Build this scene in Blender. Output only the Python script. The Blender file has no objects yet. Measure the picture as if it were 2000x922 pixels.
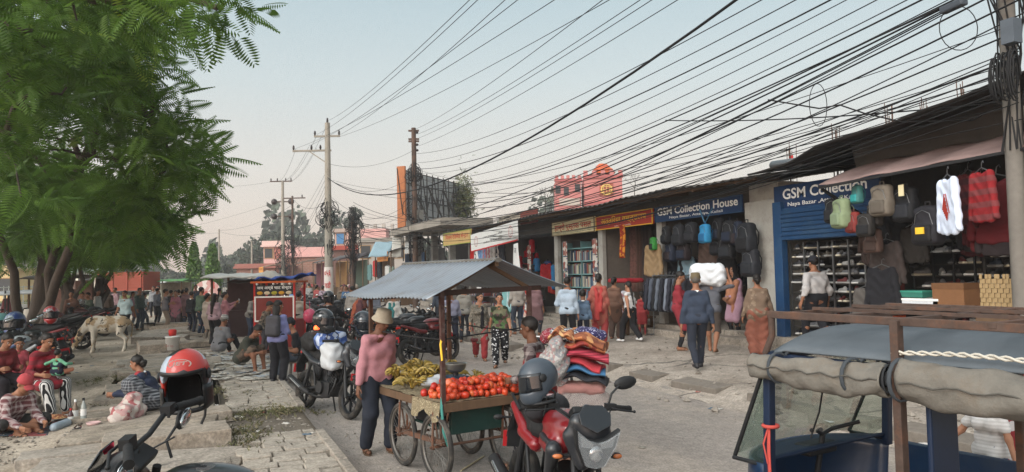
import bpy, math, random
import numpy as np
from mathutils import Vector as V, Matrix
R=math.radians
random.seed(7); rng=np.random.default_rng(7)
U=random.uniform
sc=bpy.context.scene; COL=sc.collection
# ---------------------------------------------------------------- camera model (street runs along +Y, camera looks 22.9 deg to its right)
FPX=1445.0; YAW=R(22.9); PITCH=R(2.81); ROLL=R(1.2); CAM=V((0,0,2.05))
_fh=V((math.sin(YAW),math.cos(YAW),0)); _r0=V((math.cos(YAW),-math.sin(YAW),0))
FW=_fh*math.cos(PITCH)+V((0,0,math.sin(PITCH))); _u0=-_fh*math.sin(PITCH)+V((0,0,math.cos(PITCH)))
RT=_r0*math.cos(ROLL)-_u0*math.sin(ROLL); UP=_u0*math.cos(ROLL)+_r0*math.sin(ROLL)
def ray(px,py): return FW+RT*((px-1000)/FPX)+UP*((461-py)/FPX)
def pt(px,py,d): return CAM+ray(px,py)*d
def cw(xc,yc,z=0): return V((xc*_r0.x+yc*_fh.x, xc*_r0.y+yc*_fh.y, z))
def sstep(a,b,x):
    t=min(1,max(0,(x-a)/(b-a))); return t*t*(3-2*t)
def gz(x,y):
    if x>7.0: return .18*sstep(7.1,7.9,x)+.16*min(1,max(0,(x-7.9)/3.5))
    if x>1.4: return 0.0
    if x>.25: return .12
    if x>-1.6: return .10
    return .04
def gp(px,py):
    r=ray(px,py); z=0
    for _ in range(12):
        t=(z-CAM.z)/r.z; p=CAM+r*t; z=.5*z+.5*gz(p.x,p.y)
    return V((p.x,p.y,gz(p.x,p.y)))
def depth(p): return (V(p)-CAM).dot(FW)
def xplane(px,py,x):
    r=ray(px,py); return CAM+r*(x/r.x)
def upl(px,x):            # street coordinate y at which picture column px meets the plane X=x at eye height
    r=ray(px,535); return r.y*x/r.x
def facing(deg):          # 0 faces the camera, 180 away, 90 faces picture right, -90 picture left -> rotation about Z of a +Y-forward figure
    d=_fh*-math.cos(R(deg))+_r0*math.sin(R(deg)); return math.atan2(-d.x,d.y)
# ---------------------------------------------------------------- colours and materials
def hx(s):
    if not isinstance(s,str): return s
    s=s.lstrip('#'); o=[]
    for i in (0,2,4):
        c=int(s[i:i+2],16)/255; o.append(c/12.92 if c<=.04045 else ((c+.055)/1.055)**2.4)
    return tuple(o)
_mc={}
def mat(col,rough=.75,metal=0.,var=.14,sc_=7.,bump=0.,bs=60.,spec=.35,trans=0.,emit=0.,coat=0.,alpha=1.,pat=None,cols=(),ps=10.,dirt=None,ax=(1,1,1),leaf=0.,grit=0.,crack=0.):
    key=repr((leaf,grit,crack,col,rough,metal,var,sc_,bump,bs,spec,trans,emit,coat,alpha,pat,cols,ps,dirt,ax))
    if key in _mc: return _mc[key]
    m=bpy.data.materials.new('surface'); m.use_nodes=True; nt=m.node_tree; N=nt.nodes; L=nt.links
    b=N['Principled BSDF']; c=hx(col)
    b.inputs['Roughness'].default_value=rough; b.inputs['Metallic'].default_value=metal
    b.inputs['Specular IOR Level'].default_value=spec
    b.inputs['Transmission Weight'].default_value=trans; b.inputs['Coat Weight'].default_value=coat
    b.inputs['Alpha'].default_value=alpha
    if trans: b.inputs['IOR'].default_value=1.1
    tc=N.new('ShaderNodeTexCoord'); mp=N.new('ShaderNodeMapping'); mp.inputs['Scale'].default_value=ax
    L.new(tc.outputs['Object'],mp.inputs['Vector']); vec=mp.outputs['Vector']
    def noise(s,det=4,rg=.6):
        n=N.new('ShaderNodeTexNoise'); n.inputs['Scale'].default_value=s; n.inputs['Detail'].default_value=det; n.inputs['Roughness'].default_value=rg
        L.new(vec,n.inputs['Vector']); return n.outputs['Fac']
    def mth(op,a,bb=None,cc=None):
        n=N.new('ShaderNodeMath'); n.operation=op
        for i,q in enumerate((a,bb,cc)):
            if q is None: continue
            if isinstance(q,(int,float)): n.inputs[i].default_value=q
            else: L.new(q,n.inputs[i])
        return n.outputs[0]
    def mix(f,a,bb,bt='MIX'):
        n=N.new('ShaderNodeMix'); n.data_type='RGBA'; n.blend_type=bt
        for s,q in ((n.inputs[0],f),(n.inputs[6],a),(n.inputs[7],bb)):
            if isinstance(q,(int,float)): s.default_value=q
            elif isinstance(q,(tuple,list)): s.default_value=(*q[:3],1)
            else: L.new(q,s)
        return n.outputs[2]
    def sep():
        n=N.new('ShaderNodeSeparateXYZ'); L.new(vec,n.inputs[0]); return n.outputs
    def ramp01(v,a,bb):
        n=N.new('ShaderNodeMapRange'); L.new(v,n.inputs[0]); n.inputs[1].default_value=a; n.inputs[2].default_value=bb; return n.outputs[0]
    base=c; cs=[hx(q) for q in cols]
    if pat in('stripe','hstripe'):
        o=sep(); s=mth('LESS_THAN',mth('FRACT',mth('MULTIPLY',o[2] if pat=='hstripe' else mth('ADD',o[0],mth('MULTIPLY',o[1],.7)),ps)),.45)
        base=mix(s,c,cs[0])
    elif pat=='plaid':
        o=sep(); a=mth('LESS_THAN',mth('FRACT',mth('MULTIPLY',mth('ADD',o[0],mth('MULTIPLY',o[1],.8)),ps)),.4); z=mth('LESS_THAN',mth('FRACT',mth('MULTIPLY',o[2],ps)),.4)
        base=mix(mth('MULTIPLY',mth('ADD',a,z),.5),c,cs[0])
    elif pat=='spots':
        n=N.new('ShaderNodeTexVoronoi'); n.inputs['Scale'].default_value=ps; L.new(vec,n.inputs['Vector'])
        base=mix(mth('LESS_THAN',n.outputs['Distance'],.33),c,cs[0])
    elif pat=='floral':
        n=N.new('ShaderNodeTexVoronoi'); n.inputs['Scale'].default_value=ps; L.new(vec,n.inputs['Vector'])
        o=N.new('ShaderNodeSeparateColor'); L.new(n.outputs['Color'],o.inputs[0])
        r=N.new('ShaderNodeValToRGB'); r.color_ramp.interpolation='CONSTANT'; L.new(o.outputs[0],r.inputs[0])
        al=[c]+cs; r.color_ramp.elements[0].color=(*al[0],1); r.color_ramp.elements[1].position=1/len(al); r.color_ramp.elements[1].color=(*al[1],1)
        for i,q in enumerate(al[2:]): e=r.color_ramp.elements.new((i+2)/len(al)); e.color=(*q,1)
        base=r.outputs[0]
    elif pat=='blotch':
        f=ramp01(noise(ps,3),.50,.56); base=mix(f,c,cs[0])
        if len(cs)>1: base=mix(ramp01(noise(ps*2.3,4),.58,.62),base,cs[1])
    elif pat=='brick':
        n=N.new('ShaderNodeTexBrick'); n.inputs['Scale'].default_value=ps; n.inputs['Color1'].default_value=(*c,1); n.inputs['Color2'].default_value=(*cs[0],1); n.inputs['Mortar'].default_value=(*cs[1],1)
        mp.inputs['Rotation'].default_value=(R(90),0,0) if ax==(1,1,1) else (0,0,0)
        L.new(vec,n.inputs['Vector']); base=n.outputs['Color']
    elif pat=='weave':
        n=N.new('ShaderNodeTexChecker'); n.inputs['Scale'].default_value=ps; n.inputs['Color1'].default_value=(*c,1); n.inputs['Color2'].default_value=(*cs[0],1); L.new(vec,n.inputs['Vector']); base=n.outputs['Color']
    if var:
        f=ramp01(mth('ADD',mth('MULTIPLY',noise(sc_,5),.7),mth('MULTIPLY',noise(sc_*6,3),.3)),.3,.7)
        lo=(1-var,)*3; hi=(1+var*.8,)*3
        base=mix(1.0,base,mix(f,lo,hi),'MULTIPLY')
    if dirt:
        base=mix(mth('MULTIPLY',ramp01(noise(dirt[1],6,.7),.48,.68),dirt[2]),base,hx(dirt[0]))
    if grit:
        f=ramp01(noise(grit,2,.5),.32,.68); base=mix(1.0,base,mix(f,(.76,.75,.74),(1.2,1.19,1.18)),'MULTIPLY')
        f=ramp01(noise(grit*.22,4,.7),.35,.65); base=mix(1.0,base,mix(f,(.82,.81,.8),(1.14,1.13,1.12)),'MULTIPLY')
    if crack:
        dn=N.new('ShaderNodeTexNoise'); dn.inputs['Scale'].default_value=2.2; dn.inputs['Detail'].default_value=4; L.new(vec,dn.inputs['Vector'])
        va=N.new('ShaderNodeVectorMath'); va.operation='MULTIPLY_ADD'; L.new(dn.outputs['Color'],va.inputs[0]); va.inputs[1].default_value=(.5,.5,.5); L.new(vec,va.inputs[2])
        vo=N.new('ShaderNodeTexVoronoi'); vo.feature='DISTANCE_TO_EDGE'; vo.inputs['Scale'].default_value=crack; L.new(va.outputs[0],vo.inputs['Vector'])
        f=mth('MULTIPLY',mth('LESS_THAN',vo.outputs['Distance'],.016),ramp01(noise(.45,3),.45,.6)); base=mix(mth('MULTIPLY',f,.75),base,(.055,.05,.045))
    if isinstance(base,tuple): b.inputs['Base Color'].default_value=(*base[:3],1)
    else: L.new(base,b.inputs['Base Color'])
    if emit:
        b.inputs['Emission Strength'].default_value=emit
        if isinstance(base,tuple): b.inputs['Emission Color'].default_value=(*base[:3],1)
        else: L.new(base,b.inputs['Emission Color'])
    if leaf:
        tl=N.new('ShaderNodeBsdfTranslucent'); ms=N.new('ShaderNodeMixShader'); ms.inputs[0].default_value=leaf
        (L.new(base,tl.inputs[0]) if not isinstance(base,tuple) else None); L.new(b.outputs[0],ms.inputs[1]); L.new(tl.outputs[0],ms.inputs[2]); L.new(ms.outputs[0],N['Material Output'].inputs[0])
    if bump:
        bn=N.new('ShaderNodeBump'); bn.inputs['Strength'].default_value=bump; bn.inputs['Distance'].default_value=.02
        L.new(noise(bs,5,.65),bn.inputs['Height']); L.new(bn.outputs[0],b.inputs['Normal'])
    _mc[key]=m; return m
# ---------------------------------------------------------------- mesh builder
def frame(d,upv=(0,0,1)):
    d=V(d).normalized(); u=V(upv)
    if abs(d.dot(u))>.97: u=V((1,0,0))
    x=d.cross(u).normalized(); return x,x.cross(d).normalized(),d
class MB:
    def __init__(s): s.v=[];s.f=[];s.m=[];s.s=[]
    def add(s,vs,fs,m=0,sm=False):
        o=len(s.v); s.v.extend([tuple(q) for q in vs])
        for f in fs: s.f.append([int(i)+o for i in f]); s.m.append(m); s.s.append(sm)
        return s
    def tr(s,M,i0=0):
        s.v[i0:]=[tuple(M@V(q)) for q in s.v[i0:]]; return s
    def box(s,c,d,m=0,rz=0.,M=None):
        x,y,z=[q/2 for q in d]; T=Matrix.Translation(V(c))@(M if M else Matrix.Rotation(rz,4,'Z'))
        vs=[T@V((a*x,b*y,e*z)) for e in(-1,1) for b in(-1,1) for a in(-1,1)]
        return s.add(vs,[(0,2,3,1),(4,5,7,6),(0,1,5,4),(2,6,7,3),(0,4,6,2),(1,3,7,5)],m)
    def beam(s,a,b,w,h,m=0,upv=(0,0,1)):
        a=V(a);b=V(b);x,u,d=frame(b-a,upv)
        vs=[p+x*(i*w/2)+u*(j*h/2) for p in(a,b) for i,j in((-1,-1),(1,-1),(1,1),(-1,1))]
        return s.add(vs,[(0,1,2,3),(7,6,5,4),(0,4,5,1),(1,5,6,2),(2,6,7,3),(3,7,4,0)],m)
    def tube(s,ps,r,n=8,m=0,cap=True,flat=1.,upv=(0,0,1)):
        ps=[V(p) for p in ps]; k=len(ps); rs=r if isinstance(r,(list,tuple)) else [r]*k
        vs=[];x=None
        for i,p in enumerate(ps):
            d=(ps[min(i+1,k-1)]-ps[max(i-1,0)])
            if d.length<1e-9: d=V((0,0,1))
            d.normalize()
            if x is None: x,u,_=frame(d,upv)
            else:
                x=(x-d*x.dot(d)); x=x.normalized() if x.length>1e-6 else frame(d)[0]; u=x.cross(d).normalized()
            for j in range(n):
                a=2*math.pi*j/n; vs.append(p+x*(rs[i]*math.cos(a))+u*(rs[i]*flat*math.sin(a)))
        fs=[(i*n+j,i*n+(j+1)%n,(i+1)*n+(j+1)%n,(i+1)*n+j) for i in range(k-1) for j in range(n)]
        s.add(vs,fs,m,True)
        if cap: s.add([vs[j] for j in range(n)],[tuple(range(n))[::-1]],m); s.add(vs[-n:],[tuple(range(n))],m)
        return s
    def cyl(s,a,b,r,r2=None,n=14,m=0): return s.tube([a,b],[r,r if r2 is None else r2],n,m)
    def lathe(s,prof,n=20,m=0,M=None,sm=True,ang=2*math.pi):
        M=M or Matrix(); full=abs(ang-2*math.pi)<1e-6; k=n if full else n+1
        vs=[M@V((r*math.cos(ang*j/n),r*math.sin(ang*j/n),z)) for r,z in prof for j in range(k)]
        fs=[(i*k+j,i*k+(j+1)%k,(i+1)*k+(j+1)%k,(i+1)*k+j) for i in range(len(prof)-1) for j in range(n)]
        return s.add(vs,fs,m,sm)
    def sph(s,c,r,n=12,m=0,k=None,M=None):
        r=r if isinstance(r,(tuple,list)) else (r,r,r); k=k or max(5,n//2)
        T=Matrix.Translation(V(c))@(M or Matrix())
        vs=[T@V((r[0]*math.sin(math.pi*i/k)*math.cos(2*math.pi*j/n),r[1]*math.sin(math.pi*i/k)*math.sin(2*math.pi*j/n),r[2]*math.cos(math.pi*i/k))) for i in range(k+1) for j in range(n)]
        fs=[(i*n+j,(i+1)*n+j,(i+1)*n+(j+1)%n,i*n+(j+1)%n) for i in range(k) for j in range(n)]
        return s.add(vs,fs,m,True)
    def torus(s,c,Rr,r,n=36,k=8,m=0,M=None,flat=1.):
        T=Matrix.Translation(V(c))@(M or Matrix())
        vs=[T@V(((Rr+r*math.cos(2*math.pi*j/k))*math.cos(2*math.pi*i/n),(Rr+r*math.cos(2*math.pi*j/k))*math.sin(2*math.pi*i/n),flat*r*math.sin(2*math.pi*j/k))) for i in range(n) for j in range(k)]
        fs=[(i*k+j,((i+1)%n)*k+j,((i+1)%n)*k+(j+1)%k,i*k+(j+1)%k) for i in range(n) for j in range(k)]
        return s.add(vs,fs,m,True)
    def prism(s,poly,t,M=None,m=0):       # polygon in local XY, thickness t along +Z
        M=M or Matrix(); n=len(poly)
        vs=[M@V((x,y,0)) for x,y in poly]+[M@V((x,y,t)) for x,y in poly]
        fs=[tuple(range(n))[::-1],tuple(range(n,2*n))]+[(i,(i+1)%n,n+(i+1)%n,n+i) for i in range(n)]
        return s.add(vs,fs,m)
    def quad(s,a,b,c,d,m=0): return s.add([a,b,c,d],[(0,1,2,3)],m)
    def grid(s,fn,nu,nv,m=0,sm=True):
        vs=[fn(i/nu,j/nv) for i in range(nu+1) for j in range(nv+1)]; k=nv+1
        return s.add(vs,[(i*k+j,(i+1)*k+j,(i+1)*k+j+1,i*k+j+1) for i in range(nu) for j in range(nv)],m,sm)
    def build(s,name,mats,parent=None,loc=None,rz=0.,bev=0.,solid=0.,M=None,sub=0):
        if not isinstance(mats,(list,tuple)): mats=[mats]
        me=bpy.data.meshes.new(name); me.from_pydata(s.v,[],s.f)
        for q in mats: me.materials.append(q)
        me.polygons.foreach_set('material_index',s.m); me.polygons.foreach_set('use_smooth',s.s); me.update()
        o=bpy.data.objects.new(name,me); COL.objects.link(o)
        if parent: o.parent=parent
        if M is not None: o.matrix_local=M
        else:
            if loc is not None: o.location=loc
            o.rotation_euler.z=rz
        if solid: q=o.modifiers.new('s','SOLIDIFY'); q.thickness=solid; q.offset=0
        if sub: q=o.modifiers.new('u','SUBSURF'); q.levels=q.render_levels=sub
        if bev: q=o.modifiers.new('b','BEVEL'); q.width=bev; q.segments=2; q.limit_method='ANGLE'
        return o
def tag(o,label=None,cat=None,group=None,kind=None):
    if label: o['label']=label
    if cat: o['category']=cat
    if group: o['group']=group
    if kind: o['kind']=kind
    return o
def struct(o): o['kind']='structure'; return o
def thing(name,label,cat,loc=(0,0,0),rz=0.,group=None):
    o=bpy.data.objects.new(name,None); COL.objects.link(o); o.location=loc; o.rotation_euler.z=rz; o.empty_display_size=.1
    return tag(o,label,cat,group)
def copy_tree(o,parent=None,remap=None):
    c=o.copy(); COL.objects.link(c)
    if parent: c.parent=parent
    if remap and c.type=='MESH':
        for i,sl in enumerate(c.material_slots):
            q=remap.get(o.material_slots[i].material)
            if q: sl.link='OBJECT'; sl.material=q
    for ch in list(o.children): copy_tree(ch,c,remap)
    return c
def place(o,loc,rz=0.,label=None,group=None,scale=None):
    o.location=loc; o.rotation_euler.z=rz
    if label: o['label']=label
    if group: o['group']=group
    if scale: o.scale=scale if isinstance(scale,(tuple,list)) else (scale,)*3
    return o
def textmesh(t,w=None,h=None,shear=0.,bold=0.):
    cu=bpy.data.curves.new('lettering','FONT'); cu.body=t; cu.align_x='CENTER'; cu.align_y='CENTER'; cu.size=1; cu.shear=shear; cu.offset=bold; cu.resolution_u=3
    ob=bpy.data.objects.new('lettering',cu); COL.objects.link(ob); bpy.context.view_layer.update()
    me=ob.evaluated_get(bpy.context.evaluated_depsgraph_get()).to_mesh()
    vs=[v.co.copy() for v in me.vertices]; fs=[tuple(p.vertices) for p in me.polygons]
    bpy.data.objects.remove(ob); bpy.data.curves.remove(cu)
    if not vs: return [],[]
    x0=min(v.x for v in vs);x1=max(v.x for v in vs);y0=min(v.y for v in vs);y1=max(v.y for v in vs)
    sx=(w/(x1-x0)) if w else None; sy=(h/(y1-y0)) if h else None; sx=sx or sy; sy=sy or sx
    return [V(((v.x-(x0+x1)/2)*sx,(v.y-(y0+y1)/2)*sy,0)) for v in vs],fs
def text(mb,t,M,w=None,h=None,m=0,shear=0.,bold=0.):
    vs,fs=textmesh(t,w,h,shear,bold); return mb.add([M@v for v in vs],fs,m)
def wallM(p,ydir_x=-1):   # a frame on a wall facing the street (normal -X): local x runs towards the camera side (-Y), local y up, local z out of the wall
    return Matrix(((0,0,-1,p[0]),(-1,0,0,p[1]),(0,1,0,p[2]),(0,0,0,1)))
# ---------------------------------------------------------------- signed-distance modelling (bodies, clothes, tanks, soft goods)
def _smin(a,b,k):
    h=np.clip(.5+.5*(b-a)/k,0,1); return b+(a-b)*h-k*h*(1-h)
def _prim(p,P):
    if p[0]=='c':
        a=np.array(p[1],np.float32);b=np.array(p[2],np.float32);ba=b-a;pa=P-a
        t=np.clip((pa@ba)/max(1e-9,float(ba@ba)),0,1)
        return np.linalg.norm(pa-t[...,None]*ba,axis=-1)-(p[3]+t*(p[4]-p[3]))
    if p[0]=='e':
        q=P-np.array(p[1],np.float32)
        if p[3] is not None: q=q@np.array(p[3],np.float32)
        r=np.array(p[2],np.float32); k0=np.linalg.norm(q/r,axis=-1); k1=np.linalg.norm(q/(r*r),axis=-1)
        return k0*(k0-1)/np.maximum(k1,1e-6)
    if p[0]=='b':
        q=P-np.array(p[1],np.float32)
        if p[3] is not None: q=q@np.array(p[3],np.float32)
        r=p[4]; q=np.abs(q)-(np.array(p[2],np.float32)-r)
        return np.linalg.norm(np.maximum(q,0),axis=-1)+np.minimum(q.max(-1),0)-r
def surf(prims,res,k=.03,wr=0.,wf=38.):
    lo=np.full(3,1e9);hi=-lo
    for p in prims:
        if p[0]=='c':
            for q,r in((p[1],p[3]),(p[2],p[4])): lo=np.minimum(lo,np.array(q)-r);hi=np.maximum(hi,np.array(q)+r)
        elif p[0] in 'eb':
            r=max(p[2])*1.0; rr=np.array(p[2]) if p[3] is None else np.full(3,np.linalg.norm(p[2]) if p[0]=='b' else r); lo=np.minimum(lo,np.array(p[1])-rr);hi=np.maximum(hi,np.array(p[1])+rr)
    lo-=2.5*res+k*.3;hi+=2.5*res+k*.3
    n=np.ceil((hi-lo)/res).astype(int)+1
    ax=[(lo[i]+res*np.arange(n[i])).astype(np.float32) for i in range(3)]
    P=np.stack(np.meshgrid(*ax,indexing='ij'),-1); D=None
    for p in prims:
        if p[0] in 'ceb':
            d=_prim(p,P); D=d if D is None else _smin(D,d,k)
        elif p[0]=='-': D=-_smin(-D,_prim(p[1],P),p[2])
        elif p[0]=='cut': D=np.maximum(D,(P-np.array(p[1],np.float32))@np.array(p[2],np.float32))
    if wr: D=D+wr*(np.sin(P[...,2]*wf+3*np.sin(P[...,0]*13+1)+2*np.sin(P[...,1]*11))+.6*np.sin(P[...,0]*wf*.8+P[...,2]*wf*.7+2*np.sin(P[...,1]*17)))
    return nets(D,lo,res)
def nets(D,lo,res):
    S=D<0; A=np.array(D.shape)-1
    acc=np.zeros((*A,3),np.float32);cnt=np.zeros(A,np.float32)
    def sl(o): return tuple(slice(o[i],o[i]+A[i]) for i in range(3))
    cs=[(a,b,c) for a in(0,1) for b in(0,1) for c in(0,1)]
    for a in cs:
        for d in range(3):
            if a[d]: continue
            b=list(a);b[d]=1
            da=D[sl(a)];db=D[sl(b)];x=S[sl(a)]!=S[sl(b)]
            if not x.any(): continue
            t=np.where(x,da/np.where(da==db,1,da-db),0)
            for i in range(3): acc[...,i]+=np.where(x,a[i]+(t if i==d else 0),0)
            cnt+=x
    act=cnt>0; idx=np.full(A,-1,int); idx[act]=np.arange(act.sum())
    vs=(acc[act]/cnt[act][:,None]+np.argwhere(act))*res+lo
    fs=[]
    for d in range(3):
        e,f=(d+1)%3,(d+2)%3
        a=[slice(None)]*3;b=[slice(None)]*3; a[d]=slice(0,-1);b[d]=slice(1,None)
        for q in(a,b):
            q[e]=slice(1,-1);q[f]=slice(1,-1)
        sa=S[tuple(a)];x=sa!=S[tuple(b)]
        w=np.argwhere(x)
        if not len(w): continue
        base=w.copy();base[:,e]+=1;base[:,f]+=1
        def cell(de,df):
            q=base.copy();q[:,e]+=de;q[:,f]+=df;return idx[q[:,0],q[:,1],q[:,2]]
        qd=np.stack([cell(-1,-1),cell(0,-1),cell(0,0),cell(-1,0)],1)
        fl=~sa[x]; qd[fl]=qd[fl][:,::-1]; fs.append(qd)
    fs=np.concatenate(fs) if fs else np.zeros((0,4),int)
    return vs,fs
def blob(name,prims,m,parent=None,res=.02,k=.03,wr=0.,**kw):
    vs,fs=surf(prims,res,k,wr); return MB().add(vs.tolist(),fs.tolist(),0,True).build(name,m,parent,**kw)
# ---------------------------------------------------------------- camera, sky, light
cd=bpy.data.cameras.new('camera'); cam=bpy.data.objects.new('camera',cd); COL.objects.link(cam)
cd.sensor_width=36; cd.lens=36*FPX/2000; cd.clip_end=3000; cd.clip_start=.05
cam.matrix_world=Matrix(((RT.x,UP.x,-FW.x,CAM.x),(RT.y,UP.y,-FW.y,CAM.y),(RT.z,UP.z,-FW.z,CAM.z),(0,0,0,1)))
sc.camera=cam
w=bpy.data.worlds.new('World'); sc.world=w; w.use_nodes=True; nt=w.node_tree; N=nt.nodes; L=nt.links
bg=N['Background']
SUN_EL,SUN_AZ=R(9),R(-118)      # low sun, behind the camera to the left, already soft
sky=N.new('ShaderNodeTexSky'); sky.sky_type='NISHITA'; sky.sun_disc=False; sky.sun_elevation=SUN_EL; sky.sun_rotation=SUN_AZ; sky.dust_density=3.; sky.air_density=1.2; sky.ozone_density=1.5
tc=N.new('ShaderNodeTexCoord'); sp=N.new('ShaderNodeSeparateXYZ'); L.new(tc.outputs['Generated'],sp.inputs[0])
rp=N.new('ShaderNodeValToRGB'); L.new(sp.outputs[2],rp.inputs[0])
el=rp.color_ramp.elements; el[0].position=0.0; el[0].color=(*hx('d9c5b8'),1); el[1].position=.9; el[1].color=(*hx('c9cfd2'),1)
for p_,c_ in ((.07,'dccfc6'),(.14,'dad6d2'),(.25,'c9d3d6'),(.40,'acc3cd')):
    e=el.new(p_); e.color=(*hx(c_),1)
sc1=N.new('ShaderNodeMix'); sc1.data_type='RGBA'; sc1.blend_type='MULTIPLY'; sc1.inputs[0].default_value=1
# the sunset half of the sky, behind the camera, is brighter and warmer
dt=N.new('ShaderNodeVectorMath'); dt.operation='DOT_PRODUCT'; L.new(tc.outputs['Generated'],dt.inputs[0]); dt.inputs[1].default_value=(math.sin(SUN_AZ)*.93,math.cos(SUN_AZ)*.93,.37)
mr=N.new('ShaderNodeMapRange'); L.new(dt.outputs['Value'],mr.inputs[0]); mr.inputs[1].default_value=.25; mr.inputs[2].default_value=1.; mr.inputs[3].default_value=0; mr.inputs[4].default_value=1
wm=N.new('ShaderNodeMix'); wm.data_type='RGBA'; L.new(mr.outputs[0],wm.inputs[0]); wm.inputs[6].default_value=(7.3,7.3,7.2,1); wm.inputs[7].default_value=(46,41,38,1)
L.new(rp.outputs[0],sc1.inputs[6]); L.new(wm.outputs[2],sc1.inputs[7])
mx=N.new('ShaderNodeMix'); mx.data_type='RGBA'; mx.inputs[0].default_value=.85
L.new(sky.outputs[0],mx.inputs[6]); L.new(sc1.outputs[2],mx.inputs[7]); L.new(mx.outputs[2],bg.inputs[0]); bg.inputs[1].default_value=.12
sl=bpy.data.lights.new('sun','SUN'); sl.energy=1.2; sl.angle=R(25); sl.color=(1,.95,.9)
so=bpy.data.objects.new('sun',sl); COL.objects.link(so)
sd=V((math.sin(SUN_AZ)*math.cos(R(28)),math.cos(SUN_AZ)*math.cos(R(28)),math.sin(R(28)))); so.rotation_euler=sd.to_track_quat('Z','Y').to_euler()
vs_=sc.view_settings; vs_.view_transform='Standard'; vs_.look='None'; vs_.exposure=.46; vs_.gamma=1; vs_.use_curve_mapping=False
sc.cycles.max_bounces=6; sc.cycles.diffuse_bounces=3; sc.cycles.glossy_bounces=3; sc.cycles.transmission_bounces=5; sc.cycles.transparent_max_bounces=10
try: sc.cycles.use_denoising=True; sc.cycles.denoising_prefilter='NONE'
except Exception: pass
# ---------------------------------------------------------------- ground
def fbm(x,y,s=1.):
    return (math.sin(x*2.1*s+1.3*math.sin(y*1.7*s))+math.sin(y*2.7*s+1.1*math.sin(x*2.3*s+2))+.5*math.sin(x*6.1*s+y*5.3*s)+.5*math.sin(y*7.7*s-x*4.9*s))/3
def sheet(name,x0,x1,y0,y1,dx,dy,m,amp=.01,dz=0.,zf=None):
    nx=max(1,int((x1-x0)/dx)); ys=[y0]
    while ys[-1]<y1: ys.append(ys[-1]+dy*(1+max(0,ys[-1]-14)*.06))
    ys[-1]=y1; ny=len(ys)-1
    vs=[];
    for i in range(nx+1):
        for y in ys:
            x=x0+(x1-x0)*i/nx; z=(zf(x,y) if zf else gz(x,y))+dz+amp*fbm(x,y,1.3)+amp*.5*fbm(x+9,y+4,4.)
            vs.append((x,y,z))
    k=ny+1
    mb=MB().add(vs,[(i*k+j,(i+1)*k+j,(i+1)*k+j+1,i*k+j+1) for i in range(nx) for j in range(ny)],0,True)
    return struct(mb.build(name,m))
M_road=mat('#8d8680',.9,var=.14,sc_=.8,bump=.3,bs=45,dirt=('#aa9f93',.5,.8),ax=(1,.5,1),grit=60)
M_fore=mat('#a0978d',.92,var=.2,sc_=1.0,bump=.6,bs=26,dirt=('#756b61',.7,.75),grit=34,crack=.5)
M_dirt=mat('#a3988a',.95,var=.22,sc_=.9,bump=.9,bs=24,dirt=('#746959',.6,.75),grit=24)
M_conc=mat('#9a9288',.9,var=.24,sc_=2.2,bump=.6,bs=34,dirt=('#6d655b',1.5,.7),grit=30,crack=.9)
M_concd=mat('#7b736a',.92,var=.25,sc_=3,bump=.6,bs=35,dirt=('#595149',2.,.7))
MB().add([(-205,-40,-.62),(205,-40,-.62),(205,280,-.62),(-205,280,-.62)],[(0,1,2,3)]).build('ground',mat('#7d7868',.95,var=.25,sc_=.06))['kind']='structure'
sheet('road',1.36,7.4,-8,150,.22,.22,M_road,.010)
sheet('forecourt',7.1,60,-8,150,.3,.3,M_fore,.014,.004) if False else None
sheet('forecourt',7.1,11.55,-8,150,.22,.25,M_fore,.016,.004)
sheet('earth_verge',-60,-1.55,-8,150,.35,.35,M_dirt,.02)
sheet('back_lot',11.5,120,-20,280,6,6,M_dirt,.0,-.2)
sheet('far_ground',-200,-59.9,-20,280,10,10,mat('#777a5a',.95,var=.3,sc_=.1),.0,-.02)
sheet('far_road',-60,12,149.9,280,6,10,M_dirt,.0,-.01)
# open drain under the cover slabs
d=MB(); d.quad((-1.6,-8,-.5),(.32,-8,-.5),(.32,150,-.5),(-1.6,150,-.5)); d.quad((-1.58,-8,-.5),(-1.58,150,-.5),(-1.58,150,.05),(-1.58,-8,.05)); d.quad((.3,150,-.5),(.3,-8,-.5),(.3,-8,.11),(.3,150,.11))
struct(d.build('drain_channel',mat('#3d3831',.95,var=.3)))
# paved footpath: irregular interlocking blocks
def pav(mb,x0,x1,y0,y1,z):
    y=y0
    while y<y1:
        s=.22+.02*U(-1,1); x=x0+U(0,.1)
        while x<x1-.06:
            wd=min(U(.24,.38),x1-x)
            if random.random()>.02:
                j=.018; hz=z+.012*fbm(x,y,2)+U(-.008,.008)
                p=[(x+j*U(0,1),y+j*U(0,1)),(x+wd*.5,y-.03+j),(x+wd-j*U(0,1),y+j*U(0,1)),(x+wd-j*U(0,1),y+s-j*U(0,1.5)),(x+wd*.5,y+s-.035),(x+j*U(0,1),y+s-j*U(0,1.5))]
                t=U(-.006,.006)
                n=len(p); cx=sum(q[0] for q in p)/n; cy=sum(q[1] for q in p)/n
                top=[(cx+(q[0]-cx)*.95,cy+(q[1]-cy)*.95,hz+t*(q[0]-cx)*8) for q in p]; mid=[(q[0],q[1],hz-.008) for q in p]; bot=[(q[0],q[1],hz-.08) for q in p]
                mb.add(top+mid+bot,[tuple(range(n))]+[(n+i,n+(i+1)%n,(i+1)%n,i) for i in range(n)]+[(2*n+i,2*n+(i+1)%n,n+(i+1)%n,n+i) for i in range(n)],0)
            x+=wd
        y+=s
p=MB(); pav(p,.32,1.34,3.5,9.6,.12); pav(p,.32,1.34,11.4,46,.15)
struct(p.build('footpath',mat('#a1998e',.9,var=.22,sc_=2.5,bump=.45,bs=45,dirt=('#746b60',1.2,.7),grit=40)))
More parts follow.
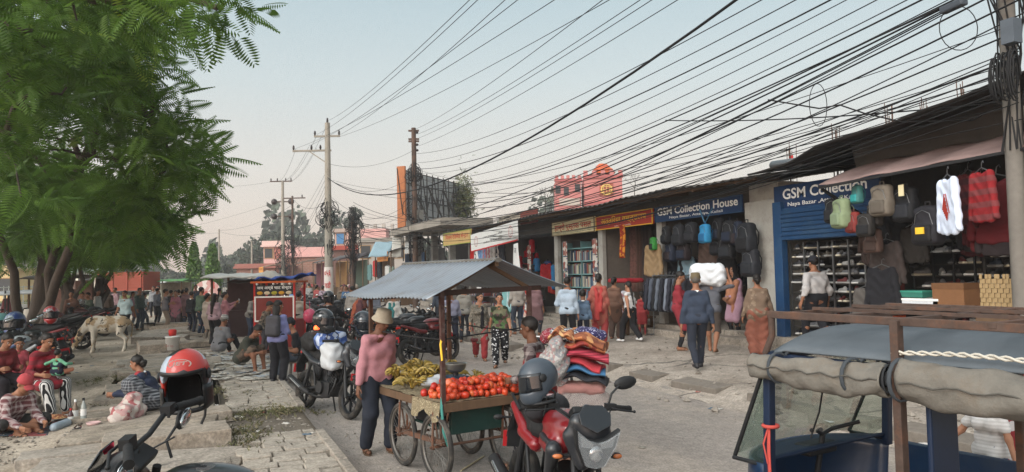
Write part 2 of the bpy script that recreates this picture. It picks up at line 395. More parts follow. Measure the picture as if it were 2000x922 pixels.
sheet('footpath_bed',.28,1.4,-8,150,.14,.2,mat('#6a6156',.95,var=.3,sc_=6,bump=.7,bs=50),.012,-.06)
k=MB()
for y0,y1,z in ((3.5,9.6,.14),(11.4,46,.17)):
    y=y0
    while y<y1-.2:
        l=min(U(.7,1.1),y1-y); k.box((1.385+U(-.01,.01),y+l/2,z/2-.03+U(-.01,.01)),(.11,l-.015,z+.06)); y+=l
struct(k.build('footpath_kerb',M_conc,bev=.012))
SLM=[M_conc,mat('#92887b',.92,var=.28,sc_=3,bump=.7,bs=30,dirt=('#5d544a',2.,.8),grit=26,crack=1.2),mat('#988e82',.92,var=.22,sc_=2,bump=.6,bs=36,dirt=('#7a6f62',1.2,.7),grit=34)]
# concrete cover slabs over the drain, each its own
def slab(name,x,y,sx,sy,th,z,rz=0,rx=0,ry=0,lab=None,grp='concrete slabs covering the roadside drain',m=None):
    m=m or random.choice(SLM)
    nx,ny=8,5; mb=MB()
    def f(top):
        def g(u,v):
            X=(u-.5)*sx;Y=(v-.5)*sy; e=.02*fbm(X*3+x,Y*3+y,3)*(1 if (u in(0,1) or v in(0,1)) else 0)
            return (X*(1+e),Y*(1+e),(th/2 if top else -th/2)+.006*fbm(X+x,Y+y,5))
        return g
    mb.grid(f(1),nx,ny,sm=False); o0=len(mb.v); mb.grid(f(0),nx,ny,sm=False)
    K=ny+1
    ring=[i*K for i in range(nx+1)]+[nx*K+j for j in range(1,ny+1)]+[i*K+ny for i in range(nx-1,-1,-1)]+[j for j in range(ny-1,0,-1)]
    n=len(ring); mb.f+= [[ring[i],o0+ring[i],o0+ring[(i+1)%n],ring[(i+1)%n]] for i in range(n)]; mb.m+=[0]*n; mb.s+=[False]*n
    o=mb.build(name,m,M=Matrix.Translation((x,y,z))@Matrix.Rotation(rz,4,'Z')@Matrix.Rotation(rx,4,'X')@Matrix.Rotation(ry,4,'Y'),bev=.012)
    return tag(o,lab or 'worn concrete cover slab lying over the roadside drain',"slab",grp)
y=5.2; 
while y<44:
    l=U(.62,.95)
    gap=(8.7<y<9.25) or (15.6<y<16.3) or (22.2<y<23.2) or (30<y<30.6)
    if not gap: slab('drain_slab',-.62+U(-.2,.2),y+l/2,1.9+U(-.45,.15),l-U(.02,.09),.15,.08+U(-.035,.055),R(U(-7,7)),R(U(-4,4)),R(U(-3,3)))
    y+=l
slab('drain_slab',-.35,9.75,1.35,.8,.2,.17,R(3),R(-2),0,'thick raised concrete slab with dark gap beneath, nearest to the camera')
slab('drain_slab',-.9,22.0,1.2,.9,.3,.24,R(8),R(4),0,'raised concrete slab with square black hole, beside white bucket')
for i in range(5): slab('drain_slab',-.9+U(-.3,.3),25+i*1.5,1.5,.7,.22,.22+U(0,.12),R(U(-14,14)),R(U(-5,5)),R(U(-5,5)),'loose tilted slab heaped over the far drain',grp='tilted slabs heaped over the far drain')
# broken kerb along the forecourt
for i,(y,l) in enumerate(((4.2,1.3),(5.7,1.1),(7.0,.9),(8.1,1.5),(10.1,1.1),(11.6,.8),(13.2,.9),(15,.8),(18,1),(21,1.2))):
    slab('kerb_block',7.55+U(-.12,.12),y,.38,l,.2,.09+U(-.05,.03),R(U(-6,6)),R(U(-3,3)),R(U(-6,6)),'broken concrete kerb block along the dusty shop forecourt','broken kerb blocks along the forecourt',M_concd)
# loose gravel and rubble
st=MB()
def stones(n,x0,x1,y0,y1,r0,r1,zf=gz):
    for _ in range(n):
        x=U(x0,x1);y=U(y0,y1);r=U(r0,r1)*(.6+.4*random.random()); q=[V((U(-1,1),U(-1,1),U(-1,1))).normalized() for _ in range(1)]
        M=Matrix.Translation((x,y,zf(x,y)+r*.25))@Matrix.Rotation(U(0,6.28),4,'Z')@Matrix.Rotation(U(-.5,.5),4,'X')@Matrix.Diagonal((1,U(.6,1),U(.4,.8),1))
        o=[M@V((a*r*U(.8,1.15),b*r*U(.8,1.15),c*r)) for a,b,c in((1,0,0),(.3,.95,0),(-.8,.5,0),(-.7,-.6,0),(.4,-.9,0),(0,0,1),(0,0,-1))]
        st.add(o,[(i,(i+1)%5,5) for i in range(5)]+[((i+1)%5,i,6) for i in range(5)],random.choice((0,0,1)))
stones(1500,-3.2,-1.5,6,13,.012,.045); stones(350,.3,1.35,9.5,11.5,.015,.06,lambda x,y:.04); stones(500,-9,-1.6,11,34,.015,.05)
stones(1100,7.0,11.2,5,30,.01,.05); stones(350,1.4,2.4,5,14,.006,.025); stones(160,-1.5,.3,7.9,8.8,.02,.06,lambda x,y:-.1); stones(900,1.5,7.2,5,22,.004,.014); stones(160,6.6,8.2,4,22,.03,.11)
tag(st.build('gravel',[mat('#8c847a',.95,var=.25,sc_=20),mat('#6d655c',.95,var=.3,sc_=20)]),'scattered gravel and rubble on the dusty ground','gravel',kind='stuff')
gr=MB()
def tufts(n,cx,cy,rx,ry,h=.055):
    for _ in range(int(n*.6)):
        x=cx+random.gauss(0,rx*.6);y=cy+random.gauss(0,ry*.7);z=gz(x,y)-.01
        for _ in range(3):
            b=U(0,6.28);l=h*U(.5,1.3);dx,dy=math.cos(b),math.sin(b);wd=U(.004,.009);k_=U(.3,.9)
            gr.add([(x-dy*wd,y+dx*wd,z),(x+dy*wd,y-dx*wd,z),(x+dx*l*k_+dy*wd*.6,y+dy*l*k_-dx*wd*.6,z+l*.7),(x+dx*l*k_*1.7,y+dy*l*k_*1.7,z+l*(.75+.2*random.random()))],[(0,1,2,3)],random.choice((0,0,1)))
for px,py,n,rx,ry in ((235,735,320,.7,.5),(215,745,200,.5,.4),(500,805,420,.5,.5),(545,800,220,.4,.3),(570,795,200,.35,.3),(420,765,130,.3,.3),(480,850,260,.25,.5),(470,770,90,.3,.2),(430,720,70,.2,.4),(160,800,60,.3,.2),(250,905,80,.3,.3)):
    q=gp(px,py); tufts(n,q.x,q.y,rx,ry)
tag(gr.build('grass',[mat('#5a5a3c',.9,var=.35),mat('#7a7055',.9,var=.3)]),'patchy short grass on the rubble beside the footpath','grass',kind='stuff')
# ================================================================= shop row on the right (front plane X = 11.4)
XF=11.4; FLZ=.60
M_plast=mat('#7e7b76',.9,var=.2,sc_=1.6,bump=.25,bs=30,dirt=('#514d49',1.3,.7))
M_plastl=mat('#a5a39d',.9,var=.18,sc_=1.6,bump=.2,bs=30,dirt=('#77726b',1.5,.7))
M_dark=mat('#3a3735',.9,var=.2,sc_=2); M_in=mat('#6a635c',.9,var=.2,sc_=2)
M_tin=mat('#74736f',.55,.5,var=.25,sc_=1.5,dirt=('#5a4636',1.2,.7)); M_tind=mat('#4b4743',.8,var=.3,sc_=2)
M_blue=mat('#153c63',.55,var=.18,sc_=3,dirt=('#37526b',2,.5)); M_navy=mat('#17335a',.5,var=.15,sc_=3)
M_wood=mat('#5b4634',.75,var=.3,sc_=5,ax=(1,1,.2)); M_woodl=mat('#957652',.75,var=.25,sc_=5)
M_steel=mat('#77787a',.4,.8,var=.2); M_black=mat('#1b1b1d',.6,var=.2); M_white=mat('#d9d8d4',.7,var=.06)
M_wht=mat('#e4e4e2',.6,var=.05); M_red=mat('#b3221e',.6,var=.12); M_rust=mat('#5b4438',.8,.2,var=.35,sc_=8,dirt=('#7a4a30',5,.7))
M_teal=mat('#3f7674',.7,var=.2); M_cream=mat('#d8cda6',.7,var=.1,sc_=2,dirt=('#a89a72',1.5,.5)); M_yel=mat('#e2b632',.6,var=.06)
UB=[12.35,13.25,16.8,20.0,23.1,28.3,32.3]
def unit_row():
    t=thing('shop_building','long single storey shop row with dark corrugated roof and open shopfronts','building',(XF,12.3,0))
    o=V((-XF,-12.3,0))
    def P(mb,name,m,**k): mb.tr(Matrix.Translation(o)); return mb.build(name,m,t,**k)
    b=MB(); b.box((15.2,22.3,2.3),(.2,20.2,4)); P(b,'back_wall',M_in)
    b=MB(); b.box((13.1,22.3,FLZ-.2),(3.6,20.0,.4-.01)); P(b,'plinth',M_conc,bev=.02)
    b=MB(); b.box((11.15,22.3,.38),(.42,19.6,.22)); P(b,'step',M_conc,bev=.02)
    for y in UB[2:]: b=MB(); b.box((13.3,y,2.2),(3.6,.16,3.2)); P(b,'partition',M_in)
    b=MB(); b.box((13.3,12.8,2.1),(3.75,.9,3.6)); b.box((11.36,12.8,1.95),(.12,.94,3.1)); P(b,'wide_pillar',M_plastl,bev=.015)
    for y in UB[2:-1]:
        b=MB(); b.box((11.47,y,2.1),(.14,.26,3.0)); P(b,'pillar',M_plastl,bev=.01)
    b=MB(); b.box((11.6,22.5,3.75),(.2,19.4,.66)); P(b,'fascia',mat('#57534f',.9,var=.2,sc_=1.6))
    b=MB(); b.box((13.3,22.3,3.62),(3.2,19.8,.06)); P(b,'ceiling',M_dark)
    b=MB()
    n=150
    def f(u,v):
        y=11.9+21*u; s=.022*math.sin(u*n*2*math.pi/2.0); x=10.35+5.4*v; return (x,y,3.93+.10*math.sin(y*.9)*.35+.62*v+s+.04*fbm(y*.5,v*3))
    b.grid(f,n*4,4); P(b,'roof',[M_tind],solid=.012)
    b=MB(); b.box((10.55,22.3,3.9),(.06,20.6,.09)); 
    for i in range(14): b.beam((10.5,12.6+i*1.5,3.86),(11.7,12.6+i*1.5,3.98),.05,.08)
    P(b,'rafter',M_wood)
unit_row()
def sign(y0,y1,z0,z1,x,board,lines,label,tilt=0.,border=None,name='shop_sign',th=.05,yaw=0.,extra=None):
    """lines: (text, material, centre fraction y, width fraction or None, height fraction, bold)"""
    w=abs(y0-y1);h=z1-z0
    t=thing(name,label,'sign',(x,(y0+y1)/2,z0)); t.rotation_euler=(tilt,0,yaw)
    b=MB(); b.box((0,0,h/2),(th,w,h)); b.build('board',board,t,bev=.006)
    if border:
        b=MB()
        for s in(-1,1): b.box((-th/2-.006,s*(w/2-.012),h/2),(.02,.024,h)); b.box((-th/2-.0062,0,h/2+s*(h/2-.012)),(.0195,w-.05,.024))
        b.build('border',border,t)
    for tx,m,cy,wf,hf,bd in lines:
        b=MB(); text(b,tx,wallM((-th/2-.004,0,h*cy)),w*wf if wf else None,h*hf if hf else None,bold=bd); b.build('lettering',m,t)
    if extra: extra(t,w,h,th)
    return t
W_=M_wht
sign(16.75,13.3,3.30,3.70,11.28,M_navy,[('GSM Collection House',W_,.66,.93,.50,.02),('Naya Bazar, Attariya, Kailali',W_,.2,.62,.2,.01)],'navy blue sign with white Latin lettering above the black bags',border=M_blue)
sign(12.25,9.6,3.22,3.74,11.25,M_navy,[('GSM Collection',W_,.64,.80,.42,.02),('Naya Bazar ,Attariya,Kailali',W_,.2,.7,.2,.01)],'dark blue sign with white lettering above the shoe rack shutter')
sign(19.95,16.85,3.28,3.70,11.27,mat('#a32a20',.5,var=.1,sc_=3),[('अत्तिरया वस्त्रालय',M_yel,.58,.80,.62,.015),('फोन नं. अत्तरिया',M_white,.14,.3,.13,.01)],'red sign with big yellow Devanagari letters over the cloth shop',border=M_yel)
sign(23.05,20.05,3.26,3.74,11.27,M_cream,[('हाम्रो पुस्तक पसल',mat('#b0281f',.6),.53,.86,.62,.02)],'cream sign with red Devanagari letters over the bookshop',border=mat('#6d5a3c'))
def balloons(t,w,h,th):
    for s in(-1,1):
        b=MB(); M=wallM((-th/2-.004,-s*w*.37,h*.52)); 
        for r0,r1 in((.19,.215),(.11,.125)): b.add([M@V((r*math.cos(a)*.95,r*math.sin(a)+(.0 if math.sin(a)>0 else .02),0)) for a in[i*2*math.pi/28 for i in range(28)] for r in(r0,r1)],[(2*i,2*i+1,(2*i+3)%56,(2*i+2)%56) for i in range(28)])
        b.build('emblem',mat('#a83a35',.7),t)
    b=MB(); b.box((-th/2-.004,0,.02),(.012,w-.01,.05)); b.build('red_edge',M_red,t)
sign(28.2,23.4,3.02,3.72,10.12,mat('#d6d4d0',.8,var=.08,sc_=2),[('र पसल 02 instrument बिक्री',M_black,.62,.42,.15,.01),('1.0 Price मा Open बजार',M_black,.33,.40,.15,.01)],'long white banner with red balloon emblems and two lines of black text',tilt=R(-3),extra=balloons,name='cloth_banner',th=.03)
for yb,nm,lb in((27.5,'cloth_banner','narrow white vertical banner hanging behind the cart roof'),(23.6,'cloth_banner','white vertical banner with red diamond beside the bookshop')):
    t=thing(nm,lb,'banner',(10.15,yb,1.3)); t.rotation_euler=(R(-3 if yb<25 else -9),0,0)
    b=MB(); b.grid(lambda u,v:(.03*math.sin(v*5+u*2),(u-.5)*.5,1.75*v),4,14); b.build('cloth',mat('#dad8d5',.85,var=.06),t,solid=.01)
    if yb<25:
        b=MB(); b.add([wallM((-.045,0,.62))@V(q) for q in((0,.3,0),(-.17,0,0),(0,-.3,0),(.17,0,0))],[(0,1,2,3)]); b.build('diamond',M_red,t)
        b=MB(); text(b,'छ',wallM((-.05,0,.62)),.14); b.build('lettering',M_wht,t)
    b=MB(); text(b,'ज' if yb<25 else '5',wallM((-.045,0,1.5)),.2); b.build('lettering',mat('#3a3a40'),t)
sign(25.4,23.9,3.82,4.3,11.1,mat('#7d3a30',.6,var=.15,sc_=3),[('Danraaw',M_cream,.3,.7,.3,.01)],'small brown sign standing above the long white banner')
sign(27.6,25.5,3.8,4.28,11.12,mat('#a79c8c',.7,var=.25,sc_=3),[('पसल',M_dark,.5,.25,.4,.01)],'faded grey hoarding standing above the long white banner')
sign(32.1,28.4,3.3,3.86,10.2,mat('#b99a63',.7,var=.15,sc_=2,dirt=('#8c6a3e',1,.5)),[('िमलन रेिडमेड सेन्टर',mat('#a8301f',.6),.6,.82,.5,.02)],'faded yellow sign with red Devanagari letters over a clothes shop',border=mat('#8d9a45'))
def on(px,py,x): return xplane(px,py,x)
# ---------------------------------------------------------------- goods, built once each and copied
def off(o):  # master used as first instance
    return o
def mk_backpack(m,m2,lab,grp):
    t=thing('backpack',lab,'backpack',group=grp)
    blob('body',[('b',(0,0,.22),(.15,.08,.21),None,.07),('b',(0,-.02,.12),(.155,.09,.11),None,.05)],m,t,.018,.04,.003)
    blob('front_pocket',[('b',(0,-.10,.13),(.11,.035,.09),None,.03)],m2,t,.014)
    b=MB(); b.tube([(-.03,0,.42),(-.03,0,.47),(.03,0,.47),(.03,0,.42)],.008,6)
    for s in(-1,1): b.tube([(s*.07,.07,.40),(s*.09,.13,.28),(s*.09,.12,.14),(s*.1,.07,.05)],.016,6,flat=.4)
    b.build('strap',m2,t); b=MB(); b.tube([(-.11,-.085,.22),(-.08,-.092,.34),(0,-.095,.38),(.08,-.092,.34),(.11,-.085,.22)],.004,5); b.build('zip',M_steel,t)
    return t
def mk_shirt(m,lab,grp,long=True):
    t=thing('hanging_shirt',lab,'shirt',group=grp)
    p=[('b',(0,0,-.36),(.24,.035,.34),None,.035)]
    for s in(-1,1): p.append(('c',(s*.2,0,-.08),(s*(.30 if long else .33),0,-.62 if long else -.26),.06,.045 if long else .06))
    blob('cloth',p+[('-',('e',(0,-.01,.0),(.08,.08,.07),None),.01)],m,t,.018,.02,.006)
    b=MB(); b.tube([(-.2,0,-.04),(0,0,.03),(.2,0,-.04)],.008,6); b.tube([(0,0,.03),(.01,0,.1),(.04,0,.12),(.05,0,.09)],.005,6); b.build('hanger',M_steel,t)
    return t
def mk_trousers(m,lab,grp):
    t=thing('hanging_trousers',lab,'trousers',group=grp)
    blob('cloth',[('b',(0,0,-.12),(.18,.05,.13),None,.04),('c',(-.09,0,-.15),(-.11,0,-.95),.09,.075),('c',(.09,0,-.15),(.11,0,-.95),.09,.075)],m,t,.02,.03,.006)
    b=MB(); b.box((0,0,.0),(.34,.06,.03)); b.build('waistband',M_black,t); return t
def mk_shoe(m,ms,lab,grp):
    t=thing('shoe',lab,'shoe',group=grp)
    blob('upper',[('c',(0,-.08,.06),(0,-.07,.085),.036,.032),('c',(0,-.07,.05),(0,.09,.04),.04,.034)],m,t,.012,.02)
    blob('sole',[('b',(0,.01,.014),(.045,.14,.018),None,.017)],ms,t,.012,.01); return t
BK=[mat(c,.75,var=.2,sc_=14) for c in('#16171b','#1d2026','#22242a','#2a2226','#1b2436')]
GB='black bags hanging in the bag shop front'
bp=mk_backpack(BK[0],BK[1],'black backpack hanging in the crowded bag shop front',GB)
def put_bag(px,py,x,cols=None,label=None,grp=GB,s=1.,rz=None,first=[1]):
    o=bp if first else copy_tree(bp,None,{BK[0]:cols[0],BK[1]:cols[1]} if cols else None)
    first.clear() if first else None
    p=on(px,py,x); place(o,p-V((0,0,.45*s)),R(-90)+(U(-.4,.4) if rz is None else rz),label or 'black backpack hanging in the crowded bag shop front',grp,s)
    return o
for px,py,x in ((1302,440,11.2),(1326,436,11.2),(1350,432,11.25),(1404,424,11.2),(1425,428,11.05),(1310,470,11.3),(1335,466,11.35),(1400,455,11.3),(1420,458,11.15),(1440,430,11.1)):
    put_bag(px,py,x,[random.choice(BK),random.choice(BK)],s=U(1.05,1.3))
put_bag(1458,432,10.95,[BK[1],BK[0]],'large black backpack hanging highest against the grey pillar',None,1.55)
put_bag(1466,484,10.95,[BK[2],BK[1]],'large black backpack hanging under another on the grey pillar',None,1.4)
put_bag(1377,436,10.9,[mat('#2d84b5'),mat('#1f5f8c')],'bright blue bag hanging from long straps under the navy sign',None,1.05)
b=MB(); q=on(1377,434,10.9); b.tube([q+V((0,.02,0)),on(1366,408,10.95)],.02,6,flat=.4); b.tube([q+V((0,-.02,0)),on(1392,405,10.95)],.02,6,flat=.4)
tag(b.build('bag_strap',mat('#3f6f8d')),'pair of long blue straps holding the bright blue bag','strap')
GC='bags and packs hanging under the red awning'
put_bag(1643,385,9.7,[mat('#7c8a6b'),mat('#76856a')],'pale green backpack hanging at the left end of the awning',GC,1.15)
put_bag(1628,385,10.0,[BK[0],BK[0]],'narrow black bag hanging behind the pale green backpack',GC,1.)
put_bag(1666,412,9.75,[mat('#7a2f2b'),mat('#632622')],'dark red handbag hanging beside the pale green backpack',GC,.8)
put_bag(1690,415,9.6,[mat('#24211f'),BK[0]],'black sling bag with white zip hanging below a grey bag',GC,.85)
put_bag(1708,395,9.8,[mat('#2a2624'),BK[1]],'charcoal handbag hanging below the beige backpack',GC,.85)
put_bag(1722,358,9.7,[mat('#675f55'),mat('#575048')],'crumpled beige backpack hanging just under the awning',GC,1.15)
put_bag(1705,445,9.9,[mat('#4d3a33'),mat('#3c2d28')],'brown leather handbag hanging lowest of the awning bags',GC,.9)
put_bag(1768,362,9.9,[BK[0],BK[2]],'black bag with cream price tag hanging under the awning',GC,1.25)
bb=put_bag(1812,398,9.7,[mat('#1d1c22'),mat('#171619')],'black school backpack with yellow badge hanging beside white jersey',GC,1.35,rz=0.)
b=MB(); b.box((0,-.142,.16),(.1,.012,.07)); b.build('badge',M_yel,bb)
b=MB(); p=on(1760,372,9.68); b.box(p,(.01,.09,.17)); tag(b.build('price_tag',M_cream),'cream price tag hanging on the black bag','tag')
# teal mask/pouch
put_bag(1674,360,9.75,[M_teal,mat('#2f8f90')],'small teal pouch hanging between the awning bags',GC,.7)
sh0=mk_shirt(mat('#c9d3e6',.85,var=.08),'white long sleeved jersey with red wing print on a hanger',None)
place(sh0,on(1850,345,9.45),R(-117),None,None,(.85,1.,1.15))
b=MB()
for i in range(6): b.box((.0-.05+.02*i,-.047,-.3-.035*i+.0),(.02,.006,.2-.02*i),0,M=Matrix.Rotation(R(20),4,'Y'))
for i in range(4): b.box((.06+.012*i,-.047,-.3-.03*i),(.014,.006,.2-.03*i),0,M=Matrix.Rotation(R(-22),4,'Y'))
b.build('wing_print',mat('#a3352a'),sh0)
def put_shirt(px,py,x,m,label,grp=None,s=1.,rz=-90,long=True):
    o=mk_shirt(m,label,grp,long) ; place(o,on(px,py,x),R(rz),None,None,s); return o
put_shirt(1890,335,9.9,mat('#4d181c',.9,pat='hstripe',cols=('#36141a',),ps=6),'maroon striped jumper hanging behind the red jumper',None,(.8,1,1.1),-112)
put_shirt(1917,332,9.5,mat('#7d171c',.9,pat='hstripe',cols=('#6e3335',),ps=6),'bright red banded jumper hanging right of the white jersey',None,(.8,1,1.),-110)
put_shirt(1945,345,9.9,mat('#57151b',.9),'dark red shirt hanging at the right end of the awning',None,1.3)
# dark garments on the left pillar of the right shop
for px,py,x,m,l in((1730,470,10.2,'#38302e','dark jacket hanging on the post below the awning bags'),(1722,520,10.15,'#1b1b20','black track suit hanging below the dark jacket'),(1695,560,10.2,'#504c49','grey coat hanging low beside the shoe rack')):
    put_shirt(px,py,x,mat(m,.9,var=.2),l,None,1.05)
# ---------------------------------------------------------------- GSM shop 2: blue frame, rolled shutter box, shoe rack
t=thing('shop_shutter','blue painted shutter box and frame around the shoe rack','shutter',(11.2,12.1,FLZ))
b=MB(); b.box((0,-.02,1.25),(.16,.24,3.1)); b.build('frame_post',M_blue,t,bev=.01)
b=MB(); b.box((.1,-1.35,2.32),(.3,2.5,.66)); b.build('header_panel',M_blue,t,bev=.01)
b=MB()
for i in range(7): b.box((-.06,-1.35,2.03+.09*i),(.03,2.46,.07))
b.build('slat_curtain',M_blue,t,bev=.01)
b=MB(); b.box((.06,-2.62,1.2),(.14,.14,2.6)); b.build('frame_post',M_navy,t,bev=.01)
SH=[mat(c,.7,var=.25,sc_=30) for c in('#26262a','#3a3a3e','#55565a','#6e6f72','#2b3340','#5a2a2a','#8d8d8c','#1c1c20','#3f3a34')]
SO=[mat(c,.6,var=.1) for c in('#b9b9b6','#d2d2d0','#8c8c8a','#4a4a4a','#c4bda9')]
def shoe_rack(y0,y1,z0,z1,x,nc,nr,label,grp,post):
    t=thing('shoe_rack',label,'shoe rack',(x,(y0+y1)/2,z0)); w=abs(y1-y0);h=z1-z0
    b=MB(); 
    for i in range(nc+1): b.box((-.16,-w/2+w*i/nc,h/2),(.03,.03,h)); 
    b.build('upright',post,t)
    for j in range(nr):
        b=MB(); b.box((.05,0,j*h/nr+.02),(.36,w,.02)); b.build('shelf',M_dark,t)
    b=MB(); b.box((.28,0,h/2),(.03,w,h)); b.build('back_board',M_black,t)
    for j in range(nr):
        for i in range(nc*2):
            if random.random()<.14: continue
            o=copy_tree(shoe0,None,{SH[0]:random.choice(SH),SO[0]:random.choice(SO)}) if shoes else shoe0
            shoes.append(o)
            place(o,(x-.06,y0+(y1-y0)*(i+.5+U(-.1,.1))/(nc*2),z0+j*h/nr+.032),R(U(40,140) if random.random()<.6 else U(-40,40)),'shoe displayed among rows on the '+grp,'shoes on the '+grp,U(.95,1.15))
shoes=[]
shoe0=mk_shoe(SH[0],SO[0],'x','y')
shoe_rack(12.0,9.75,FLZ+.02,2.55,11.55,6,11,'tall dark shoe rack with steel uprights in the blue shop','shoe rack in the blue shop',M_steel)
shoe_rack(8.75,7.7,FLZ+.3,2.75,11.1,3,10,'shoe rack behind the white jersey under the awning','shoe rack under the red awning',M_black)
shoe_rack(7.55,6.75,FLZ+.3,2.7,11.1,2,12,'cluttered shoe rack beside the woven mat','shoe rack beside the woven mat',M_dark)
# ---------------------------------------------------------------- right shop
t=thing('shop_building','dark timber shop under a sagging black roof and red awning','building',(XF,8,0)); O=Matrix.Translation((-XF,-8,0))
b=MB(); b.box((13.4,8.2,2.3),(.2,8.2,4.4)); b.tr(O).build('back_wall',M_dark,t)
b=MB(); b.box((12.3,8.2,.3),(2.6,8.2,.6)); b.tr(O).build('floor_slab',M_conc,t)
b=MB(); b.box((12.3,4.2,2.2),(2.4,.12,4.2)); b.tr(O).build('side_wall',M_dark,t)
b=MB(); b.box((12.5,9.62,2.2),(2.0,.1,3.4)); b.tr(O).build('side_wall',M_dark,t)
b=MB()
def rf(u,v):
    y=12.2-8.2*u; x=10.5-.9*sstep(.1,.4,u)+4.6*v; z=3.98+.52*sstep(.05,1,u)+.05*math.sin(u*9)+.55*v+.03*fbm(y,v*4); return (x,y,z)
b.grid(rf,40,10); b.tr(O).build('roof',mat('#2c2826',.95,var=.3,sc_=3),t,solid=.04)
b=MB(); b.grid(lambda u,v:(10.85-.2*v,9.7-4.2*u,3.62+.75*v+.1*u),12,3); b.tr(O).build('roof_gable',M_tind,t,solid=.02)
b=MB(); b.grid(lambda u,v:(10.8,9.3-3.5*u,3.80+.08*u+.26*v+.015*math.sin(u*22)),24,3); b.tr(O).build('valance',mat('#7d3b3d',.9,var=.2,dirt=('#5d2f30',2,.6)),t,solid=.01)
b=MB(); b.grid(lambda u,v:(10.78-1.25*v,9.35-3.5*u,3.82-.44*v+.1*u+.03*math.sin(v*3.1)+.02*math.sin(u*19+v*2)),30,8); b.tr(O).build('awning',mat('#8a7470',.9,var=.2,sc_=2,dirt=('#6a5654',1.5,.6)),t,solid=.012)
b=MB(); b.beam((10.75,9.3,2.75),(9.55,9.3,3.33),.04,.04); b.beam((9.5,9.3,3.35),(9.5,5.9,3.46),.04,.04); b.tr(O).build('awning_arm',M_black,t)
b=MB(); b.box((10.72,8.98,1.55+.6),(.22,.26,1.9)); b.tr(O).build('red_post',mat('#642420',.7,var=.25),t,bev=.01)
b=MB(); b.box((10.7,8.98,.75),(.24,.27,.9)); b.tr(O).build('orange_post',mat('#b8502a',.6,var=.15),t,bev=.01)
b=MB(); b.box((11.0,6.6,1.6),(.12,.12,2.6),M=Matrix.Rotation(R(4),4,'X')); b.box((10.9,6.0,1.4),(.14,.16,2.4)); b.tr(O).build('timber_post',M_wood,t)
for i in range(15):
    put_shirt(U(1880,1958),U(345,400),U(9.9,10.7),mat(('#3d1518','#1d1c20','#4a1a1e','#2c2426','#5a2024')[i%5],.9,var=.2),'dark red or black garment hanging in the right end of the red awning','dark garments at the right end of the awning',U(.9,1.2),U(-130,-70))
for i in range(8):
    put_shirt(U(1690,1790),U(400,470),U(10.3,10.6),mat(('#26221f','#1d1c20','#3a2c28','#191a1e')[i%4],.9,var=.2),'dark garment crowding the post under the awning','dark garments around the awning post',U(.8,1.1),U(-130,-60))
# corrugated sheet wall at the right edge
t=thing('metal_sheet_wall','grey green corrugated sheet fixed beside the right hand pole','wall',(9.2,5.2,0))
b=MB(); b.grid(lambda u,v:(.3+.022*math.sin(u*60),.75-1.9*u,2.1+1.9*v),60,2); b.build('sheet',mat('#8f9688',.6,.3,var=.2,sc_=2,dirt=('#6a5d4d',2,.5)),t,solid=.008)
b=MB(); b.box((.38,-.2,1.5),(.08,1.6,.1)); b.box((.42,.6,1.2),(.1,.1,2.2)); b.box((.42,-1.0,1.2),(.1,.1,2.2)); b.build('frame_post',M_wood,t)
# woven mat, boxes, stool
t=thing('woven_mat','stiff bamboo basket panel standing in front of the shop','basket',(9.6,6.55,.34))
b=MB()
for i in range(14):
    for j in range(8):
        b.box((.015*((i+j)%2)-.0,-.25+.036*i,.03+.062*j),(.014,.034,.06)) if not (j==7 and i%3==0) else None
b.build('weave',mat('#97805c',.8,var=.25,sc_=30,ax=(1,1,8)),t,rz=R(8)); t.location.z=1.40; t.location.y=6.45
b=MB(); b.box((.05,-.02,-.55),(.4,.5,1.06)); b.build('base_crate',M_wood,t)
def carton(p,s,m,ml,label,rz=0):
    t=thing('carton',label,'box',p,rz); b=MB(); b.box((0,0,s[2]/2),s); b.build('body',m,t,bev=.006)
    b=MB(); b.box((0,0,s[2]+.0),(s[0]+.012,s[1]+.012,s[2]*.3)); b.build('lid',ml,t,bev=.005); return t
p=on(1812,600,10.3); carton(p,(.35,.62,.12),mat('#c9ccd0'),M_wht,'flat white shoe box at the foot of the shoe rack'); carton(p+V((.02,.22,.15)),(.33,.5,.09),mat('#2f6f62'),mat('#3a8a78'),'green shoe box lying on the white shoe box')
p=on(1868,598,10.3); carton(p,(.35,.5,.3),mat('#7a5538'),mat('#6b4a30'),'brown carton beside the white shoe box')
t=thing('stool','orange plastic stool behind the woven mat','stool',V((10.7,6.9,.62)))
b=MB(); b.box((0,0,.42),(.34,.34,.04)); b.build('seat',mat('#b5562a'),t,bev=.01)
for sx in(-1,1):
    for sy in(-1,1): b=MB(); b.beam((sx*.16,sy*.16,0),(sx*.13,sy*.13,.42),.05,.03); b.build('leg',mat('#b5562a'),t)
# ---------------------------------------------------------------- GSM shop 1 interior
put_shirt(1275,476,11.0,mat('#8a7355',.9,var=.15),'beige jacket hanging beside the cloth shop','',1.25) 
put_bag(1270,545,10.95,[mat('#1f2230'),mat('#191b26')],'long dark navy bag hanging below the beige jacket',None,1.5)
put_bag(1276,462,10.9,[mat('#2f7d34'),mat('#15181a')],'black and green bag hanging above the beige jacket',None,.8)
COAT=[mat(c,.85,var=.2) for c in('#20222a','#6d7480','#2a2c36','#4a505c','#1a1b20','#59606b')]
t=thing('clothes_rail','steel clothes rail in front of the bag shop','clothes rail',(10.95,15.6,.34))
b=MB(); b.tube([(0,-.9,1.55),(0,.9,1.55)],.015,8); b.build('rail',M_steel,t)
for s in(-.9,.9): b=MB(); b.tube([(0,s,0),(0,s,1.55)],.018,8); b.beam((-.25,s,.02),(.25,s,.02),.04,.03); b.build('leg',M_steel,t)
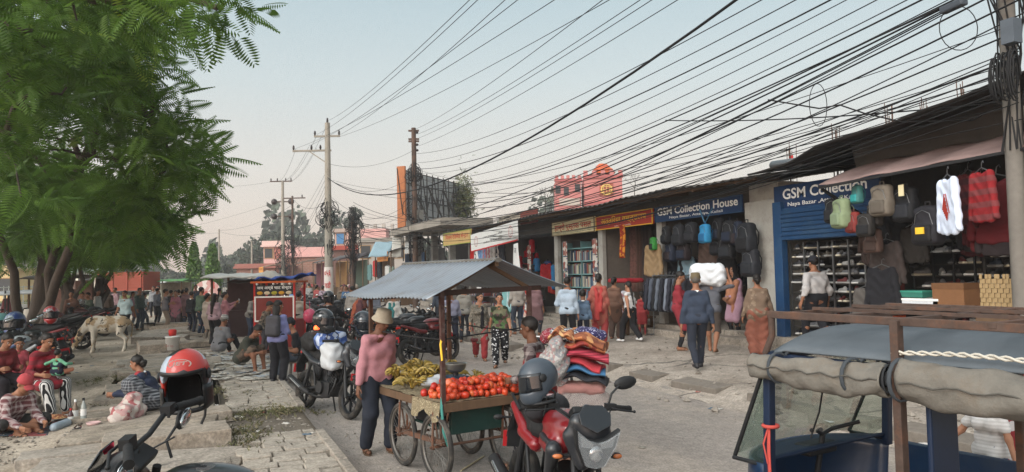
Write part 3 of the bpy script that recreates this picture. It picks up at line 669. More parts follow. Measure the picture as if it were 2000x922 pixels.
for i in range(11):
    o=mk_shirt(COAT[i%6],'dark coat hanging on the rail in the bag shop front','coats on the clothes rail') if i<1 else copy_tree(ct0,None,{COAT[0]:COAT[(i*5)%6]})
    if i<1: ct0=o
    place(o,(10.95,14.8+.16*i,1.84),R(U(-12,12)),None,None,(1,1,1.25))
for px,py,c,l in((1340,500,'#7c97a6','pale blue shirt hanging at the back of the bag shop'),(1382,470,'#4a3a33','brown cardigan hanging at the back of the bag shop'),(1418,500,'#121317','black jacket hanging behind the white sack'),(1320,500,'#1a1d24','dark hooded top hanging deep in the bag shop')):
    put_shirt(px,py,11.6,mat(c,.9,var=.2),l,None,1.2)
for i in range(9): 
    o=copy_tree(bp,None,{BK[0]:random.choice(BK),BK[1]:random.choice(BK)}); place(o,(12.0+U(0,.5),13.7+.36*i,U(1.5,2.6)),R(-90)+U(-.4,.4),'dark bag hanging deep inside the bag shop','dark bags deep inside the bag shop',U(1.1,1.4))
# ---------------------------------------------------------------- cloth shop: curtains, stacked folded cloth, red bench
CL=['#a31f2a','#7c2430','#b5382c','#3f4f86','#2f74a8','#c9c4be','#8a2550','#d0d0d4','#b8232f','#5b2a3a']
t=thing('display_table','low cloth covered display table in front of the cloth shop','table',(10.9,18.2,.34))
b=MB(); b.box((0,0,.42),(.9,2.4,.06)); b.build('tabletop',M_wood,t,bev=.01)
for sx in(-.38,.38):
    for sy in(-1.1,1.1): b=MB(); b.box((sx,sy,.2),(.07,.07,.4)); b.build('leg',M_wood,t)
fold=None
for i in range(30):
    m=mat(CL[i%10],.9,var=.15,sc_=12)
    if fold is None:
        M0=m; fold=blob('folded_cloth',[('b',(0,0,.035),(.17,.22,.032),None,.03)],m,None,.02,.02,.004); tag(fold,'x','cloth','y'); o=fold
    else: o=copy_tree(fold,None,{M0:m})
    col=i%5; place(o,(10.75+.1*(col%2),17.2+col*.47+U(-.03,.03),.79+.068*(i//5)),U(-.15,.15),'folded cloth in a stack on the shop display table','folded cloths stacked on the display table')
blob('cushion',[('b',(0,0,.06),(.3,.5,.06),None,.05)],mat('#8e1a24',.9),None,.03,.03,.004); q=bpy.data.objects['cushion']; place(q,on(1222,552,10.9)); tag(q,'red padded bolster on top of the stacked cloth','bolster')
for i,(px,c,l) in enumerate(((1215,'#8e3a24','orange and red scarf bundle hanging on the white door post'),(1250,'#4d3930','brown curtain cloth hanging in the left of the cloth shop'),(1238,'#5b4038','maroon patterned curtain cloth hanging in the cloth shop'),(1262,'#3a3234','dark brown curtain cloth hanging in the cloth shop'))):
    p=on(px,470,11.2 if i==0 else 12.2); h=.95 if i==0 else 2.0; wd=.28 if i==0 else .55; b=MB()
    b.grid(lambda u,v:(.03*math.sin(u*22)+.02*math.sin(v*5),(u-.5)*wd,-h*v),22,6)
    o=b.build('hanging_cloth',mat(c,.9,pat='floral' if i in(0,2) else None,cols=('#c9862e','#8e2a1e') if i==0 else ('#6b4a44',),ps=14),loc=p+V((0,0,.45)),solid=.012); tag(o,l,'cloth')
# ---------------------------------------------------------------- bookshop
t=thing('bookcase','teal painted bookcase full of books in the bookshop','bookcase',(11.75,21.55,FLZ)); 
b=MB(); b.box((.2,0,1.25),(.03,2.7,2.5)); b.build('back_board',M_dark,t)
for j in range(6): b=MB(); b.box((0,0,.05+.43*j),(.4,2.7,.035)); b.build('shelf',mat('#6f9a9b',.6),t)
for s in(-1.35,0,1.35): b=MB(); b.box((0,s,1.22),(.4,.04,2.4)); b.build('side_panel',mat('#5d7f82',.6),t)
BC=[mat(c,.7,var=.15) for c in('#6f7f8f','#a8a49a','#3a5570','#8a4a40','#c2bba8','#2c3a4c','#7d8a6c','#55606c')]
b0=None
for j in range(5):
    y=-1.3
    while y<1.28:
        wd=U(.025,.055)
        if abs(y)<.04: y=.05
        if b0 is None:
            b=MB(); b.box((-.002,0,.5),(1,.12,1),1); b.box((0,-.44,.5),(1.04,.12,1.04)); b.box((0,.44,.5),(1.04,.12,1.04)); b.box((-.47,0,.5),(.1,.8,1.04)); b0=b.build('book',[BC[0],mat('#d3cfc2')]); o=b0; tag(o,'x','book','y')
        else: o=copy_tree(b0,None,{BC[0]:random.choice(BC)})
        place(o,(11.75-.08,21.55+y+wd/2,FLZ+.072+.43*j),0,'book standing in a row on the teal bookcase','books on the teal bookcase',(.2,wd,U(.24,.34))); y+=wd+.012+(U(0,.1) if random.random()<.1 else 0)
# magazine stand and poster strips
MG=['#b8342c','#d6d2cc','#c24a3c','#5a6a8a','#d8b9a8','#8a2c2c']
t=thing('magazine_stand','sloping stand covered with red and white magazines beside the bookshop','stand',(10.7,24.2,.34))
b=MB(); b.box((.1,0,.55),(.1,1.5,1.1),M=Matrix.Rotation(R(12),4,'Y')); b.build('panel',M_dark,t)
for j in range(4):
    b=MB(); b.beam((-.1+.055*j,-.75,.1+.26*j),(-.1+.055*j,.75,.1+.26*j),.06,.02); b.build('ledge',M_steel,t)
mg=None
for j in range(4):
    for i in range(6):
        m=mat(MG[(i*5+j*3)%6],.6,pat='floral',cols=(MG[(i+j)%6],'#d9d5cd'),ps=9)
        b=MB(); b.box((0,0,.12),(.012,.19,.24)); b.box((-.004,0,.2),(.012,.15,.04))
        o=b.build('magazine',m,M=Matrix.Translation((10.58+.055*j,23.6+.24*i,.46+.26*j))@Matrix.Rotation(R(12),4,'Y')); tag(o,'magazine propped on the sloping stand beside the bookshop','magazine','magazines on the sloping stand')
for px,l in((1100,'column of photo posters on the left bookshop pillar'),(1158,'column of photo posters on the right bookshop pillar'),(1030,'column of dark posters behind the long white banner')):
    p=on(px,470,11.3); t=thing('poster_strip',l,'poster',(11.36,p.y,1.0))
    for i in range(4): b=MB(); b.box((0,0,.25+.52*i),(.012,.3,.48)); b.build('poster',mat(('#7f8ea0','#a59a90','#6c7890','#9c6a60')[i],.5,pat='floral',cols=('#c9c4bc','#5a6270','#8d4a40'),ps=8),t)
# clothes shops further along: hanging clothes rows
row=[('#b51f1c','bright red dress'),('#5b7fae','blue shirt'),('#7f9cc0','pale blue shirt'),('#c07a84','pink shirt'),('#d8d4d0','white patterned shirt'),('#b9b3ad','grey patterned shirt'),('#33343c','black patterned shirt')]
for i,(c,l) in enumerate(row): put_shirt(926+i*8.5,472,10.8,mat(c,.9,var=.15),l+' hanging in the row under the faded yellow sign',None,1.35,-90)
for i,(px,py,c,l) in enumerate(((990,560,'#7fb0b0','pale green kurta hanging in the shop front seen through the cart'),(1000,555,'#b9d0d2','mint blouse hanging beside the pale green kurta'),(1018,560,'#2c2f45','navy kurta hanging in the shop front seen through the cart'),(1030,590,'#9a2c2c','dark red bag hanging near the magazine stand'))):
    put_shirt(px,py,10.9,mat(c,.9,var=.15),l,None,1.4,-90)
# dim wares inside the far units so that they do not read as empty boxes
for k in range(26):
    y=U(23.5,32); o=copy_tree(bp if k%2 else ct0,None,{BK[0]:mat(random.choice(CL),.9),COAT[0]:mat(random.choice(CL+['#3a3f4c','#c9b79a']),.9)}); place(o,(11.9+U(0,1.4),y,U(1.7,3.2)),R(-90)+U(-.5,.5),'piece of dim stock hanging inside the far clothes shops','stock hanging inside the far clothes shops',U(1.1,1.5))
for i in range(3):
    t=thing('glass_counter','glass fronted shop counter of folded goods' if i<1 else ('steel framed counter inside the banner shop' if i<2 else 'low counter at the far clothes shop'),'counter',(11.3,25.2+2.6*i,FLZ))
    b=MB(); b.box((0,0,.45),(.5,1.8,.04)); b.box((0,0,.9),(.52,1.84,.04)); b.box((0,0,.03),(.5,1.8,.06)); b.build('shelf',M_steel,t)
    b=MB(); b.box((.2,0,.46),(.03,1.8,.9)); b.build('back_board',M_dark,t); b=MB()
    for q in range(16): b.box((0,-.8+.107*q,.1+.02*(q%3)),(.3,.09,.12+.05*(q%2)),q%3); b.box((0,-.8+.107*q,.53),(.3,.09,.11+.05*((q+1)%2)),(q+1)%3)
    b.build('goods',[mat('#9a8f85'),mat('#6c3333'),mat('#44566c')],t)['kind']='stuff'
# rebar stubs and pipes rising behind the roof
for px,py,h in((1547,322,.75),(1634,292,.75),(1740,252,.7),(1805,228,.5),(1880,196,.5)):
    x=14.5; p=on(px,py,x); b=MB()
    for i in range(7): dx,dy=U(-.1,.1),U(-.12,.12); b.tube([p+V((dx,dy,-1.2)),p+V((dx,dy,0)),p+V((dx*1.1,dy*1.15,h*U(.4,.9)))],.009,5)
    o=b.build('column_rebar',M_rust); tag(o,'bundle of bare rebar rods rising behind the shop roof'+(', with red rag' if px==1547 else ''),'rebar',None if px==1547 else 'bare rebar rods behind the shop roof')
    if px==1547: b=MB(); b.tube([p+V((0,0,-.3)),p+V((0,.02,.25))],.07,8,flat=.5); b.build('rag',M_red,o)
p=on(1572,315,11.0); b=MB(); b.tube([p,p+V((.3,1.2,.1))],.09,12,cap=False); tag(b.build('roof_pipe',M_steel,solid=.01),'short grey pipe lying on the roof edge above the blue shop','pipe')
# tube lamp under the roof edge
b=MB(); b.tube([on(1600,330,10.6),on(1525,340,10.6)],.012,6); tag(b.build('lamp_bracket',M_steel),'thin metal bracket under the roof edge over the blue sign','bracket')
# ================================================================= people
SKIN=[mat(c,.6,var=.06,spec=.3) for c in('#8a6049','#7a523e','#9c7058','#664433')]
HAIR=mat('#17120f',.55,var=.2,sc_=40,ax=(1,1,.15)); HAIRG=mat('#57524d',.7,var=.2,sc_=40); EYEW=mat('#d8d2c8',.3,var=0); EYED=mat('#120c09',.25,var=0); LIP=mat('#7d4238',.5,var=0)
def ik(a,t,l1,l2,h):
    a=V(a);t=V(t);d=t-a;L_=d.length
    if L_>(l1+l2)*.999: t=a+d*((l1+l2)*.999/L_);d=t-a;L_=d.length
    u=d/max(L_,1e-6);c=(l1*l1-l2*l2+L_*L_)/(2*L_) if L_>1e-6 else 0;r=math.sqrt(max(0,l1*l1-c*c))
    h=V(h);h=h-u*h.dot(u); h=h.normalized() if h.length>1e-5 else V((0,1,0))
    return a+u*c+h*r,t
def STAND(**k): return {**dict(pel=(0,.925),lean=2,fl=(-.1,.0,.085),fr=(.1,.02,.085),hl=(-.25,.06,.80),hr=(.25,.06,.80)),**k}
def WALK(s=1,**k): return {**dict(pel=(0,.905),lean=4,fl=(-.08,.27*s,.09+(.0 if s>0 else .05)),fr=(.08,-.27*s,.09+(.05 if s>0 else 0)),hl=(-.26,-.16*s,.83),hr=(.26,.2*s,.85)),**k}
def SIT(z=.46,**k): return {**dict(pel=(-.05,z+.09),lean=12,fl=(-.13,.40,.085),fr=(.13,.38,.085),hl=(-.16,.32,z+.24),hr=(.16,.32,z+.24),kl=(-.15,1,.6),kr=(.15,1,.6)),**k}
def SQUAT(**k): return {**dict(pel=(-.14,.22),lean=30,fl=(-.13,.04,.085),fr=(.13,.04,.085),hl=(-.12,.46,.34),hr=(.1,.48,.32),kl=(-.3,1,.9),kr=(.3,1,.9)),**k}
def FLOOR(**k): return {**dict(pel=(-.1,.11),lean=24,fl=(.12,.30,.07),fr=(-.10,.36,.09),hl=(-.14,.45,.16),hr=(.18,.45,.14),kl=(-1,.4,.25),kr=(1,.4,.25)),**k}
def RIDE(**k): return {**dict(pel=(-.1,.88),lean=14,fl=(-.2,.1,.34),fr=(.2,.1,.34),hl=(-.33,.5,1.02),hr=(.33,.5,1.02),kl=(-.5,1,.5),kr=(.5,1,.5)),**k}
def person(label,loc,h,face,pose,top,bot,hair='short',skin=0,shoes=None,hat=None,group=None,female=False,build_=1.,extras=(),rz=None):
    """top/bot: (kind, material). Everything is modelled in a 1.7 m figure facing +Y and scaled."""
    s=h/1.7; d=depth(loc); near=d<16; rb=.017 if near else (.021 if d<26 else .028)
    ch=.9 if h<1.45 else 1.                # child: bigger head, slimmer trunk
    P=V((0,pose['pel'][0],pose['pel'][1])); hd=1/ (ch**2.2)
    Rt=Matrix.Rotation(R(pose.get('twist',0)),3,'Z')@Matrix.Rotation(R(-pose.get('lean',0)),3,'X')@Matrix.Rotation(R(pose.get('side',0)),3,'Y')
    T=Rt@V((0,0,1));RX=Rt@V((1,0,0));FY=Rt@V((0,1,0))
    sw=(.132 if female else .152)*(.9 if ch<1 else 1)*build_; B=build_*(.88 if ch<1 else 1)
    C=P+T*.27;N_=P+T*.475;shl=N_-T*.062-RX*sw;shr=N_-T*.062+RX*sw
    hp,hy=pose.get('head',(0,0))
    Rh=Rt@Matrix.Rotation(R(pose.get('lean',0)*.75),3,'X')@Matrix.Rotation(R(hy),3,'Z')@Matrix.Rotation(R(-hp),3,'X')
    HC=N_+(T*.5+Rh@V((0,.12,.5)))*.165+Rh@V((0,.0,.02))
    J={}
    J['el'],J['wl']=ik(shl,pose['hl'],.285,.25,pose.get('eL',(-.35,-1,-.2))); J['er'],J['wr']=ik(shr,pose['hr'],.285,.25,pose.get('eR',(.35,-1,-.2)))
    hl=P-RX*.09-T*.02; hr=P+RX*.09-T*.02
    J['kl'],J['al']=ik(hl,pose['fl'],.435,.42,pose.get('kl',(-.12,1,0))); J['kr'],J['ar']=ik(hr,pose['fr'],.435,.42,pose.get('kr',(.12,1,0)))
    ty=pose.get('toe',8)
    def toe(sg,a):
        q=Matrix.Rotation(R(-sg*ty),3,'Z')@V((0,1,0)); return q
    body=[('c',shl,N_-RX*.03-T*.0,.048*B,.052*B),('c',shr,N_+RX*.03-T*.0,.048*B,.052*B),('c',C-RX*.075*B,C+RX*.075*B,.108*B,.108*B),('c',P+T*.13-RX*.065*B,P+T*.13+RX*.065*B,.1*B,.1*B),('c',P-RX*.075*B,P+RX*.075*B,.112*B,.112*B),('c',N_-T*.03,HC-(HC-N_)*.25,.058,.052)]
    if female: body+= [('e',C+FY*.08+T*.02+RX*(q*.07),(.065,.06,.065),None) for q in(-1,1)]
    for sg,sh_,e_,w_ in((-1,shl,J['el'],J['wl']),(1,shr,J['er'],J['wr'])):
        body+=[('c',sh_,e_,.052*B,.040*B),('c',e_,w_,.040*B,.026)]
    for sg,hh,k_,a_ in((-1,hl,J['kl'],J['al']),(1,hr,J['kr'],J['ar'])):
        q=toe(sg,a_); z0=a_.z-.085
        body+=[('c',hh,k_,.088*B,.056*B),('c',k_+V((0,-.01,0)),k_.lerp(a_,.35)-FY*.012,.052,.054*B),('c',k_.lerp(a_,.35),a_,.05*B,.036),('c',a_+V((0,0,-.05))-q*.035,a_+V((0,0,-.058))+q*.15,.034,.024)]
    mb=MB(); vs,fs=surf([tuple(tuple(x) if isinstance(x,V) else x for x in p) for p in body],rb*1.1,.035); mb.add(vs.tolist(),fs.tolist(),0,True)
    # head (finer grid): cranium, jaw, nose, ears, brow
    def H(x,y,z): return tuple(HC+Rh@V((x*hd,y*hd,z*hd)))
    Rm=[list(r) for r in Rh]
    hp_=[('e',H(0,-.012,.032),(.074*hd,.094*hd,.088*hd),Rm),('e',H(0,.022,-.05),(.058*hd,.066*hd,.068*hd),Rm),('c',H(0,.045,-.092),H(0,.05,-.09),.026*hd,.026*hd),('c',H(0,-.02,-.1),tuple(N_),.05,.055)]
    vs,fs=surf([*hp_,('c',H(0,.083,.012),H(0,.102,-.03),.009*hd,.016*hd),('c',H(-.03,.078,.022),H(.03,.078,.022),.012*hd,.012*hd),('e',H(-.078,-.01,-.012),(.012,.022,.032),Rm),('e',H(.078,-.01,-.012),(.012,.022,.032),Rm)],.009 if near else .013,.02)
    mb.add(vs.tolist(),fs.tolist(),0,True)
    if d<40:
        for q in(-1,1):
            mb.sph(H(q*.031,.079,.0),(.013*hd,.008*hd,.008*hd),8,1); mb.sph(H(q*.031,.0865,.0),(.006*hd,.003,.006*hd),6,2)
            mb.tube([H(q*.012,.088,.024),H(q*.032,.088,.030),H(q*.052,.074,.022)],.0045*hd,5,2)
        mb.tube([H(-.024,.079,-.062),H(0,.092,-.060),H(.024,.079,-.062)],[.004,.0085,.004],6,3)
    # hands: palm plus five bent fingers
    for sg,e_,w_ in((-1,J['el'],J['wl']),(1,J['er'],J['wr'])):
        dr=(w_-e_).normalized(); pn=pose.get('palmL' if sg<0 else 'palmR',RX*(-sg)); pn=V(pn)-dr*V(pn).dot(dr); pn=pn.normalized() if pn.length>1e-4 else FY
        sd_=dr.cross(pn).normalized(); curl=pose.get('curl',.5); sd_=sd_ if sd_.dot(FY)>0 or abs(sd_.dot(FY))<.2 else -sd_
        hs=[('c',w_-dr*.01,w_+dr*.035,.024,.026)]
        fin=[]
        for i,(o,l) in enumerate(((.028,.07),(.010,.078),(-.009,.073),(-.027,.058))):
            b0=w_+dr*.045+sd_*o*.8; b1=w_+dr*.088+sd_*o; hs.append(('c',b0,b1,.013,.012))
            m1=b1+(dr*(1-curl*.45)+pn*curl*.8).normalized()*l*.5; m2=m1+(dr*(1-curl)+pn*curl*1.3).normalized()*l*.5; fin.append((b1,m1,m2))
        th=w_+dr*.02+sd_*.026; t1=th+(dr*.6+sd_*.75+pn*.25).normalized()*.04; t2=t1+(dr*.9+sd_*.3+pn*.35).normalized()*.032; hs.append(('c',w_+dr*.015,th,.018,.014))
        vs,fs=surf([tuple(tuple(x) if isinstance(x,V) else x for x in p) for p in hs],.009 if near else .014,.014); mb.add(vs.tolist(),fs.tolist(),0,True)
        for f in fin+[(th,t1,t2)]: mb.tube(f,[.0095,.0085,.006],6,0)
    o=mb.build('person',[SKIN[skin],EYEW,EYED,LIP]); rz=facing(face) if rz is None else rz
    o.location=loc; o.rotation_euler.z=rz; o.scale=(s,s,s); tag(o,label,'person',group)
    def part(name,prims,m,res=None,k=.035,wr=0.,wf=38.,**kw):
        vs,fs=surf([tuple(tuple(x) if isinstance(x,V) else x for x in p) for p in prims],res or rb,k,wr,wf); return MB().add(vs.tolist(),fs.tolist(),0,True).build(name,m,o,**kw)
    # ---- top
    tk,tm=top; W=.016
    arms={'tee':.62,'sleeveless':0,'vest':0}.get(tk,1.96 if tk!='kurta3' else 1.5)
    tp=[('c',shl,N_-RX*.03-T*.012,.049*B+W,.05*B+W),('c',shr,N_+RX*.03-T*.012,.049*B+W,.05*B+W),('c',C-RX*.07*B,C+RX*.07*B,.104*B+W,.104*B+W),('c',P+T*.13-RX*.06*B,P+T*.13+RX*.06*B,.1*B+W,.1*B+W)]
    if female: tp+= [('e',C+FY*.085+T*.02+RX*(q*.07),(.075,.07,.075),None) for q in(-1,1)]
    hem={'tuck':.04,'shirt':-.09,'tee':-.07,'jacket':-.10,'coat':-.3,'kurta':-.44,'kurta3':-.44,'vest':.02,'sleeveless':.0}.get(tk,-.08)
    if hem<.03: tp.append(('c',P-RX*.07*B,P+RX*.07*B,.113*B+W,.113*B+W))
    if hem<-.05:
        fr_={'coat':.62,'kurta':.98,'kurta3':.98}.get(tk,.2); wd=.088 if fr_>.5 else .092
        for hh,k_ in((hl,J['kl']),(hr,J['kr'])): tp.append(('c',hh,hh.lerp(k_,fr_),.105*B+W,wd+W*.5))
        if fr_>.5: tp.append(('c',P,(hl.lerp(J['kl'],fr_)+hr.lerp(J['kr'],fr_))/2,.11*B+W,.085))
    cuff=.012 if tk in('jacket','coat','shirt','tuck') else .009
    for e_,w_,sh_ in((J['el'],J['wl'],shl),(J['er'],J['wr'],shr)):
        if arms>0:
            if arms<1: tp.append(('c',sh_,sh_.lerp(e_,arms),.056*B+W*.5,.054*B+W*.5))
            else: tp+=[('c',sh_,e_,.052*B+W*.7,.044*B+cuff),('c',e_,e_.lerp(w_,arms-1.06),.047*B+cuff,.034+cuff)]
    seated=pose['pel'][1]<.7
    cuts=[('cut',tuple(N_+T*.012),tuple(T))]
    if not seated and hem>-.2: cuts.append(('cut',tuple(P+T*hem),tuple(-T)))
    part({'tee':'t_shirt','kurta':'kurta','kurta3':'kurta','jacket':'jacket','coat':'coat','vest':'top','sleeveless':'top'}.get(tk,'shirt'),tp+cuts,tm,wr=.0055 if near else .005,wf=26.)
    if tk in('shirt','tuck','jacket','tee'):
        b=MB(); M=Matrix.Translation(N_-T*.005)@Rt.to_4x4(); b.lathe([(.074,-.012),(.068,.02),(.062,.022),(.066,-.012)],18,0,M); b.build('collar',tm if tk!='jacket' else M_wht,o)
    if tk in('shirt','tuck') and d<22 or tk=='jacket':
        tob=o.children[0] if o.children else None; co=np.array([v.co[:] for v in tob.data.vertices]); ln=[]
        for q in np.linspace(-.08,.44,12):
            c_=np.array(P+T*float(q)); r_=co-c_; sel=(np.abs(r_@np.array(T))<.022)&(np.abs(r_@np.array(RX))<.03)
            if sel.any(): ln.append(P+T*float(q)+FY*(float((r_[sel]@np.array(FY)).max())+.002))
        if len(ln)>3:
            b=MB(); b.tube(ln,.014,5,0,flat=.25,upv=tuple(FY)); b.build('placket',tm,o)
            b=MB()
            for q in ln[1::2]: b.sph(q+FY*.004,.006,6)
            b.build('buttons',M_white,o)
    # ---- bottom
    bk,bm=bot
    if bk in('trousers','loose','shorts','leggings'):
        e={'trousers':.014,'loose':.034,'shorts':.022,'leggings':.007}[bk]; bp_=[('c',P+T*.02-RX*.072*B,P+T*.02+RX*.072*B,.115*B+.008,.115*B+.008)]
        for sg,hh,k_,a_ in((-1,hl,J['kl'],J['al']),(1,hr,J['kr'],J['ar'])):
            bp_.append(('c',hh,k_,.092*B+e*.7,.06*B+e))
            if bk!='shorts': bp_.append(('c',k_,k_.lerp(a_,.93 if bk!='leggings' else .97),.058*B+e,.046+e*.9 if bk!='leggings' else .042))
        part('trousers' if bk!='shorts' else 'shorts',bp_+([('cut',tuple(P+T*.1),tuple(T))] if not seated else []),bm,k=.025,wr=.003)
    elif bk=='skirt':
        f_=.92; kk=[(hl,J['kl'],J['al']),(hr,J['kr'],J['ar'])]
        sp_=[('c',P-RX*.08,P+RX*.08,.125,.125)]
        for hh,k_,a_ in kk: sp_+=[('c',hh,k_,.12,.14),('c',k_,k_.lerp(a_,f_),.13,.11)]
        part('skirt',sp_,bm,k=.09,wr=.008)
    # ---- feet
    for sg,a_ in((-1,J['al']),(1,J['ar'])):
        q=toe(sg,a_)
        if shoes: part('shoe',[('c',a_+V((0,0,-.045))-q*.03,a_+V((0,0,-.052))+q*.155,.043,.032),('c',a_+V((0,0,.0)),a_+V((0,0,-.03)),.043,.044)],shoes,.014,.02)
        else:
            b=MB(); M=Matrix.Translation(a_+V((0,0,-.088))+q*.055)@Matrix.Rotation(math.atan2(-q.x,q.y),4,'Z')
            b.prism([(.045*math.cos(t)*(1.1 if math.sin(t)>0 else .85),.125*math.sin(t)) for t in[i*2*math.pi/14 for i in range(14)]],.014,M); b.tube([M@V(v) for v in((-.045,.03,.01),(-.03,.05,.05),(0,.07,.056),(.03,.05,.05),(.045,.03,.01))],.008,5,0,flat=.6); b.build('sandal',M_wood,o)
    # ---- hair
    hm=HAIRG if hair=='grey' else HAIR
    if hair:
        cap_=[('e',H(0,-.016,.036),(.083*hd,.102*hd,.096*hd),Rm)]
        pn=Rh@V((0,.62,-.78 if hair in('short','grey') else -.70)); cut=[('cut',H(0,.012,.018),tuple(pn))]
        ex=[]
        if hair=='bun': ex=[('e',H(0,-.125,-.01),(.052,.045,.05),Rm),('c',H(0,-.08,-.02),H(0,-.1,-.05),.055,.045)]
        if hair in('long','pony'):
            bk0=V(H(0,-.075,-.03)); bk1=N_-FY*.10-T*.03; bk2=N_-FY*.135-T*.34
            r=.062 if hair=='long' else .032; ex=[('c',bk0,bk1,r,r*.95),('c',bk1,bk2,r*.95,r*.6)]
            if hair=='long': ex+=[('c',H(-.06,-.03,-.02),H(-.065,-.05,-.15),.032,.03),('c',H(.06,-.03,-.02),H(.065,-.05,-.15),.032,.03)]
        vs,fs=surf([tuple(tuple(x) if isinstance(x,V) else x for x in p) for p in cap_+cut],.011 if near else .016,.02,.0015,90)
        b=MB().add(vs.tolist(),fs.tolist(),0,True)
        if ex: vs,fs=surf([tuple(tuple(x) if isinstance(x,V) else x for x in p) for p in ex],.014,.03,.002,70); b.add(vs.tolist(),fs.tolist(),0,True)
        b.build('hair',hm,o)
    if hat:
        hk,hmm=hat; Mh=Matrix.Translation(HC)@Rh.to_4x4()@Matrix.Scale(hd,4)
        b=MB()
        if hk=='bucket':
            b.lathe([(0,.142),(.05,.14),(.085,.125),(.094,.075),(.097,.055),(.128,.01),(.129,.004),(.095,.045)],24,0,Mh)
        elif hk=='cap':
            b.lathe([(0,.142),(.05,.136),(.082,.105),(.098,.05),(.1,.03),(.092,.03)],24,0,Mh@Matrix.Translation((0,-.012,0))); b.grid(lambda u,v:Mh@V((.075*(2*u-1)*(1-.25*v*v),.085+.085*v*(1-.3*(2*u-1)**2),.036-.03*v-.02*(2*u-1)**2)),8,4)
        elif hk=='topi':
            b.lathe([(0,.15),(.05,.15),(.08,.142),(.09,.09),(.098,.045),(.092,.04)],20,0,Mh@Matrix.Translation((0,-.012,0))@Matrix.Diagonal((.95,1.05,1,1)))
        elif hk=='helmet':
            vs,fs=surf([('e',(0,-.01,.03),(.125,.145,.135),None),('c',(0,.0,-.06),(0,.02,-.075),.11,.112),('-',('b',(0,.14,-.005),(.085,.075,.05),None,.03),.01),('-',('e',(0,.0,-.17),(.085,.1,.12),None),.02)],.014,.04)
            b.add([tuple(Mh@V(v)) for v in vs],fs.tolist(),0,True); 
        q=b.build({'bucket':'bucket_hat','cap':'cap','topi':'cap','helmet':'helmet'}[hk],hmm,o,solid=.004 if hk!='helmet' else 0)
        if hk=='helmet':
            b=MB(); b.grid(lambda u,v:Mh@V((.121*math.sin((u-.5)*2.2),-.01+.140*math.cos((u-.5)*2.2),-.045+.085*v)),12,4); b.build('visor',mat('#14161a',.12,var=0,coat=.5),q)
    # ---- extras: ('scarf'|'band', pts or None, material, radius) / ('pack', material)
    for e in extras:
        if e[0]=='dupatta':
            m=e[1]; f1=C+FY*.135; b_=[('c',shl+RX*.06+FY*.06,C-RX*.055+FY*.135,.035,.04),('c',C-RX*.055+FY*.135,P-RX*.05+FY*.145-T*.05,.04,.045),('c',P-RX*.05+FY*.145-T*.05,P-RX*.06+FY*.15-T*.32,.045,.05)]
            if len(e)>2 and e[2]=='back': b_=[('c',shl+RX*.06-FY*.05,C-RX*.03-FY*.13,.04,.05),('c',C-RX*.03-FY*.13,P-RX*.03-FY*.15-T*.3,.05,.07),('c',shl+RX*.06-FY*.05,N_+FY*.07,.04,.03),('c',shr-RX*.06-FY*.05,N_+FY*.07,.04,.03),('c',shr-RX*.06-FY*.05,P+RX*.05-FY*.15-T*.1,.04,.06)]
            if len(e)>2 and e[2]=='wide': b_+= [('c',shl+FY*.06,P-RX*.03+FY*.15,.06,.1),('c',shr+FY*.06,P+RX*.03+FY*.15,.06,.1)]
            part('scarf',b_,m,k=.03,wr=.004)
        elif e[0]=='pack':
            m,m2=e[1],e[2]; c_=C-FY*.2-T*.02
            q=part('backpack',[('b',tuple(c_),(.15,.085,.22),[list(r) for r in Rt],.07),('b',tuple(c_-FY*.05-T*.08),(.135,.07,.11),[list(r) for r in Rt],.05)],m,.018,.03)
            b=MB()
            for sg,sh_ in((-1,shl),(1,shr)): b.tube([c_+T*.18+RX*sg*.07+FY*.06,sh_-RX*sg*.05+T*.082,sh_-RX*sg*.05+FY*.085+T*.02,C+RX*sg*.11+FY*.12-T*.08,c_+RX*sg*.13-T*.15+FY*.04],.018,6,flat=.4)
            b.build('strap',m2,q)
        elif e[0]=='prims': part(e[1],e[3],e[2],**(e[4] if len(e)>4 else {}))
    return o,dict(HC=HC,N=N_,P=P,C=C,T=T,RX=RX,FY=FY,Rh=Rh,J=J,s=s)
def at_ground(px,py): return gp(px,py)
# ================================================================= fruit cart, its load and its seller
CA=cw(-.71,7.34,0); ux=cw(.835,.55); uy=cw(-.55,.835)     # near corner, width direction, long direction
CM=Matrix(((ux.x,uy.x,0,CA.x),(ux.y,uy.y,0,CA.y),(0,0,1,0),(0,0,0,1))); CZ=.76
cart=thing('fruit_cart','wooden four wheeled fruit cart under a corrugated tin gable roof','cart'); cart.matrix_world=CM
def cwheel(x,y,r=.335):
    M=Matrix.Translation((x,y,r))@Matrix.Rotation(R(90),4,'Y')
    b=MB(); b.torus((0,0,0),r-.024,.024,48,10,0); o=b.build('wheel',mat('#2d2b29',.85,var=.25,dirt=('#7b7166',6,.5)),cart,M=M)
    b=MB(); b.torus((0,0,0),r-.055,.016,48,8,0,flat=1.1); b.build('rim',mat('#6b6762',.5,.6,var=.3,dirt=('#5b4433',6,.6)),o)
    b=MB()
    for i in range(32):
        a=i*2*math.pi/32; q=a+(.5 if i%2 else -.5); z=.035 if i%4<2 else -.035
        b.tube([(.03*math.cos(q),.03*math.sin(q),z),((r-.058)*math.cos(a),(r-.058)*math.sin(a),0)],.0022,4,0,cap=False)
    b.build('spokes',mat('#85827d',.4,.8,var=.1),o)
    b=MB(); b.cyl((0,0,-.05),(0,0,.05),.024,n=12); b.cyl((0,0,-.07),(0,0,.07),.01,n=8); b.build('hub',M_rust,o)
WX=(-.02,.80); WY=(.12,.90)
for x in WX:
    for y in WY: cwheel(x,y)
b=MB()
for i in range(7): b.box((.525,.13+.26*i,CZ-.03),(1.05,.25,.022))
b.build('plank_deck',M_woodl,cart)
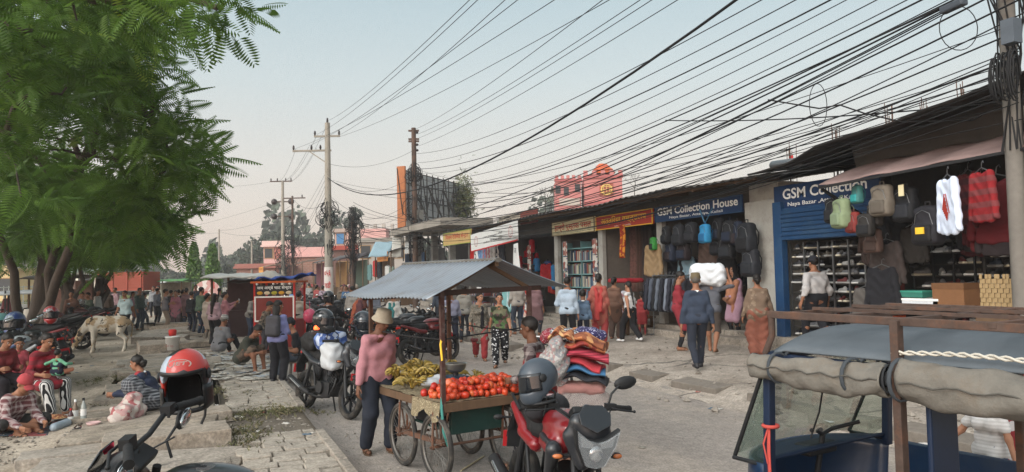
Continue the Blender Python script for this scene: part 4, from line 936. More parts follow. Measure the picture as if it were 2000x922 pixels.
for a,c,w_,h_ in(((0,0),(1.05,0),.05,.09),((0,1.8),(1.05,1.8),.05,.09)): b=MB(); b.beam((a[0],a[1],CZ-.03),(c[0],c[1],CZ-.03),w_,h_); b.build('end_rail',M_wood,cart,bev=.006)
for x in(0,1.05): b=MB(); b.beam((x,.03,CZ-.031),(x,1.98,CZ-.031),.05,.085); b.build('side_rail',M_wood,cart,bev=.006)
for x in WX:
    b=MB(); b.beam((x,-.02,.40),(x,1.05,.36),.035,.05,0); b.beam((x+.07,-.02,.37),(x+.07,1.05,.37),.03,.04)
    for y in WY: b.beam((x-.045,y,.335),(x-.03,y,CZ-.08),.03,.012); b.beam((x+.055,y,.335),(x+.05,y,CZ-.08),.03,.012); b.tube([(x+.05,y-.16,CZ-.08),(x+.05,y-.06,.40),(x+.05,y,.34),(x+.05,y+.06,.40),(x+.05,y+.16,CZ-.08)],.012,6)
    b.build('wheel_frame',M_rust,cart)
for y in WY: b=MB(); b.cyl((WX[0]-.07,y,.335),(WX[1]+.07,y,.335),.014,n=8); b.build('axle',M_rust,cart)
b=MB(); b.box((.47,.16,.56),(.62,.06,.27)); b.box((.47,.6,.44),(.6,.85,.025)); b.build('green_box',mat('#173832',.6,var=.25,sc_=4,dirt=('#3d3a33',3,.5)),cart,bev=.008)
b=MB(); b.box((.4,.8,.57),(.45,.4,.22)); b.build('under_shelf_crate',mat('#27272a',.7),cart,bev=.01)
b=MB(); b.sph((.3,.3,.47),(.17,.12,.06),12); b.build('carrier_bag',mat('#c9c3bd',.6,pat='spots',cols=('#b36a6a',),ps=22),cart)
PZ={(0,0):1.88,(1.05,0):1.9,(0,1.8):1.80,(1.05,1.8):1.86}
for (x,y),z in PZ.items():
    b=MB(); b.box((x,y,(z+CZ-.1)/2),(.042,.042,z-CZ+.1)); b.build('roof_post',mat('#4a2f2a',.7,.2,var=.3,sc_=10,dirt=('#6b625c',8,.6)) if y==0 else M_rust,cart)
b=MB()
for y,z in((0,1.86),(1.8,1.78)): b=MB(); b.beam((-.1,y,z),(1.2,y,z+.02),.035,.05); b.build('cross_beam',mat('#3a2a25',.8,var=.3),cart)
for x,z in((0,1.40),(1.05,1.42)): b=MB(); b.tube([(x,-.02,z),(x,.9,z-.012),(x,1.85,z+.01)],.008,6); b.build('side_rod',M_black,cart)
b=MB(); b.tube([(0,1.8,1.44),(1.05,1.8,1.46)],.008,6); b.build('cross_rod',M_black,cart); b=MB(); b.tube([(0,.0,1.40),(1.05,0,1.47)],.008,6); b.build('cross_rod',M_black,cart)
RY0,RY1=-.22,1.98; RZ=2.19
def roofside(xa,za,xb,zb,name):
    b=MB(); n=26
    b.grid(lambda u,v:(xa+(xb-xa)*v, RY0+(RY1-RY0)*u, za+(zb-za)*v+.009*math.sin(u*n*2*math.pi)-.03*math.sin(v*math.pi)*(.4+.6*abs(math.sin(u*5)))+.012*math.sin(u*7)*(1-v)),n*6,6)
    return b.build(name,mat('#8a9199',.45,.55,var=.12,sc_=1.5,dirt=('#6d6258',2.,.45)),cart,solid=.004)
roofside(-.28,1.81,.53,RZ,'roof_sheet'); roofside(1.42,1.88,.53,RZ+.004,'roof_sheet')
b=MB(); b.beam((.53,RY0+.02,RZ-.05),(.53,RY1,RZ-.05),.04,.05)
for y in(.0,1.8): b.beam((0,y,1.86),(.53,y,RZ-.05),.03,.04); b.beam((1.05,y,1.88),(.53,y,RZ-.05),.03,.04)
b.build('rafter',M_wood,cart)
b=MB(); b.lathe([(.09,RY0-.01),(.09,RY1)],14,0,Matrix.Translation((.53,0,RZ-.085))@Matrix.Rotation(R(-90),4,'X'),ang=2*math.pi) if False else b.tube([(.53,RY0-.01,RZ-.012),(.53,RY1,RZ-.012)],.04,10,flat=.6); b.build('ridge_cap',M_tin,cart)
# sacking cover on the deck
b=MB(); b.grid(lambda u,v:(-.03+1.1*u,.0+1.75*v,CZ+.022+.012*fbm(u*9,v*14)-(.16*sstep(.0,.05,.05-u)*0)),30,40); b.grid(lambda u,v:(-.033-.02*v+.012*math.sin(u*25),.0+.62*u,CZ+.02-.2*v*(.75+.25*math.sin(u*9))),30,8)
b.build('sacking',mat('#7d715a',.9,var=.3,sc_=25,pat='spots',cols=('#a3977c',),ps=60,bump=.5),cart)
b=MB(); b.tube([(.0,0.02,.9),(-.03,-.02,.74),(-.02,-.04,.5),(.03,-.04,.36)],.014,6,flat=.4); b.build('cloth_strip',mat('#3f7d76',.9),cart)
b=MB(); b.tube([(0,0,1.42),(-.03,-.02,1.36),(-.02,-.03,1.2)],.012,6); b.build('yellow_string',M_yel,cart)
def cl(p): return CM@V(p)
# tomatoes, each its own
TM=mat('#b52d18',.38,var=.2,sc_=9,coat=.15,spec=.4); TMS=[mat(c,.38,var=.2,sc_=9,coat=.15,spec=.4) for c in('#c04524','#a8261a','#bf5a30','#b8341c')]
tb=MB(); tb.lathe([(0,.026),(.008,.030),(.022,.031),(.036,.018),(.040,0),(.035,-.02),(.02,-.031),(0,-.033)],14); to=tb.build('tomato',[TM,mat('#53622a',.8)])
sb=MB()
for i in range(5): a=i*1.257; sb.add([(0,0,.030),(.012*math.cos(a+.3),.012*math.sin(a+.3),.035),(.024*math.cos(a),.024*math.sin(a),.036),(.012*math.cos(a-.3),.012*math.sin(a-.3),.035)],[(0,1,2,3)])
first=True; lay=[]
for L_,(m_,n_) in enumerate(((.0,0),(.07,1),(.15,2))):
    x=.06+m_
    while x<1.02-m_*.6:
        y=.05+m_*.8
        while y<.56-m_*.9: lay.append((x+U(-.024,.024),y+U(-.024,.024),CZ+.056+L_*.05+U(-.012,.02))); y+=.071
        x+=.07
for p in lay:
    o=to if first else to.copy()
    if not first: COL.objects.link(o)
    first=False; o.location=cl(p); o.rotation_euler=(U(-1.6,1.6),U(-1.6,1.6),U(0,6)); s_=U(.78,1.14); o.scale=(s_*U(.93,1.07),s_*U(.93,1.07),s_*U(.85,1))
    if random.random()<.6: o.material_slots[0].link='OBJECT'; o.material_slots[0].material=random.choice(TMS)
    tag(o,'ripe red tomato heaped on the near end of the cart','tomato','tomatoes heaped on the cart')
# bananas by the hand
YM=[mat(c,.55,var=.2,sc_=14,dirt=('#4d3a1c',22,.55)) for c in('#a5893a','#8c7a38','#b0985a')]
def banana_hand(label,n=9):
    t=thing('banana_bunch',label,'bananas',group='banana bunches piled on the cart')
    for i in range(n):
        a=(i-(n-1)/2)*.2; k=i%2; b=MB()
        pts=[]
        for j in range(6):
            s_=j/5; r_=.02+.17*s_; pts.append((math.sin(a)*r_*(.6+.5*s_),math.cos(a*.8)*r_, .015+k*.03+.075*math.sin(s_*2.4)))
        b.tube(pts,[.007,.015,.019,.019,.014,.005],7,0); b.build('banana',YM[(i+1)%3],t)
    b=MB(); b.sph((0,.01,.025),(.03,.02,.025),8); b.build('stalk',mat('#4a3b1d',.9),t); return t
b0=banana_hand('bunch of ripe yellow bananas in the heap on the cart'); bn0=[b0,banana_hand('bunch of ripe yellow bananas in the heap on the cart',7)]
sp=[(U(.05,.98),U(1.0,1.72),CZ+.03+U(0,.03)) for _ in range(44)]+[(U(.1,.7),U(1.15,1.65),CZ+.1+U(0,.05)) for _ in range(30)]+[(.9,1.5,CZ+.12),(.95,1.6,CZ+.15),(.08,.88,CZ+.04),(.2,.95,CZ+.05),(.06,1.0,CZ+.06)]
for i,p in enumerate(sp):
    o=bn0[i] if i<2 else copy_tree(bn0[i%2]); o.location=cl(p); o.rotation_euler=(U(-.5,.5),U(-.4,.4),U(0,6.28)); o.scale=(U(.62,.8),)*3
# weighing scale with bowl
t=thing('weighing_scale','dark blue kitchen balance with a steel bowl on top','scale',cl((.62,.86,CZ+.03)),math.atan2(uy.y,uy.x))
b=MB(); b.prism([(-.17,-.13),(.17,-.13),(.15,.13),(-.15,.13)],.09); b.box((0,0,.10),(.26,.2,.03)); b.build('base',mat('#25384a',.5,var=.2),t,bev=.01)
b=MB(); b.lathe([(.0,.155),(.06,.155),(.11,.19),(.125,.245),(.132,.25),(.12,.243),(.105,.195),(.055,.165),(0,.163)],28); b.build('bowl',mat('#a7a39d',.3,.85,var=.1),t)
b=MB(); b.cyl((0,0,.11),(0,0,.157),.03); b.build('pan_support',M_black,t)
p=cl((.35,.92,CZ+.05)); o=blob('carrier_bag',[('e',(0,0,.04),(.14,.11,.05),None),('e',(.08,.02,.08),(.06,.05,.05),None)],mat('#b9bcc0',.5,var=.1),None,.02,.03,.008,loc=p); tag(o,'crumpled whitish plastic bag lying beside the scale','bag')
# seller
VS=gp(738,884); 
vh=V(cl((.15,1.45,.86)))
rzv=facing(36); inv=(Matrix.Translation(VS)@Matrix.Rotation(rzv,4,'Z')@Matrix.Scale(1.66/1.7,4)).inverted()
person('man in faded pink shirt and cream bucket hat handling bananas at the cart',VS,1.66,36,STAND(lean=9,head=(17,16),fl=(-.13,.06,.085),fr=(.12,-.08,.085),hl=tuple(inv@V(cl((-.02,1.66,.93)))),eL=(-.8,-.3,-.4),hr=(.285,.07,.72),curl=.55),('shirt',mat('#a5737a',.9,var=.14,sc_=10,bump=.35,bs=24)),('loose',mat('#1d222d',.9,var=.2,sc_=8)),'short',3,None,('bucket',mat('#9f9584',.9,var=.2,sc_=20)),rz=rzv)
# ================================================================= everyone in the street
def mute(c,f=.2):
    c=hx(c); g=.3*c[0]+.55*c[1]+.15*c[2]; return tuple(round((x*(1-f)+g*f)*.88,4) for x in c)
def Cm(c,**k): return mat(mute(c),.9,var=.13,sc_=10,bump=.25,bs=35,**k)
def Pm(c,pat,cols,ps,**k): return mat(mute(c),.9,var=.1,sc_=10,pat=pat,cols=tuple(mute(x) for x in cols),ps=ps,**k)
BLK=Cm('#1c1c21'); NVY=Cm('#20263a'); JEAN=Cm('#35435a'); DGR=Cm('#33343a'); KHA=Cm('#8b7c66'); WSH=mat('#d8d8d8',.6,var=.06); BSH=mat('#222226',.5,var=.1)
def per(px,hy_,fy_,label,face,pose,top,bot,hair='short',lo=1.5,hi=1.76,**k):
    p=gp(px,fy_); h=min(hi,max(lo,(fy_-hy_)/FPX*depth(p))); return person(label,p,h,face,pose,top,bot,hair,**k)
def dloc(px,d,z=None):
    p=pt(px,540,d); return V((p.x,p.y,gz(p.x,p.y) if z is None else z))
# walking on the road and forecourt
per(938,570,703,'woman in olive grey kurta with black scarf and red trousers walking',8,WALK(1,head=(2,35)),('kurta3',Cm('#6d675c',pat='floral',cols=('#7d766a','#5d574d'),ps=30)),('loose',Cm('#9c1d22')),'bun',female=True,skin=2,extras=(('dupatta',BLK),('prims','hem_band',Cm('#5a1a1e'),[('c',(-.09,.03,.5),(.09,.03,.5),.152,.152),('cut',(0,0,.55),(0,0,1)),('cut',(0,0,.47),(0,0,-1))])))
per(978,572,715,'woman in green floral top and black trousers with white ovals',-4,WALK(-1,head=(0,12)),('tee',Pm('#35492c','floral',('#2a3522','#6b6a4c','#5f3f3c','#466b35'),13)),('loose',Pm('#16171c','spots',('#c9c9cc',),17)),'bun',female=True,skin=2)
per(882,563,690,'man in lavender shirt and dark trousers behind the cart posts',12,WALK(1,head=(0,-10)),('tuck',Cm('#8b8ba3')),('trousers',Cm('#1c2030')),'short',hat=('cap',Cm('#8d8474')),shoes=WSH)
person('man in pale blue shirt with rolled sleeves seen from behind',dloc(1107,17.6),1.72,172,STAND(hl=(-.2,.28,1.05),hr=(.24,.05,.8)),('shirt',Cm('#a3b6c9')),('trousers',BLK),shoes=BSH)
person('boy in washed denim jacket seen from behind beside the pale blue shirt',dloc(1137,17.9),1.36,175,STAND(),('jacket',Cm('#56718d')),('trousers',NVY),shoes=BSH)
per(1172,535,672,'woman in rust red sari suit seen from behind',165,STAND(hl=(-.2,.16,.95)),('kurta3',Cm('#a8503f')),('loose',Cm('#a32a2a')),'bun',female=True,extras=(('dupatta',Cm('#b5231f'),'back'),))
person('woman in plain brown kurta standing right of the rust red suit',dloc(1198,19.2),1.6,150,STAND(),('kurta3',Cm('#75513e')),('loose',Cm('#5a4338')),'bun',female=True)
per(1233,552,668,'young woman in white sleeveless top and wide black trousers',-140,WALK(1),('vest',Cm('#d4d3d3')),('loose',BLK),'pony',female=True,shoes=WSH,skin=2)
person('child in red dress standing between the wide black trousers and the table',dloc(1252,19.6),1.15,170,STAND(),('kurta',Cm('#a8262a')),('leggings',Cm('#8f1f24')),'bun',female=True)
person('woman in white printed shawl bending over the display table',dloc(1213,20.0),1.5,40,STAND(lean=28),('kurta3',Pm('#cfc8cc','floral',('#c07e8a','#d9d3d6','#b5b5c4'),12)),('loose',Cm('#b07a86')),'bun',female=True,extras=(('dupatta',Cm('#d2cfd4')),))
per(1365,527,722,'man in navy blazer and khaki cap seen from behind',176,WALK(-1,head=(0,-8),hl=(-.27,.02,.8),hr=(.27,.0,.8)),('jacket',Cm('#2f3b4f')),('trousers',Cm('#262c3a')),'grey',hat=('topi',Cm('#6b5c3f')),shoes=BSH,lo=1.66)
per(1327,530,684,'woman in crimson kurta looking down beside the navy blazer',75,STAND(head=(18,0),hl=(-.1,.3,1.05),hr=(.1,.3,1.05)),('kurta',Cm('#8f1226')),('leggings',BLK),'pony',female=True)
sk=per(1392,528,690,'barelegged man in grey shirt carrying a white sack on his shoulder',158,WALK(1,lean=14,hr=(.34,.12,1.62),eR=(1,-.2,0),hl=(-.2,.3,1.3),palmR=(0,1,0)),('shirt',Cm('#585a63')),('shorts',Cm('#4a3f38')),'short',lo=1.6)
o,inf=sk; q=o.matrix_basis@(inf['N']+V((-.06,-.06,.14)))
s_=blob('white_sack',[('b',(0,0,0),(.36,.2,.22),None,.12),('e',(.2,0,-.1),(.18,.17,.18),None)],mat('#d2d6db',.7,var=.05,bump=.4,bs=12),None,.03,.08,.012,loc=V(q)+V((0,0,.12)),rz=facing(170)); tag(s_,'bulging white sack carried on the shoulder of a barelegged man','sack')
per(1440,513,665,'woman in pink kurta with orange shawl standing facing left',-62,STAND(hl=(-.04,.24,.98),hr=(.04,.25,.96)),('kurta',Cm('#b98aa0')),('leggings',BLK),'pony',female=True,skin=2,shoes=BSH,extras=(('dupatta',Cm('#b5724a'),'wide'),))
p=xplane(1479,560,10.2); p.z=gz(p.x,p.y)
person('woman in long patterned brown cardigan seen from behind',p,1.62,170,STAND(hl=(-.3,.1,.8),hr=(.32,.12,.82)),('coat',Pm('#77604c','spots',('#8d765e',),11)),('skirt',Cm('#8a4a34')),'bun',female=True,build_=1.1)
p=xplane(1594,560,10.95); p.z=.49
person('man in white shirt and dark cap at the blue shoe shop',p,1.76,-165,WALK(1,hl=(-.36,-.05,.86),hr=(.34,.12,.84)),('tuck',Cm('#b9b6b6')),('trousers',Cm('#1a1c24')),'short',hat=('cap',Cm('#20222c')),shoes=BSH,build_=1.14)
# right hand corner
person('small child in white ribbed t shirt and blue jeans',dloc(1918,5.75),1.16,-60,WALK(1,hl=(-.34,.14,.78),hr=(.3,.3,.98)),('tee',Pm('#d2d0cf','hstripe',('#c3c1bf',),26)),('trousers',Cm('#34496b')),'bun',female=True,skin=2)
person('woman in red and white clothes holding out a hand to the child',dloc(2003,6.1),1.52,-80,STAND(hl=(-.2,.5,.95),hr=(.2,.4,.95)),('kurta',Pm('#97141f','spots',('#c9c0bf',),7)),('loose',Cm('#a01a26')),'bun',female=True,skin=2)
# blanket seller
BS=cw(.27,7.8,0)
person('blanket seller in red and plaid with a stack of blankets on his back',BS,1.60,-112,WALK(1,lean=10,hl=(-.2,.25,1.0),hr=(.2,.2,1.0),head=(5,0)),('shirt',Pm('#3f2c30','plaid',('#8b7f7c',),11)),('trousers',Cm('#1f1f26')),'short',skin=3,extras=(('prims','vest',Cm('#8d1b1f'),[('c',(-.1,.02,.86),(.1,.0,.86),.15,.15),('c',(-.09,.03,1.15),(.09,.03,1.15),.14,.14)]),))
bl=[('#2b2c33','folded black blanket, lowest of the carried stack',.19,.052,None),('#2d6f9e','folded blue blanket in the carried stack',.2,.06,None),('#b81a2c','folded crimson blanket under the pink one',.205,.075,None),('#c02544','folded pink red ribbed blanket in the middle of the stack',.205,.08,('hstripe',('#8e1630',),40)),('#a8341f','folded rust blanket under the orange ones',.2,.06,('floral',('#b5682e','#8b2a20'),20)),('#c0702e','folded orange brown blanket with swirls',.2,.075,('floral',('#8f4a22','#c98a45','#7b3a20'),16)),('#b8713a','rolled orange patterned blanket on top right of the stack',.14,.06,('floral',('#8f4a22','#d1a160'),20))]
z=.94; BC_=cw(.66,7.42); RZ_=facing(-10)
for i,(c,l,rx_,th,pp) in enumerate(bl):
    m=Cm(c) if not pp else Pm(c,*pp)
    b=MB(); wv=lambda u,i=i:(.05+.008*(i%3))*math.sin((u-.5)*3.4+1.2+.25*math.sin(i*2.1))+.01*math.sin(u*13+i*1.9)
    L_=.5+.05*math.sin(i*2.7)
    def f(a,v,th=th,i=i):      # folded blanket: rounded fold at the camera side, wavy along its length
        x=(a-.5)*L_*(1 if i<6 else .55)+(0 if i<6 else .14); w=wv(a)*1.0+.012*math.sin(a*11+i); t=v*2*math.pi; return (x,-.19*math.cos(t)*(1.02+.06*math.sin(a*7+i)),w+th*.62*math.sin(t)*(1-.25*abs(math.cos(t))**4))
    b.grid(f,22,18); 
    for e in(0,22): b.add([b.v[e*19+j] for j in range(18)],[tuple(range(18)) if e==0 else tuple(range(18))[::-1]])
    for q_ in(.33,.66): b.tube([(x_ ,-.2,th*.62*(q_*2-1)*.5+wv(x_/L_+.5)) for x_ in [(-.5+.1*k_)*L_*(1 if i<6 else .5)+(0 if i<6 else .14) for k_ in range(11)]],.008,5)
    o=b.build('folded_blanket',m,loc=BC_+V((U(-.025,.025),U(-.025,.025),z+th*.6)),rz=RZ_+U(-.16,.16)); tag(o,l,'blanket'); z+=th*(1.12 if i<5 else .8)
for i,(c,pp,l,dx,dy,dz,rx_) in enumerate((('#8d1a2e',('spots',('#c9a0a8',),55),'crumpled red spotted cloth lying over the seller shoulder',-.2,.1,-.03,.18),('#2c2c33',('floral',('#c4c4c4','#3a3a44','#9a9aa2'),60),'crumpled black and white patterned cloth over the blankets',-.12,.06,-.02,.2),('#2d2756',('spots',('#a9a6c4',),50),'crumpled purple patterned cloth on the carried stack',.12,.12,-.02,.16),('#8d8a88',('floral',('#7b7c80','#9a7a78','#a5a29e'),42),'grey floral cloth hanging down in front of the seller',-.24,-.1,-.24,.12))):
    pr=[('e',(0,0,0),(rx_,.17,.075 if i<3 else .24),None),('e',(.08,.05,.03),(.12,.1,.05),None)]
    o=blob('draped_cloth',pr,Pm(c,*pp),None,.02,.05,.014,loc=cw(.66+dx,7.42+dy,z+.0+dz),rz=RZ_); tag(o,l,'cloth')
PLA=mat('#d8cbc8',.25,var=.05,trans=.75,spec=.5,bump=.5,bs=20,alpha=.55); PLB=mat('#c08a84',.3,var=.1,trans=.45,bump=.5,bs=20,alpha=.8)
o=blob('plastic_bag',[('b',(0,0,0),(.24,.17,.13),None,.1),('e',(.12,0,.12),(.14,.15,.08),None)],PLA,None,.025,.06,.014,loc=cw(.68,7.4,.74),rz=RZ_); tag(o,'clear plastic bag hanging below the carried blankets','bag')
o=blob('plastic_bag',[('b',(0,0,0),(.23,.165,.05),None,.04)],PLB,None,.025,.05,.012,loc=cw(.66,7.41,.90),rz=RZ_); tag(o,'reddish plastic wrapping directly under the black blanket','bag')
# people on the left pavement, near
def stool(p,h,label,m=M_wood,w=.3):
    t=thing('stool',label,'stool',p,U(0,3)); b=MB(); b.box((0,0,h-.02),(w,w,.04)); b.build('seat',m,t,bev=.01)
    for sx in(-1,1):
        for sy in(-1,1): b=MB(); b.beam((sx*w*.42,sy*w*.42,0),(sx*w*.36,sy*w*.36,h-.03),.035,.035); b.build('leg',m,t)
    b=MB(); b.box((0,0,h*.4),(w*.7,.025,.03)); b.build('stretcher',m,t); return t
per(288,700,806,'woman squatting in navy jacket and checked skirt with red scarf',-76,SQUAT(head=(2,-8),twist=-6),('jacket',Cm('#26304a')),('skirt',Pm('#31343b','plaid',('#83868c',),22)),'bun',lo=1.55,hi=1.56,female=True,extras=(('prims','scarf',Cm('#a8212b'),[('c',(-.08,.12,.62),(.08,.12,.62),.06,.06)]),))
mw=gp(95,808); mw_=V((mw.x,mw.y,mw.z)); stool(mw_+V((-.12,.05,0)),.44,'dark wooden stool under the woman with the baby',M_dark)
person('seated woman in maroon kurta and striped trousers holding a baby',mw_+V((-.1,.02,0)),1.62,62,SIT(.45,lean=14,head=(16,10),fl=(-.14,.42,.085),fr=(.13,.5,.085),hl=(-.08,.34,.72),hr=(.2,.34,.66)),('kurta3',Cm('#7d1a27',pat='hstripe',cols=('#8b1d2b',),ps=8)),('loose',Pm('#141417','stripe',('#c9c6c2',),30)),'bun',0,female=True)
bd=mw_+V((.16,-.22,.0)); bd.z=mw.z+.60
person('baby in navy vest and green sleeves held on the seated woman lap',bd,.72,172,{**FLOOR(lean=4),'hl':(-.42,.12,.42),'hr':(.40,.16,.40)},('shirt',Cm('#57a07a')),('shorts',Cm('#c9764f')),'short',0,extras=(('prims','vest',Cm('#181d33'),[('c',(-.12,-.06,.36),(.12,-.06,.36),.13,.13),('c',(-.1,-.09,.14),(.1,-.09,.14),.14,.14)]),))
person('small boy in pink red t shirt standing behind the man in red cap',dloc(40,12.1),1.10,18,STAND(head=(10,20)),('tee',Cm('#a83443')),('trousers',Cm('#22242e')),'short',0)
sp_=dloc(2,11.6); person('woman in dark red top leaning in at the left edge',sp_,1.6,62,SIT(.5,lean=22,head=(22,0)),('shirt',Cm('#7c1a1f')),('loose',Cm('#241f26')),'bun',0,female=True); stool(sp_,.46,'low stool under the woman at the left edge',M_dark)
rc=gp(24,846); person('man in red cap and plaid shirt sitting on the ground',rc,1.66,66,FLOOR(lean=34,head=(20,0),pel=(-.12,.14)),('shirt',Pm('#6e3a3e','plaid',('#b9a9a6',),14)),('shorts',Cm('#2e2d2b')),'short',0,hat=('cap',Cm('#b5323a')))
# cloth with wares in front of him
q0=gp(110,838); mt=MB(); mt.grid(lambda u,v:((u-.5)*2.3,(v-.5)*.95,.015+.008*fbm(u*8,v*5)),30,12); o=mt.build('ground_cloth',mat('#6d3438',.95,pat='floral',cols=('#3a3c44','#7d4545','#4b3f42','#2e3a44'),ps=5),loc=q0,rz=facing(90)+R(86),solid=.008); tag(o,'worn red and grey cloth spread on the ground with wares','cloth')
bt=None
def bottle(p,m,mc,label,h=.26):
    t=thing('bottle',label,'bottle',p); b=MB(); b.lathe([(0,0),(.036,.0),(.038,.02),(.036,h*.55),(.03,h*.66),(.014,h*.82),(.013,h*.9),(0,h*.9)],14); b.build('body',m,t); b=MB(); b.lathe([(.016,h*.88),(.016,h),(0,h)],10); b.build('cap',mc,t)
    b=MB(); b.lathe([(.0385,h*.2),(.0385,h*.5)],14); b.build('label',M_white,t)
for px,py,c,mc,l in((147,826,'#7d6a5a',M_white,'tall bottle with white cap, left on the ground cloth'),(163,824,'#9aa09c',BLK,'clear bottle with black cap, right on the ground cloth'),(138,833,'#4a2a2c',M_red,'short dark red bottle in front on the ground cloth')):
    bottle(gp(px,py)+V((0,0,.03)),mat(c,.2,var=.05,coat=.4),mc,l,.3 if 'tall' in l or 'clear' in l else .22)
def dish(p,r,m,label,mound=None):
    t=thing('dish',label,'dish',p); b=MB(); b.lathe([(0,.005),(r*.7,.008),(r,.035),(r*1.02,.035),(r*.72,0),(0,0)],24); b.build('plate',m,t)
    if mound: b=MB(); b.grid(lambda u,v:(r*.75*u*math.cos(v*6.2832),r*.75*u*math.sin(v*6.2832),.012+.06*(1-u*u)+.012*math.sin(v*31+u*9)*u),6,20); b.build('contents',mound,t)
dish(gp(112,823)+V((0,0,.03)),.2,mat('#8a8580',.5),'wide dish of snacks on the ground cloth',mat('#8d5a3c',pat='floral',cols=('#b08a5c','#6a3a2c'),ps=40))
dish(gp(182,834)+V((0,0,.03)),.09,mat('#c9a7a4',.5),'small pink dish on the ground cloth'); dish(gp(88,832)+V((0,0,.03)),.11,mat('#6f6a64',.5),'small grey dish beside the snack dish',mat('#a8452c'))
o=blob('water_jar',[('c',(-.14,0,.06),(.14,0,.06),.06,.055)],mat('#8e9aa4',.3,var=.1),None,.015,loc=gp(118,842)+V((0,0,.02)),rz=facing(90)); tag(o,'clear plastic bottle lying on its side on the ground cloth','bottle')
o=blob('bundle',[('e',(0,0,.1),(.2,.15,.14),None),('e',(.05,0,.26),(.1,.08,.1),None)],Cm('#7d7066'),None,.02,.05,.012,loc=gp(55,815)); tag(o,'grey brown cloth bundle beside the man in red cap','bundle')
g=gp(250,822); o=blob('rice_sack',[('b',(0,0,.12),(.24,.15,.12),None,.09),('e',(-.1,0,.28),(.13,.1,.1),None),('e',(.2,0,.08),(.12,.12,.08),None)],Pm('#b5a39a','floral',('#b98a86','#c2b3a8','#a35052'),16),None,.022,.06,.012,loc=g,rz=facing(80)); tag(o,'white and red printed sack beside the squatting woman','sack')
# people on the left pavement, further on
per(322,573,650,'man in grey t shirt and beige trousers with folded arms',120,STAND(hl=(.1,.26,1.12),hr=(-.08,.24,1.16)),('tee',Cm('#6a666b')),('trousers',Cm('#86725f')),lo=1.6)
per(245,567,660,'man in mint short sleeved shirt and black trousers walking',4,WALK(1,head=(2,-15)),('tee',Cm('#a3bcc0')),('trousers',BLK),shoes=BSH,skin=0,lo=1.64)
per(277,580,642,'person in white t shirt turned away near a low table',150,WALK(-1,lean=12),('tee',Cm('#c4c2c0')),('trousers',Cm('#5b5f66')))
per(258,590,636,'person in pink top behind the mint shirt',100,STAND(),('kurta3',Cm('#a87680')),('leggings',Cm('#6b6f80')),'pony',female=True)
per(392,563,655,'man in green polo shirt and jeans seen from behind',150,STAND(hl=(-.05,.3,1.1),hr=(.08,.3,1.12)),('tee',Cm('#4c6350')),('trousers',Cm('#27364a')),lo=1.66,build_=1.1)
per(373,570,652,'man in dark jacket and jeans standing left of the green polo',165,STAND(),('jacket',Cm('#1e2128')),('trousers',Cm('#273042')))
per(418,580,676,'woman with very long black hair in pale pink striped top',166,STAND(hl=(-.16,.24,1.05)),('shirt',Pm('#a58a92','hstripe',('#96727e',),30)),('loose',BLK),'long',female=True)
ph=per(438,578,664,'woman in pink top holding up a lit phone',122,STAND(hl=(-.1,.42,1.32),hr=(.08,.30,1.2)),('shirt',Cm('#a86a72')),('trousers',Cm('#4c3840')),'bun',female=True,skin=2)
o,inf=ph; q=o.matrix_basis@(inf['J']['wl']+V((.02,.09,.05))); b=MB(); b.box((0,0,0),(.075,.012,.15)); b.box((0,-.0075,0),(.066,.004,.138),1); tag(b.build('phone',[M_black,mat('#f0efe8',.3,emit=1.6,var=0)],loc=q,rz=facing(-60),bev=.004),'glowing phone held up by the woman in pink top','phone')
per(404,585,668,'woman in beige top standing behind the long haired woman',150,STAND(),('kurta3',Cm('#a89a8c')),('trousers',Cm('#7a6f62')),'bun',female=True)
per(357,575,633,'woman in black clothes with white shawl',140,STAND(hr=(.1,.3,1.1)),('kurta',BLK),('loose',BLK),'bun',female=True,extras=(('dupatta',Cm('#c2bfbd'),'wide'),))
per(343,577,640,'person in pink kurta between the grey t shirt and the white shawl',20,STAND(),('kurta3',Cm('#a35f6c')),('loose',Cm('#6a5a5c')),'bun',female=True)
per(349,576,634,'man in dark suit among the far group',-160,STAND(),('jacket',Cm('#23242b')),('trousers',BLK))
per(333,575,637,'man in navy shirt right behind the grey t shirt',160,STAND(),('shirt',Cm('#262a38')),('trousers',Cm('#2b3342')))
person('man in grey t shirt and striped cap sitting with his back turned',gp(430,694)+V((0,0,.0)),1.66,158,SIT(.16,lean=16,head=(12,0),fl=(-.2,.55,.085),fr=(.2,.5,.085)),('tee',Cm('#6b6b6f')),('trousers',BLK),'grey',hat=('topi',Pm('#b9b6b0','hstripe',('#55585c',),26)),skin=1,build_=1.08)
person('man in olive t shirt sitting bent over a booklet',gp(487,728)+V((-.1,.1,0)),1.68,72,SIT(.24,lean=34,head=(30,0),hl=(-.1,.42,.42),hr=(.1,.44,.42)),('tee',Cm('#3c3f35')),('shorts',Pm('#5b4a3c','floral',('#6e5a4a','#4a3d33'),14)),skin=1)
bk=per(542,592,747,'young woman in lavender shirt carrying a grey backpack',172,STAND(head=(4,-30),hl=(-.12,.28,1.08),hr=(.14,.28,1.0)),('shirt',Cm('#7478ad')),('loose',Cm('#1b1b22')),'long',female=True,shoes=BSH,extras=(('pack',Cm('#45444a'),Cm('#2d2c32')),))
p=gp(588,748); stool(p+V((.0,.1,0)),.42,'dark low stool under the man in black t shirt',M_concd,.34)
person('man in black t shirt and dark cap sitting on a low stool',p+V((0,.1,0)),1.7,-72,SIT(.42,lean=20,head=(10,0)),('tee',Cm('#1d1e24')),('trousers',Cm('#3d4653')),skin=0,hat=('cap',Cm('#23242c')),shoes=BSH)
per(490,572,668,'man in grey shirt and jeans leaning into the red stall',60,STAND(lean=24,head=(15,0),hl=(-.15,.4,1.0),hr=(.15,.4,1.0)),('shirt',Cm('#8a8781')),('trousers',JEAN),lo=1.62)
